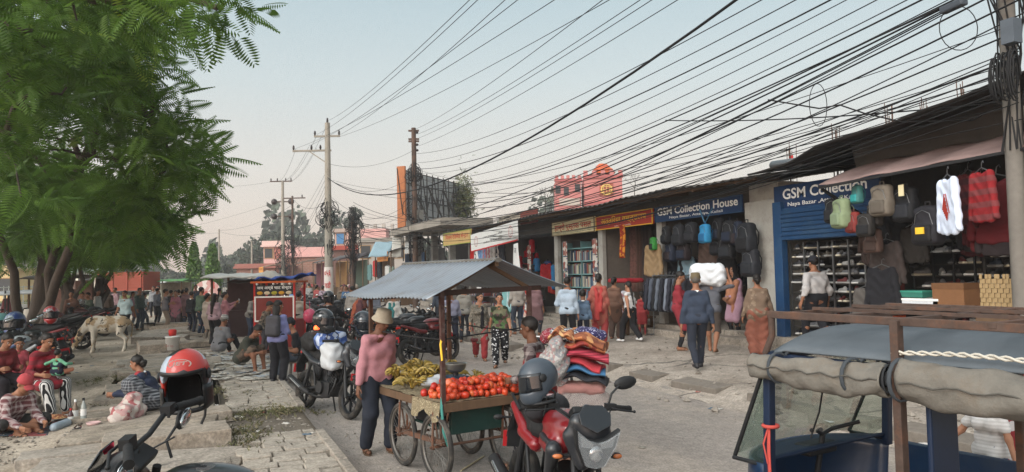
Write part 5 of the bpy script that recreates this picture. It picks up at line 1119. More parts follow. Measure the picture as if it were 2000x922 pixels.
per(514,588,690,'boy in patterned shirt stooping beside the lavender shirt',70,STAND(lean=22,head=(18,0)),('shirt',Pm('#75685a','floral',('#94836e','#4c463f'),15)),('trousers',Cm('#46434a')),hi=1.5,lo=1.4)
person('rider in black jacket and black helmet on a motorcycle heading away',dloc(642,17.0),1.72,176,RIDE(lean=8),('jacket',BLK),('trousers',Cm('#25262c')),None,shoes=BSH,hat=('helmet',mat('#18191d',.15,var=.1,coat=.6)))
person('man in cream shirt riding a bicycle away past the red stall',dloc(582,22),1.66,172,RIDE(lean=14,hl=(-.27,.42,1.05),hr=(.27,.42,1.05)),('shirt',Cm('#c1b8a6')),('trousers',Cm('#222126')),'short')
per(768,565,684,'woman in white top with teal shawl and orange trousers',158,WALK(1),('kurta3',Cm('#c2bfb8')),('loose',Cm('#b5451c')),'bun',female=True,extras=(('dupatta',Cm('#217a7a'),'back'),),hi=1.62)
person('woman in maroon shawl and orange headscarf by the parked motorcycles',dloc(697,23),1.58,120,STAND(lean=8),('kurta3',Cm('#6d3e44')),('loose',Cm('#7a3a2c')),'bun',female=True,extras=(('dupatta',Cm('#b5552c'),'back'),))
for px,d,c1,c2,f,l in((560,48,'#b5566c','#6b3a44',20,'distant woman in pink beyond the red stall'),(572,46,'#5f82ab','#3a3c48',-30,'distant person in blue beyond the red stall'),(590,50,'#8d2f35','#33343c',60,'distant person in maroon near the white lettered pole'),(603,44,'#8b8a88','#33343c',170,'distant man in grey near the white lettered pole'),(618,40,'#a8433f','#2f3038',150,'distant person in red beside the motorcycles in the road'),(630,38,'#a58a9a','#3c3c46',175,'distant pillion rider in pale pink'),(667,34,'#7a6a58','#3a3a3c',30,'distant man in tan near the poles'),(676,33,'#3f6a94','#2d2e36',-20,'distant person in blue near the poles'),(705,28,'#8a4a3a','#2d2e36',40,'distant person in brick red behind the cart roof')):
    person(l,dloc(px,d),U(1.55,1.68),f,STAND(),('shirt',Cm(c1)),('trousers',Cm(c2)),random.choice(('short','bun')))
for px,d,c1,l,f in((160,30,'#8d8a86','man in grey sitting among the parked motorcycles',40),(176,29,'#4b5a4a','man in dark green sitting on a parked motorcycle',-30),(190,31,'#c4c0ba','man in white shirt by the tree trunks',90),(18,30,'#6d2c33','person in dark red beyond the parked motorcycles',30),(212,33,'#7f6a5a','man in tan under the far tree',0),(226,36,'#a58088','woman in pale pink under the far tree',-20),(150,34,'#37404e','man in dark blue under the trees',60),(300,40,'#8a8d92','man in pale grey by the far fence',10),(310,42,'#5a4a44','man in brown by the far fence',-50)):
    person(l,dloc(px,d),1.66,f,STAND() if px not in(160,176) else SIT(.75),('shirt',Cm(c1)),('trousers',Cm('#2c2d34')))

CC=('#6a6f7c','#7d5a5e','#3a4352','#8f8a80','#5a3f44','#40504a','#a39a90','#704a3a','#2c2f38','#8d6f78')
for i,(px,d,f,c,b_,l,h_) in enumerate(((306,34,150,0,8,'man in slate grey shirt standing by the far slabs','short'),(364,31,-170,1,2,'woman in dusty rose kurta left of the green polo','bun'),(382,34,30,2,8,'man in dark slate shirt behind the green polo','short'),(428,30,170,3,7,'woman in stone coloured kurta by the white topped stall','pony'),(448,27,110,4,8,'woman in plum kurta at the white topped stall','bun'),(460,29,-40,5,2,'man in dark green shirt inside the white topped stall','short'),(474,26,150,6,2,'man in pale beige shirt at the white topped stall','short'),(530,23,120,7,8,'boy in brown shirt before the red stall','short'),(552,24,-120,8,2,'man in black shirt right of the red stall','short'),(560,27,160,9,8,'woman in mauve kurta right of the red stall','bun'),(688,26,-150,6,8,'man in beige shirt behind the cart roof','short'),(730,28,20,0,2,'man in slate shirt beyond the parked row','short'),(905,22,170,3,8,'man in stone shirt at the far clothes shop','short'),(1010,22,-160,6,2,'man in beige shirt at the banner shop','short'),(1045,21.5,150,1,8,'woman in dusty rose suit at the magazine stand','bun'),(860,25,-20,2,8,'man in dark slate shirt at the far clothes shop','short'),(272,30,60,5,2,'man in dark green shirt near the low table stool','short'),(140,27,20,7,8,'man in brown shirt between the tree trunks','short'))):
    k_='kurta3' if h_!='short' else 'shirt'
    person(l,dloc(px,d),U(1.52,1.6) if h_!='short' else U(1.6,1.7),f,STAND(hl=(-.2,U(.06,.25),U(.8,1.)),hr=(.22,U(.05,.25),U(.8,1.))),(k_,Cm(CC[c])),('trousers',Cm(CC[b_])),h_,female=h_!='short')
# ================================================================= motorcycles, bicycle, three-wheeler, cow
PAINT=mat('#7d1a20',.3,var=.06,coat=.5); PAINT2=mat('#26282c',.35,var=.08,coat=.3); PLAS=mat('#1d1e20',.55,var=.15); TYRE=mat('#1f1e1d',.9,var=.25,dirt=('#6b6258',5,.5)); ALLOY=mat('#232427',.4,.5,var=.1); CHR=mat('#a5a6a8',.25,.9,var=.1); ENG=mat('#3b3b3c',.5,.7,var=.25); SEATM=mat('#19191a',.7,var=.15,bump=.3,bs=80)
LENS=mat('#b9bec2',.1,var=.1,trans=.6,coat=.8,spec=.8,alpha=.45); REDL=mat('#9c1513',.2,var=.05,coat=.6); ORL=mat('#b5683a',.2,var=.05,coat=.5); MIR=mat('#d5d8da',.06,.95,var=0); PLT=mat('#b02025',.5,var=.05); REFL=mat('#cfd2d4',.15,.9,var=.15,sc_=30)
def make_bike(label,group=None):
    t=thing('motorcycle',label,'motorcycle',group=group)
    RW,FWc=(0,-.64,.305),(0,.68,.305)
    for c,wr in((RW,.058),(FWc,.047)):
        M=Matrix.Translation(c)@Matrix.Rotation(R(90),4,'Y')
        b=MB(); b.torus((0,0,0),.305-wr,wr,36,10,0,flat=1.05); w_=b.build('wheel',TYRE,t,M=M)
        b=MB(); b.torus((0,0,0),.215,.022,36,8,0,flat=1.4)
        for i in range(6): a=i*math.pi/3; b.beam((.03*math.cos(a),.03*math.sin(a),0),(.21*math.cos(a+.12),.21*math.sin(a+.12),0),.03,.03,0,(0,0,1))
        b.cyl((0,0,-.06),(0,0,.06),.035,n=12); b.build('rim',ALLOY,w_)
        b=MB(); b.torus((0,0,0),.115,.024,28,6,0,M=Matrix.Translation((0,0,-.065)),flat=.12); b.box((.1,.06,-.07),(.05,.09,.05)); b.build('brake_disc',CHR,w_)
    b=MB()
    for s in(-1,1): b.tube([(s*.085,.68,.305),(s*.085,.585,.62)],.027,10); b.tube([(s*.085,.60,.58),(s*.085,.47,.99)],.019,10); 
    b.box((0,.50,.93),(.22,.07,.035)); b.box((0,.535,.80),(.22,.07,.035)); b.build('fork',PLAS,t)
    b=MB()
    b.grid(lambda u,v:(.055*math.sin((v-.5)*2.6)*1.1,.68+.335*math.cos(R(30+110*u)),.305+(.335-.03*(2*v-1)**2)*math.sin(R(30+110*u))),14,6); b.build('front_mudguard',PLAS,t,solid=.006)
    b=MB(); b.tube([(0,.42,.90),(0,.1,.78),(0,-.25,.72),(0,-.75,.78)],.025,8); b.tube([(0,.42,.86),(0,.33,.5),(0,.1,.32),(0,-.2,.34)],.024,8)
    for s in(-1,1): b.tube([(s*.07,-.2,.36),(s*.1,-.42,.33),(s*.1,-.64,.305)],.022,8); b.tube([(s*.11,-.55,.34),(s*.10,-.42,.74)],.026,8); b.tube([(s*.10,-.2,.36),(s*.11,-.28,.6),(s*.09,-.4,.74)],.016,6)
    b.build('frame',PLAS,t)
    b=MB(); b.box((0,.06,.37),(.26,.36,.2)); b.cyl((0,.16,.42),(0,.27,.66),.085,.08,14); 
    for i in range(6): f=i/5; b.box((0,.175+.08*f,.46+.17*f),(.2,.19,.012),M=Matrix.Rotation(R(-25),4,'X'))
    b.cyl((-.17,.02,.38),(.17,.02,.38),.09,n=16); b.build('engine',ENG,t,bev=.008)
    b=MB(); b.tube([(.05,.30,.58),(.09,.34,.45),(.1,.24,.27),(.13,-.05,.24),(.15,-.3,.27)],.02,8); b.tube([(.15,-.28,.27),(.17,-.42,.31),(.2,-.86,.46)],[.03,.055,.05],12); b.build('exhaust',mat('#2c2c2d',.5,.5,var=.2),t)
    b=MB(); b.tube([(.2,-.45,.335),(.21,-.78,.45)],.04,8,flat=.5); b.build('heat_shield',CHR,t)
    blob('tank',[('c',(0,.28,.88),(0,-.02,.85),.13,.09),('e',(0,.17,.93),(.155,.25,.1),None),('c',(-.13,.30,.80),(-.1,.08,.8),.07,.06),('c',(.13,.30,.80),(.1,.08,.8),.07,.06)],PAINT,t,.018,.05)
    for s in(-1,1): blob('tank_shroud',[('c',(s*.17,.40,.80),(s*.14,.24,.60),.055,.03),('c',(s*.17,.40,.82),(s*.15,.12,.84),.035,.025)],PAINT2,t,.014,.03)
    b=MB(); b.cyl((0,.17,1.018),(0,.17,1.03),.04,n=16); b.build('fuel_cap',CHR,t)
    blob('seat',[('c',(0,-.02,.84),(0,-.32,.82),.09,.11),('c',(0,-.32,.84),(0,-.72,.92),.1,.075),('c',(-.05,-.2,.83),(.05,-.2,.83),.08,.08)],SEATM,t,.02,.04)
    for s in(-1,1): blob('side_panel',[('c',(s*.1,-.15,.72),(s*.11,-.42,.76),.05,.045),('c',(s*.1,-.42,.78),(s*.07,-.82,.90),.045,.03)],PAINT,t,.016,.03)
    b=MB(); b.tube([(-.1,-.55,.9),(-.09,-.82,.98),(.09,-.82,.98),(.1,-.55,.9)],.013,8); b.build('grab_rail',PLAS,t)
    b=MB(); b.grid(lambda u,v:((v-.5)*.15,-.78-.22*u,.86-.32*u*u-.03*math.sin(u*3)),8,3); b.box((0,-.94,.62),(.14,.012,.16)); b.build('rear_mudguard',PLAS,t,solid=.008)
    b=MB(); b.box((0,-.965,.60),(.2,.006,.13)); q=b.build('number_plate',PLT,t)
    b=MB(); b.box((0,-.87,.86),(.13,.04,.05)); b.build('tail_light',REDL,t,bev=.01)
    # headlamp cowl: angular fairing with a V shaped lamp
    blob('cowl',[('e',(0,.57,.95),(.14,.085,.11),None),('c',(-.09,.58,1.02),(.09,.58,1.02),.05,.05),('c',(-.12,.55,.92),(-.05,.6,.76),.05,.045),('c',(.12,.55,.92),(.05,.6,.76),.05,.045),('c',(0,.56,1.03),(0,.52,1.08),.07,.04)],PAINT2,t,.014,.04)
    FM=Matrix.Translation((0,.705,.885))@Matrix.Rotation(R(82),4,'X')@Matrix.Rotation(math.pi,4,'Y')
    outl=[(-.145,.105),(-.06,.045),(0,.03),(.06,.045),(.145,.105),(.125,.0),(.065,-.12),(.0,-.135),(-.065,-.12),(-.125,0)]
    b=MB(); b.prism([(x*1.06,y*1.06) for x,y in outl],.045,FM@Matrix.Translation((0,0,-.05))); hl=b.build('headlight',PLAS,t,bev=.006)
    b=MB(); b.prism(outl,.018,FM@Matrix.Translation((0,0,.004))); b.build('lens',LENS,hl,bev=.006)
    b=MB(); b.sph(FM@V((0,-.045,.0)),(.05,.012,.05),12); 
    for s in(-1,1): b.prism([(s*.02,.02),(s*.12,.075),(s*.105,.0),(s*.03,-.01)],.006,FM@Matrix.Translation((0,0,-.003)))
    b.build('reflector',REFL,hl)
    b=MB(); b.prism([(-.10,.03),(0,-.02),(.10,.03),(.11,.10),(.06,.16),(-.06,.16),(-.11,.10)],.008,Matrix.Translation((0,.69,.985))@Matrix.Rotation(R(118),4,'X')@Matrix.Rotation(math.pi,4,'Y')); b.build('fly_screen',mat('#202327',.15,var=.05,coat=.6),t,bev=.003)
    b=MB(); b.box((0,.49,1.06),(.2,.09,.05),M=Matrix.Rotation(R(35),4,'X')); b.build('instruments',PLAS,t,bev=.01)
    # handlebar with grips, levers, mirrors
    b=MB(); b.tube([(-.36,.36,1.07),(-.2,.43,1.09),(-.08,.47,1.02),(.08,.47,1.02),(.2,.43,1.09),(.36,.36,1.07)],.0125,8); hb=b.build('handlebar',PLAS,t)
    for s in(-1,1):
        b=MB(); b.cyl((s*.245,.412,1.083),(s*.375,.352,1.068),.019,n=12); b.cyl((s*.372,.354,1.068),(s*.388,.346,1.066),.022,n=12); b.build('grip',SEATM,hb)
        b=MB(); b.box((s*.205,.43,1.09),(.07,.045,.045)); b.tube([(s*.2,.46,1.085),(s*.27,.475,1.075),(s*.38,.43,1.06)],.007,6); b.sph((s*.385,.428,1.06),.011,8); b.build('lever',PLAS,hb)
        b=MB(); b.tube([(s*.19,.43,1.10),(s*.20,.45,1.18),(s*.27,.42,1.235)],.0075,6); mi=b.build('mirror',PLAS,t)
        b=MB(); b.sph((s*.315,.41,1.25),(.085,.022,.045),14,M=Matrix.Rotation(R(-s*12),4,'Y')); b.build('mirror_shell',PLAS,mi)
        b=MB(); b.sph((s*.315,.397,1.25),(.074,.012,.037),14,M=Matrix.Rotation(R(-s*12),4,'Y')); b.build('mirror_glass',MIR,mi)
        for y,z in((.56,.80),(-.80,.80)):
            b=MB(); b.cyl((s*.09,y,z),(s*.17,y,z),.009,n=8); b.sph((s*.2,y,z),(.045,.028,.022),10); q=b.build('indicator',PLAS,t); b=MB(); b.sph((s*.205,y+(.012 if y>0 else -.012),z),(.036,.024,.017),10); b.build('lens',ORL,q)
    b=MB(); b.tube([(0,.56,.98),(.05,.58,.9),(.08,.55,.75)],.006,5); b.tube([(-.2,.45,1.08),(-.12,.58,1.02),(-.05,.56,.85)],.005,5); b.tube([(.2,.45,1.08),(.12,.58,1.02),(.05,.56,.8)],.005,5); b.build('cables',PLAS,t)
    b=MB(); b.box((0,.735,.60),(.15,.006,.10)); b.build('number_plate',PLT,t)
    b=MB(); b.tube([(-.12,-.05,.3),(-.24,-.1,.01)],.013,6); b.build('side_stand',PLAS,t); b=MB(); b.cyl((-.25,.02,.3),(.25,.02,.3),.012,n=8); b.cyl((-.2,-.38,.36),(.2,-.38,.36),.011,n=8); b.build('foot_pegs',PLAS,t)
    return t
bike=make_bike('red and charcoal motorcycle facing the camera with a grey helmet on its handlebar')
def ptm(root,local): return root.matrix_basis@V(local)
def bike_at(o,loc,face,lean=-7):
    o.location=loc; o.rotation_euler=(0,R(lean),facing(face)); 
BTINT=['#1b1c1f','#26344d','#232427','#3d3f42','#6a1a1c','#1d2a3a','#55575a','#17181a']
def bike_copy(loc,face,c1,c2,label,group=None,lean=-7):
    o=copy_tree(bike,None,{PAINT:mat(c1,.3,var=.06,coat=.4),PAINT2:mat(c2,.35,var=.08,coat=.3)}); o['label']=label
    if group: o['group']=group
    bike_at(o,loc,face,lean); return o
hp_=pt(1140,868,4.6); fd=facing(17); fv=V((-math.sin(fd),math.cos(fd),0)); loc=hp_-fv*.68; loc.z=hp_.z-.90; loc.z=max(loc.z,-.02)
bike_at(bike,V((loc.x,loc.y,loc.z)),17,-5)
b=MB(); text(b,'लु ३२ प',Matrix.Translation((0,.7395,.60))@Matrix.Rotation(R(90),4,'X')@Matrix.Rotation(math.pi,4,'Y'),.12); 
npl=[c for c in bike.children if c.name.startswith('number_plate')][-1]; b.build('lettering',M_wht,npl)
# helmets
def helmet(label,m,loc,rz,tilt=(0,0),visor=True,m2=None,s=1.,vis='#20242a',emb=None,open_=False):
    t=thing('helmet',label,'helmet',loc); t.rotation_euler=(R(tilt[0]),R(tilt[1]),rz); t.scale=(s,)*3
    vs,fs=surf([('e',(0,-.01,.03),(.125,.152,.138),None),('c',(0,.02,-.07),(0,.055,-.085),.105,.10),('-',('b',(0,.17,-.0),(.092,.10,.058),None,.035),.012),('-',('e',(0,-.0,-.05),(.098,.118,.15),None),.015),('-',('b',(0,0,-.22),(.3,.3,.07),None,.01),.015)],.0095,.05)
    if open_: vs,fs=surf([('e',(0,-.01,.03),(.125,.152,.138),None),('c',(0,-.03,-.07),(0,-.03,-.085),.115,.112),('-',('b',(0,.17,-.07),(.092,.13,.125),None,.035),.012),('-',('e',(0,-.0,-.05),(.098,.118,.15),None),.015),('-',('b',(0,0,-.22),(.3,.3,.07),None,.01),.015)],.0095,.05)
    mb=MB().add(vs.tolist(),fs.tolist(),0,True); mb.build('shell',m,t)
    if visor:
        b=MB(); b.grid(lambda u,v:(.128*math.sin((u-.5)*2.5),-.012+.165*math.cos((u-.5)*2.5)-.01*v,-.055+.125*v),18,6); b.build('visor',mat(vis,.08,var=0,coat=1.,trans=.3),t,solid=.003)
    b=MB()
    for sg in(-1,1): b.sph((sg*.124,.02,.03),(.012,.03,.03),12)
    b.build('visor_hinge',PLAS,t)
    b=MB(); b.tube([(-.1,.0,-.1),(-.09,.03,-.2),(-.07,.04,-.24)],.008,5,flat=.4); b.tube([(.1,.0,-.1),(.09,.03,-.19)],.008,5,flat=.4); b.build('chin_strap',PLAS,t)
    b=MB(); b.torus((0,.0,-.148),.105,.013,26,6,0); b.build('rim_trim',PLAS,t)
    if open_: b=MB(); b.grid(lambda u,v:(.094*math.sin(1.1+u*4.08)*math.cos((v-.45)*1.7),.114*math.cos(1.1+u*4.08)*math.cos((v-.45)*1.7)-.004,-.05+.142*math.sin((v-.45)*1.7)),24,10); b.build('liner',mat('#1a1a1c',.9,var=.2),t)
    if open_: b=MB(); b.grid(lambda u,v:(.130*math.sin(.85+u*4.58),-.02+.152*math.cos(.85+u*4.58),-.145+.085*v*(1+.5*abs(2*u-1))),24,4); b.build('lower_trim',mat('#141416',.4,var=.1),t,solid=.006); b=MB(); b.grid(lambda u,v:(.128*math.sin((u-.5)*1.9),.150*math.cos((u-.5)*1.9)-.004,.052+.022*v),14,2); b.build('brow_trim',mat('#141416',.4,var=.1),t,solid=.006)
    if m2: b=MB(); b.grid(lambda u,v:(.127*math.sin((u-.5)*1.3),-.01+.154*math.cos((u-.5)*1.3)*math.cos((v-.1)*1.0),.03+.141*math.sin(.45+v*.5)),10,6); b.build('decal',m2,t,solid=.002)
    if emb:
        b=MB(); M=Matrix.Translation((0,.128,.115))@Matrix.Rotation(R(52),4,'X')@Matrix.Rotation(math.pi,4,'Y'); text(b,emb,M,.085,.036,0,.25,.02)
        b.add([M@V((r*1.45*math.cos(a),r*.95*math.sin(a),0)) for a in[i*2*math.pi/26 for i in range(26)] for r in(.036,.041)],[(2*i,2*i+1,(2*i+3)%52,(2*i+2)%52) for i in range(26)]); b.build('lettering',M_wht,t)
    return t
q=ptm(bike,(.30,.38,1.24)); helmet('dark grey full face helmet hanging on the handlebar of the red motorcycle',mat('#3b434c',.38,var=.06,coat=.2),V(q),facing(-62),(-6,6),True,None,.9)
o=blob('jacket_bundle',[('c',(-.25,0,0),(.22,.04,.02),.07,.08),('e',(.1,.05,.04),(.12,.1,.07),None)],mat('#2a292c',.9,var=.2),None,.02,.05,.01,loc=ptm(bike,(.05,-.15,.98)),rz=facing(60)); tag(o,'black jacket bundled on the seat of the red motorcycle','jacket')
o=blob('scarf_bundle',[('e',(0,0,0),(.1,.14,.05),None)],mat('#8a6a6a',.9,pat='stripe',cols=('#b9a5a5',),ps=20),None,.02,.05,.008,loc=ptm(bike,(-.06,-.35,1.0))); tag(o,'pinkish cloth tucked on the seat of the red motorcycle','cloth')
# foreground left motorcycle on the raised plinth by the camera
pl=MB(); c=cw(-1.9,3.6); pl.box((c.x,c.y,.14),(2.6,2.2,.3),rz=-YAW); struct(pl.build('plinth_step',M_conc,bev=.02))
gr_=pt(414,768,3.75); fd=facing(-100); Mf=Matrix.Rotation(fd,4,'Z'); l_=gr_-(Mf@V((.33,.45,1.25))); l_.z=.22
BL=bike_copy(l_,-100,'#1d2023','#141517','black motorcycle in the foreground with a red helmet on its handlebar',None,-9)
for c_ in BL.children:
    n_=c_.name.split('.')[0]; th=R(13)
    if n_ in('handlebar','mirror','cowl','headlight','fly_screen','instruments'): c_.rotation_euler.z=th; c_.location.x+=.47*math.sin(th); c_.location.y+=.47*(1-math.cos(th)); c_.location.z+=.12 if n_=='handlebar' else -.12 if n_=='mirror' else 0
b=MB(); b.box((.02,.64,1.085),(.11,.09,.006),M=Matrix.Rotation(R(-25),4,'X')); b.build('red_sticker',mat('#c4304a'),BL)
bpy.context.view_layer.update(); q=pt(362,742,3.8); helmet('red, black and white graphic helmet resting on the handlebar of the black motorcycle',mat('#a32a22',.35,var=.1,pat='floral',cols=('#17181b','#a32a22','#8f9aa6','#1b1d22'),ps=9,coat=.4,ax=(1,1,1.5)),q,facing(14),(-6,3),False,None,.95,emb='JET',open_=True)
# loaded motorcycle beside the seller
BM=bike_copy(gp(634,808)+V((0,0,0)),43,'#2b2e33','#3a3d42','loaded dark motorcycle with bags and a white pannier beside the pink shirt',None,-9)
for l,m,p,r in(('blue and white checked bag strapped on the loaded motorcycle',mat('#3c5590',.7,pat='floral',cols=('#aab4c8','#2d3f70','#5c74a8'),ps=12),(0,-.1,1.08),(.2,.22,.14)),('white cloth bag hung on the side of the loaded motorcycle',mat('#b5b8bb',.7,var=.1,bump=.3),(.2,.34,.86),(.13,.17,.2)),('pale blue bag hung at the front of the loaded motorcycle',mat('#6d8299',.5,var=.15),(-.18,.2,.92),(.14,.18,.15)),('small black bag hanging from the handlebar of the loaded motorcycle',SEATM,(-.4,.3,.95),(.1,.09,.13)),('black roll bag behind the bags on the loaded motorcycle',SEATM,(0,-.5,1.05),(.22,.2,.14)),('black pannier box low on the loaded motorcycle',mat('#2c2d30',.6),(-.25,-.6,.6),(.11,.2,.18))):
    o=blob('luggage_bag',[('b',(0,0,0),r,None,min(r)*.7),('e',(.03,.02,r[2]*.5),(r[0]*.6,r[1]*.6,r[2]*.6),None)],m,None,.02,.04,.008,loc=ptm(BM,p),rz=facing(43)); tag(o,l,'bag')
helmet('black helmet on the left mirror of the loaded motorcycle',mat('#1f242b',.22,var=.1,coat=.6),ptm(BM,(-.27,.33,1.38)),facing(30),(-8,4),True,None,1.15)
helmet('glossy black helmet on the right mirror of the loaded motorcycle',mat('#191b1e',.15,var=.1,coat=.8),ptm(BM,(.30,.15,1.36)),facing(70),(-8,-4),True,None,1.1)
b=MB(); b.sph(ptm(BM,(.05,-.5,1.25)),.045,12); tag(b.build('warning_lamp',mat('#ff5a2a',.3,emit=3.,var=0)),'lit red orange tail lamp between the two black helmets','lamp')
# ridden bikes
bike_copy(dloc(642,17.0)+V((0,0,0)),176,'#202226','#1a1b1e','dark motorcycle ridden away by the man in black helmet',None,0)
GP='motorcycles parked along the shop side'
for px,d,f,c,l in((838,17.2,140,'#5a191b','motorcycle with red plate parked nearest on the shop side'),(806,18.2,128,'#1b1c1f','black motorcycle second in the shop side row'),(785,19.5,118,'#2a2c30','black motorcycle third in the shop side row behind teal shawl'),(750,20.8,112,'#1d2a3a','dark motorcycle far in the shop side row'),(728,24,110,'#232427','dark motorcycle at the end of the shop side row')):
    bike_copy(dloc(px,d),f,c,'#1b1c1e',l,GP)
GL='motorcycles parked under the trees'
ml=(('motorcycle with white striped tail parked behind the seated woman',62,13.9,-130,'#8a8f94'),('dark motorcycle parked nearest the seated woman',84,15.6,-120,'#1c1d20'),('blue motorcycle parked at the left edge',18,14.2,-125,'#2a3f66'),('red motorcycle under the first tree trunk',58,17.8,-75,'#6d2024'),('dark red motorcycle right of the first trunk',120,24.5,-60,'#4a1c1f'),('black motorcycle beside the grazing cow',112,21.5,-50,'#1b1c1f'),('grey motorcycle beyond the cow',165,29,-110,'#55575a'),('dark motorcycle in the shade left of the first trunk',46,18.5,-70,'#202226'),('dark blue motorcycle by the left edge under the tree',12,19.5,-100,'#22304a'),('black motorcycle in front of the second trunk',112,24.5,-80,'#17181a'),('maroon motorcycle in front of the third trunk',172,27,-95,'#4a1c1f'),('grey motorcycle at the far end under the trees',196,29,-75,'#4a4c50'),('dark motorcycle behind the first trunk',78,26,-120,'#1d1e22'),('black motorcycle far left under the trees',30,25,-60,'#1a1b1e'))
for l,px,d,f,c in ml: bike_copy(dloc(px,d),f,c,random.choice(('#1b1c1e','#26282c')),l,GL)
helmet('red and silver helmet on the red motorcycle under the tree',mat('#9c1f22',.3,pat='blotch',cols=('#8c8f94','#5a1216'),ps=5,coat=.5),dloc(100,18.6,1.22),facing(30),(0,0),True,None,1.4)
helmet('blue and grey helmet with dark visor at the left edge',mat('#2b3f73',.3,pat='blotch',cols=('#7d8890','#20242c'),ps=5,coat=.5),dloc(30,15.0,1.22),facing(10),(0,0),True,None,1.5)
helmet('teal and white helmet at the far left edge',mat('#5a8583',.3,var=.1,coat=.5),dloc(4,15.2,1.2),facing(10),(0,0),True,None,1.4)
helmet('blue helmet between the first tree and the red helmet',mat('#2a5a96',.3,var=.1,coat=.5),dloc(92,21,1.3),facing(30),(0,0),True,None,1.4)
GR='motorcycles standing in the road beyond the red stall'
for px,d,f,c in((600,30,160,'#2a2c30'),(622,28,40,'#3a1c1e'),(612,36,100,'#1d1e22'),(655,31,150,'#232427'),(566,33,170,'#55575a'),(590,40,20,'#6a1a1c'),(635,36,60,'#202226')): bike_copy(dloc(px,d),f,c,'#1b1c1e','motorcycle in the jumble standing beyond the red stall',GR)
# bicycles
def bicycle(label,loc,face):
    t=thing('bicycle',label,'bicycle',loc,facing(face))
    for y in(-.5,.55):
        M=Matrix.Translation((0,y,.33))@Matrix.Rotation(R(90),4,'Y'); b=MB(); b.torus((0,0,0),.31,.02,40,8); w_=b.build('wheel',TYRE,t,M=M)
        b=MB(); b.torus((0,0,0),.285,.012,36,6); 
        for i in range(20): a=i*math.pi/10; b.tube([(0,0,.03*(-1)**i),(.285*math.cos(a),.285*math.sin(a),0)],.002,4,cap=False)
        b.build('rim',CHR,w_)
    b=MB(); b.tube([(0,-.5,.33),(0,-.12,.86),(0,.38,.84),(0,-.05,.3),(0,-.5,.33)],.016,8); b.tube([(0,-.12,.86),(0,-.05,.3)],.016,8); b.tube([(0,.55,.33),(0,.40,.78),(0,.36,.95)],.015,8); b.build('frame',PLAS,t)
    b=MB(); b.tube([(-.28,.22,1.02),(-.2,.34,1.0),(0,.36,.97),(.2,.34,1.0),(.28,.22,1.02)],.012,8); b.build('handlebar',CHR,t)
    b=MB(); b.sph((0,-.16,.93),(.09,.14,.035),12); b.build('saddle',SEATM,t)
    b=MB(); b.box((0,-.52,.72),(.14,.42,.02)); b.beam((0,-.5,.34),(0,-.66,.72),.015,.015); b.build('carrier',M_black,t)
    b=MB(); b.cyl((-.05,-.05,.3),(.05,-.05,.3),.09,n=16); b.tube([(.06,-.05,.3),(.07,.05,.18)],.01,6); b.box((.11,.05,.18),(.09,.06,.02)); b.build('crank',PLAS,t); return t
bicycle('bicycle ridden by the man in cream shirt',dloc(582,22),172); bicycle('bicycle standing behind the blanket seller',dloc(1062,12.2),25)
p=dloc(604,19.5,1.02); b=MB(); b.sph((0,0,0),(.17,.17,.19),16); b.tube([(0,0,.19),(.01,0,.3),(0,0,.4)],.006,5); tag(b.build('balloon',mat('#b5415f',.35,coat=.3),loc=p),'pink balloon hanging beside the ridden motorcycle','balloon')
# ---------------------------------------------------------------- three-wheeler at the right
TA=cw(1.63,4.7); tx=cw(.85,.53); ty_=cw(-.53,.85)
TM_=Matrix(((tx.x,ty_.x,0,TA.x),(tx.y,ty_.y,0,TA.y),(0,0,1,0),(0,0,0,1)))
tk=thing('auto_rickshaw','blue three wheeled rickshaw with grey canvas roof, rusty roof rack and rolled side curtains','auto rickshaw'); tk.matrix_world=TM_
TB=mat('#122b48',.4,var=.15,sc_=3,coat=.3,dirt=('#3b4046',3,.4)); TBD=mat('#0f2038',.5,var=.2); RUST=mat('#51423b',.75,.3,var=.35,sc_=10,dirt=('#7a5038',6,.5)); TARP=mat('#535a60',.6,var=.15,sc_=2,bump=.15,bs=6,dirt=('#5f666c',1.5,.5)); CANV=mat('#6c6861',.9,var=.25,sc_=4,bump=.7,bs=12,dirt=('#5d4f40',2.,.8)); GLS=mat('#93ada0',.03,var=0,trans=.9,alpha=.42,spec=.5)
W1=1.28; ZR=1.75; YB=-2.3
b=MB()
for x in(0,W1): b.beam((x,.02,ZR),(x,YB,ZR-.02),.035,.045)
b.build('rack_rail',RUST,tk,bev=.004)
for y in(0,-.42,-.82,-1.3,-1.9): b=MB(); b.beam((-.02,y,ZR-.005),(W1+.02,y,ZR-.005),.04,.03); b.build('rack_crossbar',RUST,tk,bev=.003)
b=MB(); b.beam((.42,0,ZR+.02),(.42,YB,ZR),.03,.02); b.beam((.85,0,ZR+.02),(.85,YB,ZR),.03,.02); b.build('rack_slat',RUST,tk)
b=MB()
def roof(u,v):
    y=.06+(YB-.06)*u; a=(v-.5)*2; z=1.66-.13*abs(a)**2.6-.07*sstep(.06,0,u)*(1)-.015*math.sin(u*9)*(1-abs(a)); return (W1/2+a*(W1/2+.02),y,z)
b.grid(roof,30,18); b.build('canvas_roof',TARP,tk,solid=.012)
b=MB(); b.tube([(-.01,.05,1.50),(-.0,.0,1.62),(.0,.0,ZR)],.022,8); b.tube([(W1,.05,1.50),(W1,0,1.62),(W1,0,ZR)],.022,8); b.build('rack_support',RUST,tk)
for x in(-.015,W1): b=MB(); b.beam((x,-.82,ZR),(x,-.82,.35),.045,.06); b.build('centre_post',RUST,tk,bev=.004)
for x in(0,W1): b=MB(); b.beam((x,.03,1.5),(x,.06,.75),.05,.06); b.build('front_post',TBD,tk,bev=.006)
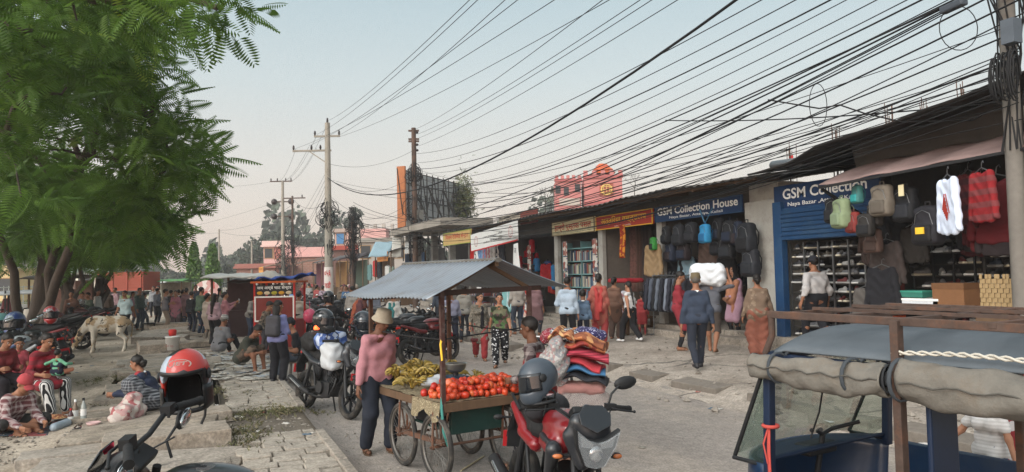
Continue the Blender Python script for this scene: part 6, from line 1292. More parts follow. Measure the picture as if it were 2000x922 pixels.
b=MB(); b.beam((0,.03,1.49),(W1,.03,1.49),.05,.05); b.beam((0,.02,1.49),(0,YB,1.47),.04,.04); b.beam((W1,.02,1.49),(W1,YB,1.47),.04,.04); b.build('roof_frame',TBD,tk)
b=MB(); b.grid(lambda u,v:(.03+(W1-.06)*u,.05+.30*v+.10*math.sin(u*math.pi)*(v*.6+.4),1.47-.66*v),14,6); b.build('windscreen',GLS,tk,solid=.004)
for s,x in((0,.0),(1,W1)): b=MB(); b.add([(x,.05,1.45),(x,.07,.80),(x+(.03 if s==0 else -.03),.34,.80)],[(0,1,2)]); b.build('quarter_glass',GLS,tk,solid=.004); b=MB(); b.tube([(x,.045,1.47),(x+(.015 if s==0 else -.015),.35,.80)],.014,8); b.tube([(x,.06,.79),(x,.35,.79)],.014,8); b.build('glass_rubber',PLAS,tk)
b=MB()
def cowl(u,v): # bulging front body
    a=(u-.5)*math.pi; r=1-.12*v; return (W1/2+(W1/2+.02)*math.sin(a)*r,.06+.48*math.cos(a)*(.75+.25*math.sin(v*2.2+.4)),.80-.62*v)
b.grid(cowl,20,8); b.build('front_body',TB,tk,solid=.02)
b=MB(); b.grid(lambda u,v:(W1/2+(W1/2-.02)*math.sin((u-.5)*math.pi),.06+(.36*math.cos((u-.5)*math.pi))*v,.80+.03*(1-v)),18,4); b.build('dashboard',TBD,tk,solid=.02)
b=MB(); b.box((.63,.18,.80),(.3,.14,.08)); b.build('instrument_box',PLAS,tk,bev=.02)
b=MB(); b.tube([(.42,-.02,.98),(.55,.1,.93),(.63,.12,.9),(.71,.1,.93),(.84,-.02,.98)],.014,8); b.tube([(.63,.12,.9),(.63,.2,.5)],.02,8); b.build('handlebar',PLAS,tk)
b=MB(); b.box((W1-.0,-.40,.55),(.03,.8,.5)); b.build('half_door',TB,tk,bev=.02)
b=MB(); b.box((.15,-.95,1.0),(.26,.03,1.05)); b.build('partition_panel',TBD,tk,bev=.01)
b=MB(); b.box((.64,-.55,.45),(.6,.35,.12)); b.build('driver_seat',SEATM,tk,bev=.03); b=MB(); b.box((.64,-1.7,.48),(1.1,.4,.14)); b.build('rear_seat',SEATM,tk,bev=.03); b=MB(); b.box((.64,-2.1,.66),(1.1,.12,.4)); b.build('seat_back',SEATM,tk,bev=.03)
b=MB(); b.box((.64,-1.1,.27),(1.24,2.4,.05)); b.build('floor_pan',TBD,tk)
for x,y in((.64,.30),(.08,-1.75),(1.2,-1.75)):
    b=MB(); b.torus((0,0,0),.17,.055,28,10); w_=b.build('wheel',TYRE,tk,M=Matrix.Translation((x,y,.225))@Matrix.Rotation(R(90),4,'Y')); b=MB(); b.cyl((0,0,-.04),(0,0,.04),.13,n=20); b.build('rim',CHR,w_)
b=MB(); b.box((W1/2,-2.25,.4),(1.24,.05,.4)); b.box((.0,-1.7,.45),(.03,1.0,.4)); b.build('rear_body',TB,tk,bev=.02)
def roll(name,y0,y1,z0,z1,r0,r1,seed):
    b=MB(); n=60;k=28
    def f(u,v):
        a=v*2*math.pi; r=r0+(r1-r0)*u; y=y0+(y1-y0)*u; rr=r*(1+.12*math.sin(a*2+u*7+seed)+.08*math.sin(u*17+a*3+seed)+.06*math.sin(u*31-a*2)+.05*math.sin(u*23+a*5))
        return (-.06+rr*.8*math.cos(a),y,z0+(z1-z0)*u+rr*math.sin(a)-.02*math.sin(u*3.1)*r/.08)
    b.grid(f,n,k)
    def spiral(y,z,r,s): 
        b.grid(lambda u,v:(-.06+(r*.8)*(1-u*.85)*math.cos(u*14+.3),y+.02*(v-.5),z+r*(1-u*.85)*math.sin(u*14+.3)),60,1,1)
    spiral(y0,z0,r0,1); spiral(y1,z1,r1,1)
    return b.build(name,[CANV,mat('#2b2d30',.8)],tk,solid=.006)
roll('side_curtain',.10,-.79,1.43,1.43,.078,.09,1.); rl=roll('side_curtain',-.87,-2.2,1.44,1.44,.095,.115,4.)
b=MB()
for y,z,r in((-.12,1.43,.092),(-.62,1.43,.1),(-.90,1.44,.112),(-1.6,1.44,.12)):
    b.tube([(-.06+r*.85*math.cos(a),y+.05*math.sin(a*.5),z+r*math.sin(a)) for a in[i*2*math.pi/14 for i in range(15)]],.012,6,flat=.5); b.tube([(-.03,y,z+r*.9),(.0,y,1.52)],.01,5)
b.build('curtain_strap',mat('#3a3f44',.8),tk)
for z_,y0_,y1_ in((1.375,.08,-.78),(1.36,-.9,-2.1)):
    b=MB(); b.tube([(-.06-.085*(1 if y0_>0 else 1.15),y0_+(y1_-y0_)*i/20,1.435+.01*math.sin(i*1.7)) for i in range(21)],.005,5); b.build('curtain_seam',mat('#4d4a45',.9),tk)
b=MB(); 
for ph_ in(0,math.pi): b.tube([(-.03+.009*math.cos(i*1.1+ph_),-.80-1.4*i/60,1.575+.02*math.sin(i/12)+.009*math.sin(i*1.1+ph_)) for i in range(61)],.007,5)
b.sph((-.03,-1.75,1.58),.03,8); b.build('rope',mat('#b5b0a5',.9),tk)
b=MB(); b.tube([(.25,-.2,1.46),(.24,-.18,1.3),(.3,-.1,1.12),(.27,-.05,.95)],.006,5); b.sph((.27,-.06,1.0),.014,6); b.build('hanging_cord',M_black,tk)
b=MB(); b.torus((-.01,.03,1.05),.045,.012,14,6); b.tube([(-.03,.03,1.05),(-.05,.02,.9),(-.035,.03,.74)],.014,6,flat=.4); b.tube([(-.03,.03,1.05),(-.06,.05,.94),(-.05,.03,.82)],.012,6,flat=.4); b.build('ribbon',mat('#b0473f',.8),tk)
# ---------------------------------------------------------------- grazing cow
cg=gp(204,688); cowm=mat('#cbc2b3',.9,var=.12,sc_=6,pat='blotch',cols=('#a58d6e','#3a332c'),ps=2.)
pr=[('c',(0,-.42,.90),(0,.30,.88),.23,.24),('e',(0,-.05,.80),(.24,.42,.22),None),('c',(0,-.55,.93),(0,-.62,.92),.17,.13),('c',(0,.38,.92),(0,.62,.68),.17,.11),('c',(0,.62,.68),(0,.72,.46),.10,.095),('c',(0,.72,.46),(.0,.80,.30),.095,.075),('c',(0,.80,.28),(0,.86,.15),.072,.055),('e',(0,.22,1.05),(.07,.16,.1),None)]
for s in(-1,1):
    pr+=[('c',(s*.14,.28,.75),(s*.13,.30,.42),.10,.055),('c',(s*.13,.30,.42),(s*.13,.31,.1),.052,.038),('c',(s*.13,.31,.1),(s*.13,.34,.03),.045,.05),
     ('c',(s*.14,-.5,.85),(s*.15,-.42,.58),.15,.085),('c',(s*.15,-.42,.58),(s*.14,-.60,.40),.08,.048),('c',(s*.14,-.60,.40),(s*.14,-.57,.1),.045,.036),('c',(s*.14,-.57,.1),(s*.14,-.54,.03),.042,.05),
     ('c',(s*.07,.70,.50),(s*.22,.66,.48),.03,.045)]
vs,fs=surf(pr,.022,.05); mb=MB().add(vs.tolist(),fs.tolist(),0,True)
for s in(-1,1): mb.sph((s*.075,.78,.40),.016,8,1)
mb.sph((0,.885,.12),(.045,.03,.035),10,2)
cow=mb.build('cow',[cowm,EYED,mat('#4a3f3a')],loc=cg,rz=facing(-68)); cow.scale=(.9,.9,.9); tag(cow,'small pale cow with dark spots grazing with its head down','cow')
b=MB(); b.tube([(0,-.70,.98),(0,-.78,.85),(.02,-.77,.6),(.03,-.74,.45)],[.03,.022,.015,.03],7); b.build('tail',mat('#8a7558',.9),cow)
b=MB()
for s in(-1,1): b.tube([(s*.06,.66,.55),(s*.11,.62,.60),(s*.12,.64,.67)],[.022,.016,.005],7)
b.build('horn',mat('#5b5248'),cow)
# ================================================================= trees
def leafmesh(pos,dirs,L_,npair,mb,mi,droop=.25,wid=.36,seed=0):
    """feathery fronds: rachis with paired narrow leaflets; arrays pos (N,3), dirs (N,3)"""
    g=np.random.default_rng(seed); N=len(pos)
    d=dirs/np.linalg.norm(dirs,axis=1,keepdims=True); up=np.tile([0,0,1.],(N,1))+g.normal(0,.35,(N,3)); s=np.cross(d,up); s/=np.maximum(1e-6,np.linalg.norm(s,axis=1,keepdims=True)); n=np.cross(s,d)
    L=L_*g.uniform(.65,1.15,N)
    vs=[];
    for k in range(npair):
        t0=.12+.88*k/npair; w=wid*math.sin(math.pi*min(1,(.18+.82*t0)))**.7
        b=pos+d*(L*t0)[:,None]-n*(droop*L*t0*t0)[:,None]; a=.95/npair
        for sg in(-1,1):
            tip=b+s*(sg*w*L)[:,None]+d*(L*.09)[:,None]-n*(L*w*.35)[:,None]; e=d*(L*a*.42)[:,None]
            mid=(b+tip)/2+n*(L*.015)[:,None]
            vs+= [b-e*.3,mid-e,tip,mid+e]
    V_=np.stack(vs,1).reshape(-1,3); F=np.arange(len(V_)).reshape(-1,4)+len(mb.v)
    mb.v.extend(V_.tolist()); mb.f.extend(F.tolist()); mm=np.repeat(mi,npair*2); mb.m.extend(mm.tolist()); mb.s.extend([False]*len(F))
LEAF=[mat(c,.55,var=.3,sc_=2.5,spec=.3,leaf=.45) for c in('#486428','#54722d','#618035','#8fa544')]
BARK=mat('#463d36',.95,var=.3,sc_=6,ax=(1,1,.25),bump=.6,bs=25)
def limb(mb,a,b,r0,r1,n=7,k=6,w=.25):
    a=V(a);b=V(b); ps=[a.lerp(b,i/k)+V((U(-w,w),U(-w,w),U(-w,w)*.6+w*1.2*math.sin(math.pi*i/k)))*(0 if i in(0,k) else 1) for i in range(k+1)]
    mb.tube(ps,[r0+(r1-r0)*i/k for i in range(k+1)],n); return ps
def feather_tree(label,base,fork,r,centres,per_,fl,npair,spread,seed,band=False,extra=()):
    t=thing('tree',label,'tree',base); O=Matrix.Translation(-V(base)); g=np.random.default_rng(seed)
    b=MB(); limb(b,base,fork,r*1.15,r*.7,12,7,.1); b.lathe([(r*1.9,-.05),(r*1.35,.25),(r*1.1,.7)],12,0,Matrix.Translation(base)); b.tr(O).build('trunk',BARK,t)
    b=MB()
    for c in extra: limb(b,base,c,r*.55,r*.22,9,7,.15)
    hubs=[V(c) for c in extra]+[V(fork)]
    idx=list(range(len(centres))); random.shuffle(idx)
    main=[]
    for i in idx[:9]:
        h=min(hubs,key=lambda q:(q-centres[i]).length); main+=limb(b,h,centres[i],r*.38,.035,7,6,.35)
    for i in idx[9:]:
        h=min(main or hubs,key=lambda q:(q-centres[i]).length); limb(b,h,centres[i],.04,.012,5,4,.12)
    b.tr(O).build('limbs',BARK,t)
    P=[];D=[];Mi=[]
    tone=g.integers(0,3,len(centres))
    for ci,c in enumerate(centres):
        n=int(per_*g.uniform(.7,1.3)); off=g.normal(0,1,(n,3)); off/=np.linalg.norm(off,axis=1,keepdims=True); off*= (g.uniform(.1,1,(n,1))**.6)*spread; off[:,2]*=.62
        P.append(np.array(c)+off); o=(np.array(c)-np.array(fork)); o/=max(.1,np.linalg.norm(o)); D.append(off/spread*.8+.25*o+g.normal(0,.6,(n,3))+np.array([0,0,-.1]))
        Mi.append(np.clip(tone[ci]+g.integers(-1,2,n),0,2)+(g.random(n)<.035)*1)
    mb=MB(); leafmesh(np.concatenate(P),np.concatenate(D),fl,npair,mb,np.clip(np.concatenate(Mi),0,3),seed=seed)
    mb.tr(O).build('crown',LEAF,t); return t
def inpoly(p,poly):
    x,y=p;r=False
    for i in range(len(poly)):
        x0,y0=poly[i];x1,y1=poly[i-1]
        if (y0>y)!=(y1>y) and x<(x1-x0)*(y-y0)/(y1-y0)+x0: r=not r
    return r
def fill(poly,n,d0,d1,dmin=None):
    xs=[q[0] for q in poly];ys=[q[1] for q in poly];o=[]
    while len(o)<n:
        p=(U(min(xs),max(xs)),U(min(ys),max(ys)))
        if inpoly(p,poly): o.append(pt(*p,U(d0,d1)))
    return o
SIL=[(-330,-300),(240,-300),(265,-60),(250,40),(240,110),(215,170),(255,235),(300,275),(315,310),(285,350),(250,385),(230,410),(180,410),(120,400),(20,410),(-150,400),(-330,390)]
ca=fill(SIL,80,10.5,19)+[pt(*q) for q in((335,295,13),(345,318,14),(318,270,13.5),(285,235,14),(255,185,14),(300,370,14),(285,405,15),(262,430,16),(250,120,13),(265,60,12),(350,305,15),(325,345,16),(60,440,19),(120,455,20),(180,450,19),(230,455,18),(20,470,20),(150,470,21),(90,480,21),(210,480,20),(265,465,18))]
tb_=dloc(68,21); feather_tree('large feathery leaved tree nearest on the left with pale painted trunk base',tb_,pt(98,452,20.5),.26,ca,56,.6,13,.9,3,extra=(pt(150,330,18),pt(-40,320,18),pt(240,120,15)))
b=MB(); b.tube([tb_+V((0,0,-.1)),tb_+V((.02,0,.55))],[.37,.335],14); tt=[o for o in bpy.data.objects if o.name.startswith('tree')][0]; b.tr(Matrix.Translation(-tb_)); b.build('painted_band',mat('#7a4a3a',.9,var=.3,sc_=8),tt)
b=MB(); b.tube([tb_+V((.02,0,.55)),tb_+V((.05,0,1.25))],[.333,.30],14); b.tr(Matrix.Translation(-tb_)); b.build('painted_band',mat('#958f85',.9,var=.25,sc_=8),tt)
# overhanging bough of a second tree whose trunk stands out of frame to the left
cb=[pt(*q) for q in((340,-10,8.6),(385,0,8.5),(425,15,8.4),(300,-30,8.8),(260,20,9.),(210,10,9),(150,40,9.2),(90,20,9),(40,60,9),(250,-60,9),(100,100,9.5),(20,150,9.3),(60,210,9.6),(10,260,9.5),(130,170,9.8),(-40,100,9))]
feather_tree('feathery tree overhanging the top left corner, trunk out of frame',cw(-10.5,9.5,.05),pt(-330,20,10.),.24,cb,26,.46,11,.62,5)
SB=[(60,330),(220,320),(285,400),(275,455),(220,475),(150,480),(40,470)]
feather_tree('several stemmed tree behind the first trunk',dloc(130,27.5),pt(128,520,27.3),.2,fill(SB,26,23,30),60,.8,9,1.5,8,extra=(pt(105,470,27),pt(165,470,27.5),pt(190,430,27)))
feather_tree('third leafy tree beside the red truck',dloc(188,32),pt(196,540,32),.26,fill([(130,390),(260,380),(300,450),(285,490),(220,500),(140,500)],20,29,37),55,.9,9,1.7,9,extra=(pt(225,500,32),))
feather_tree('leafy tree standing at the left edge behind the parked motorcycles',dloc(-60,26),pt(-50,500,26),.28,fill([(-250,300),(60,330),(60,480),(-100,500),(-250,480)],18,23,31),60,.8,9,1.6,12)
# leaf-clump trees for the distance
DL=[mat(c,.8,var=.3,sc_=2) for c in('#343d33','#3f493c','#4b5445')]
def clump_tree(label,base,h,cr,seed,n=900,ls=.35,shape='round',group=None,mats=None,trunk=True):
    t=thing('tree' if shape!='cone' else 'columnar_tree',label,'tree',base,0,group); g=np.random.default_rng(seed); mb=MB()
    if shape=='cone':
        z=g.random(n); a=g.random(n)*6.283; rr=cr*(np.clip(1.02-z,0,1)**.55)*np.clip(.55+z*4,0,1)*np.sqrt(g.uniform(.3,1,n))*(1+.15*np.sin(z*23+a*2)); P=np.stack([rr*np.cos(a),rr*np.sin(a),.05*h+z*h*.95],1)
    else:
        k=g.integers(9,14); cc=g.normal(0,1,(k,3)); cc/=np.linalg.norm(cc,axis=1,keepdims=True); cc*=g.uniform(.35,.85,(k,1)); cr_=g.uniform(.28,.5,k)
        i=g.integers(0,k,n); o=g.normal(0,1,(n,3)); o/=np.linalg.norm(o,axis=1,keepdims=True); o*=g.uniform(.55,1,(n,1)); P=cc[i]+o*cr_[i][:,None]; P*=np.array([cr,cr,h*.36]); P[:,2]+=h*.62
    q=g.normal(0,1,(n,3));q/=np.linalg.norm(q,axis=1,keepdims=True); r_=g.normal(0,1,(n,3)); e=np.cross(q,r_); e/=np.linalg.norm(e,axis=1,keepdims=True); f=np.cross(q,e); s=ls*g.uniform(.5,1.3,(n,1))
    V_=np.stack([P-e*s,P-f*s*.6,P+e*s,P+f*s*.6],1).reshape(-1,3); mb.v=V_.tolist(); mb.f=np.arange(len(V_)).reshape(-1,4).tolist(); mb.m=g.integers(0,3,n).tolist(); mb.s=[False]*n
    mb.build('crown',mats or DL,t)
    b=MB(); b.tube([(0,0,-.3),(.1,0,h*.3),(0,.1,h*.6)],[h*.03,h*.022,h*.01],7)
    if shape!='cone':
        for k_ in range(4): b.tube([(0,0,h*.35),(U(-cr,cr)*.5,U(-cr,cr)*.5,h*.65)],[h*.014,h*.005],5)
    b.build('trunk',BARK,t); return t
CT=[mat(c,.7,var=.3,sc_=2) for c in('#3f5a26','#4d6a2d','#59763a')]
for px,top,l in((379,472,'left of the two clipped columnar trees by the far fence'),(415,476,'right of the two clipped columnar trees by the far fence')):
    p=dloc(px,62,-.1); clump_tree(l,p,2.05+(543-top)/FPX*62+.1,.85,px,2600,.16,'cone',None,CT)
fl_=[(330,498,150),(358,508,140),(300,520,130),(445,470,170),(405,486,170),(480,455,150),(515,440,135),(545,432,140),(585,430,150),(622,440,160),(590,452,120),(690,445,150),(730,432,120),(760,442,140),(800,428,110),(838,446,130),(430,500,120),(350,530,110),(470,480,110)]
for i,(px,top,d) in enumerate(fl_):
    p=dloc(px,d,-.6); h=2.65+(541-top-22)/FPX*d; clump_tree('hazy tree in the distant wood beyond the street',p,h,U(.42,.6)*h+1,100+i,1500,.3+h*.018,'round','distant trees beyond the street')
clump_tree('small tree crown rising behind the shop roof',dloc(972,75,0),2.05+(533-408)/FPX*75,2.2,77,1400,.28)
fw=MB()   # continuous far wood
g=np.random.default_rng(4)
for k in range(9000):
    px=g.uniform(-300,1150); d=g.uniform(180,225); p=pt(px,541,d); top=(10+7*math.sin(px*.013)+4*math.sin(px*.047+1)+2*math.sin(px*.11))*1.15; z=g.uniform(-.5,max(3,top)); s=g.uniform(.6,1.6)
    a=V(g.normal(0,1,3)).normalized(); c=a.orthogonal().normalized()*s; e=a.cross(c).normalized()*s*.7; q=V((p.x,p.y,z)); fw.add([q-c,q-e,q+c,q+e],[(0,1,2,3)],k%3)
tag(fw.build('distant_wood',DL),'continuous hazy wood along the horizon','wood',kind='stuff')
# ================================================================= poles and cables
PC=mat('#8f887d',.9,var=.15,sc_=3,dirt=('#6f675c',2,.5)); PCD=mat('#4f4038',.85,.1,var=.25,sc_=4,dirt=('#6b4a38',3,.6)); INS=mat('#2b2222',.4); WIRE=mat('#141416',.7,var=0)
def pole(label,px,d,ytop,r0,r1,m,name='utility_pole',zt=None,lean=0):
    p=dloc(px,d); zt=zt or pt(px,ytop,d).z; t=thing(name,label,'utility pole',p); b=MB(); b.tube([(0,0,-.2),(lean,0,zt-p.z)],[r0,r1],10); b.build('shaft',m,t); return t,p,zt-p.z
def arm(t,z,x0,x1,dirv,m=PC,ins=(),w=.1):
    d=V(dirv).normalized(); b=MB(); b.beam(d*x0+V((0,0,z)),d*x1+V((0,0,z)),w,w); b.build('cross_arm',m,t)
    for x in ins: b=MB(); b.lathe([(.0,0),(.05,.02),(.04,.08),(.075,.1),(.05,.16),(.06,.2),(0,.3)],8,0,Matrix.Translation(d*x+V((0,0,z+w/2)))); b.build('insulator',INS,t)
def tangle(t,z,n,r,h,m=WIRE,off=.12):
    b=MB()
    for _ in range(n):
        c=V((U(-off,off),U(-off,off),z+U(-h,h))); R_=r*U(.4,1.); a=U(0,3.14); ax_=V((math.cos(a),math.sin(a),0)); q=V((0,0,1)); w=U(.3,1.)
        b.tube([c+ax_*(R_*math.cos(k*.57))+q*(R_*w*1.3*math.sin(k*.57))+V((U(-.04,.04),U(-.04,.04),0)) for k in range(12)],U(.012,.022),4,cap=False)
    for _ in range(n//2): b.tube([(U(-off,off),U(-off,off),z+h*1.5),(U(-off,off)*1.5,U(-off,off)*1.5,z),(U(-off,off),U(-off,off),z-h*2)],.014,4,cap=False)
    b.build('cable_tangle',m,t)
P1,p1,h1=pole('tall concrete power pole with two cross arms and white lettered band',642,41,237,.25,.14,PC)
arm(P1,h1-.75,-.75,.7,_r0,PC,(-.7,.65)); arm(P1,h1-1.55,-1.95,.2,_r0,PC,(-1.9,-.9,-.4)); b=MB(); b.beam(-_r0*1.0+V((0,0,h1-1.6)),V((0,0,h1-2.3)),.06,.06); b.build('brace',PC,P1); b=MB(); b.lathe([(0,h1),(.06,h1+.02),(.05,h1+.25),(0,h1+.3)],8); b.build('insulator',INS,P1)
tangle(P1,h1-5.2,26,.7,.5); tangle(P1,3.6,14,.45,.25)
b=MB(); b.tube([(0,0,.5),(0,0,2.55)],[.262,.25],16); q=b.build('painted_band',mat('#c9bfb8',.8,var=.12,sc_=5),P1)
Rt_=_r0;Fc=-_fh
for i,tx_ in enumerate(('०५६','गाडी','नरोक')):
    b=MB(); M=Matrix(((Rt_.x,0,Fc.x,Fc.x*.268),(Rt_.y,0,Fc.y,Fc.y*.268),(0,1,0,2.2-.62*i),(0,0,0,1))); text(b,tx_,M,.34,.36,bold=.02); b.build('lettering',M_red,q)
P2,p2,h2=pole('rust brown steel pole before the billboard frame',812,39,247,.17,.12,PCD)
for k in(.05,.5,.62): arm(P2,h2-.1-k,-.28,.28,_r0,PCD,(),.09)
for k in(.25,.9,1.2): b=MB(); b.sph((.16,-.05,h2-k),(.09,.09,.07),8); b.build('insulator',INS,P2)
tangle(P2,h2-2.3,16,.5,.6); tangle(P2,4.2,26,.6,1.2); b=MB(); b.box((.25,-.1,4.9),(.35,.2,.5)); b.build('junction_box',M_tin,P2); b=MB(); b.box((-.35,-.15,4.4),(.3,.2,.3)); b.build('junction_box',M_tin,P2)
P3,p3,h3=pole('distant concrete pole with stacked black insulators',553,70,352,.22,.12,PC)
arm(P3,h3-.05,-1.2,.9,_r0,PCD,(-1.1,-.5,.3,.8)); arm(P3,h3-2.,-.9,.9,_r0,PCD,(-.85,.85)); arm(P3,h3-3.4,-1.,.9,_r0,PCD,(-.9,.85))
for k in(-2.,-3.4):
    for s in(-.8,.8): b=MB(); b.sph(_r0*s+V((0,0,h3+k)),(.3,.3,.3),10); b.build('transformer_bushing',INS,P3)
tangle(P3,h3-6.5,26,1.,1.8); tangle(P3,3.2,18,.9,.8)
P4,p4,h4=pole('thin dark pole leaning beside the distant concrete pole',572,68,382,.12,.09,PCD); arm(P4,h4-.2,-.8,1.2,_r0,PCD,(.9,)); tangle(P4,4.5,34,.9,1.6)
P5,p5,h5=pole('short pole swallowed by black cables left of the steel pole',690,44,422,.14,.1,PCD); tangle(P5,h5-.8,40,.55,.9,off=.22); tangle(P5,h5-2.6,24,.4,.9)
P6,p6,h6=pole('slim pale pole by the columnar trees',428,85,447,.1,.08,PC); P7,p7,h7=pole('slim pale pole before the low brick houses',492,80,470,.12,.1,PC)
b=MB(); b.box((0,0,h6*.45),(.3,.3,.5)); b.build('junction_box',M_tin,P6)
PR,pr_,hr=pole('thick concrete pole at the right edge wrapped in cable coils',1994,9.3,0,.11,.09,mat('#6f6a64',.9,var=.2,sc_=3),zt=7.2)
b=MB(); q0=pt(1975,62,9.1)-pr_; b.box(q0,(.16,.16,.3)); b.build('junction_box',mat('#4f565e',.6),PR); b=MB(); b.box(q0+V((.1,.1,.75)),(.2,.16,.36)); b.build('junction_box',mat('#4f565e',.6),PR)
b=MB()
for k in range(16):
    c=pt(1962,150,9.1)-pr_; a=U(.15,.26); b.tube([c+V((.1*math.cos(j*.45)*a*4+U(-.01,.01),0.02*k-.15,a*1.25*math.sin(j*.45))) for j in range(12)],.011,5,cap=False)
b.build('cable_coil',WIRE,PR)
b=MB()
for k in range(14): x=U(-.16,.16); b.tube([(x,U(-.15,.15),6.9),(x*1.3,U(-.2,.2),5.4),(x+U(-.15,.15),U(-.25,.15),4.4),(x,U(-.15,.15),3.2)],.012,4,cap=False)
b.build('hanging_cables',WIRE,PR)
nw=[0]
def wire(a,b_,sag=.4,r=.011,label=None,grp='black cables crossing the sky'):
    r*=.68; a=V(a);b_=V(b_);n=22; m=MB(); m.tube([a.lerp(b_,i/n)-V((0,0,sag*4*(i/n)*(1-i/n))) for i in range(n+1)],r,5,cap=False)
    o=m.build('overhead_cable',WIRE); o['kind']='thing'; tag(o,label or 'thin black cable in the sagging fan across the sky','cable',grp); return o
def wp(a,b_,sag=.4,r=.011,label=None,grp='black cables crossing the sky'): return wire(pt(*a),pt(*b_),sag,r,label,grp)
G1='power lines from the tall concrete pole to the top edge'
for a,b_ in(((640,236,41),(958,-40,11)),((620,262,41),(975,-40,11.2)),((658,266,41),(1030,-40,11)),((603,285,41),(1062,-40,11)),((578,290,41),(1145,-40,10.8)),((660,268,41),(1260,-40,11))): wp(a,b_,.25,.010,'power line running from the tall concrete pole to the top edge',G1)
G2='lines from the steel pole to the top edge'
for a,b_ in(((812,252,39),(1255,-60,9.5)),((816,262,39),(1340,-60,9.5)),((812,272,39),(1365,-60,9.5)),((818,285,39),(1420,-60,9.3))): wp(a,b_,.2,.010,'thin line running from the steel pole to the top edge',G2)
wp((640,347,41),(1520,-60,8.6),1.7,.03,'thick black cable sweeping from the tall pole to the top edge',None)
G3='black cables crossing the sky'
for y0,x1,y1,d1,r,sg in((300,1560,-40,9,.012,.5),(318,1630,-40,9,.012,.5),(330,1700,-40,9,.018,.6),(338,1730,-40,9,.01,.7),(350,1790,-40,9,.012,.8),(360,1850,-40,9,.012,.9),(365,1880,-40,9,.02,.9),(372,1930,-40,9,.012,1.1),(380,1960,-20,9,.02,1.3),(390,2010,-10,9,.02,1.3),(400,2010,20,9,.014,1.5)): wp((814+U(-2,3),y0,39),(x1,y1,d1),sg,r)
for y0,y1,d1,r,sg,x0,d0 in((352,45,9.2,.01,1.2,650,41),(395,60,9.2,.018,1.7,690,44),(405,95,9.2,.012,1.5,690,44),(430,112,9.2,.022,1.3,690,44),(330,120,9.2,.01,1.1,814,39),(345,135,9.2,.012,1.2,814,39),(355,140,9.2,.01,1.3,650,41),(410,150,9.2,.01,1.5,814,39),(425,165,9.2,.018,1.4,814,39),(440,180,9.2,.012,1.2,814,39),(435,150,9.2,.01,1.3,650,41),(445,200,9.2,.01,1.1,814,39),(450,110,9.2,.01,1.6,690,44),(420,100,9.2,.012,1.9,640,41),(432,130,9.2,.012,1.4,690,44)): wp((x0,y0,d0),(1990,y1,d1),sg,r)
# crossing bundle running to the middle distance in front of the shops
for y1,x0,y0,d0,r,sg in((0,690,455,44,.018,.7),(2,814,440,39,.02,.6),(6,814,460,39,.014,.7),(-4,690,470,44,.014,.8),(10,905,445,33,.014,.4),(14,930,440,31,.012,.4)): wp((x0,y0,d0),(1870,y1,8.8),sg,r,'black cable in the crossing bundle below the grey splice box','black cables in the crossing bundle')
o=MB(); c=pt(1862,12,8.8); e=(pt(1800,40,9.3)-pt(1930,-20,8.4)).normalized(); o.beam(c-e*.16,c+e*.16,.11,.09); tag(o.build('splice_box',mat('#3d434b',.6),bev=.02),'grey splice box hanging on the cable bundle at the top right','splice box')
# lower long lines
for a,b_,sg,r in(((814,470,39),(2000,232,9.2),.1,.01),((915,437,31),(1990,180,9.4),.05,.012),((940,435,31),(1990,205,9.4),.0,.01),((1300,235,16),(1990,196,9.5),.1,.016),((905,448,33),(1990,150,9.3),.1,.01),((690,440,44),(814,430,39),.5,.02),((690,430,44),(814,400,39),.6,.012),((690,450,44),(905,440,33),.7,.016),((690,425,44),(642,430,41),.3,.018),((642,420,41),(814,455,39),.8,.012),((642,440,41),(690,470,44),.3,.012),((642,320,41),(814,290,39),.5,.012),((642,350,41),(814,340,39),.8,.012),((642,380,41),(814,400,39),1.,.012),((642,395,41),(814,415,39),1.1,.012),((642,405,41),(814,385,39),.9,.012)): wp(a,b_,sg,r,'low black cable strung between the poles and the shop roofs','low black cables between the poles')
G4='lines between the tall pole and the distant poles'
for a,b_ in(((578,290,41),(541,352,70)),((603,287,41),(548,352,70)),((620,262,41),(556,352,70)),((618,290,41),(562,352,70)),((640,240,41),(566,356,70)),((640,330,41),(553,455,70)),((640,340,41),(572,440,68)),((640,350,41),(572,470,68)),((640,400,41),(560,480,70)),((640,420,41),(572,500,68)),((640,365,41),(555,500,70))): wp(a,b_,.6,.012,'line running from the tall concrete pole to the distant poles',G4)
for a,b_ in(((541,353,70),(380,356,120)),((553,390,70),(300,452,130)),((572,400,68),(428,450,85)),((428,455,85),(300,440,150)),((553,445,70),(428,452,85)),((572,388,68),(640,395,41)),((553,480,70),(492,473,80))): wp(a,b_,.6,.016,'far cable strung left from the distant poles','far cables left of the distant poles')
# loose loops
b=MB(); c=pt(1872,55,8.9); b.tube([c+_r0*(.23*math.cos(a))+V((0,0,.27*math.sin(a))) for a in[i*.3 for i in range(22)]],.006,5,cap=False); tag(b.build('cable_loop',WIRE),'round loop of thin cable hanging under the splice box','cable loop')
b=MB(); c=pt(1598,205,11); b.tube([c+_r0*(.13*math.cos(a))+V((0,0,.32*math.sin(a))) for a in[i*.3 for i in range(22)]],.006,5,cap=False); tag(b.build('cable_loop',WIRE),'narrow loop of thin cable hanging in mid sky left of the roof','cable loop')
b=MB(); b.tube([pt(1500,195,12),pt(1600,212,11.6),pt(1640,205,11.5),pt(1690,222,11.2),pt(1760,238,11),pt(1900,235,10.3),pt(1990,185,9.4)],.012,5,cap=False); tag(b.build('loose_cable',WIRE),'drooping loose cable lying over the sagging black roof','cable')
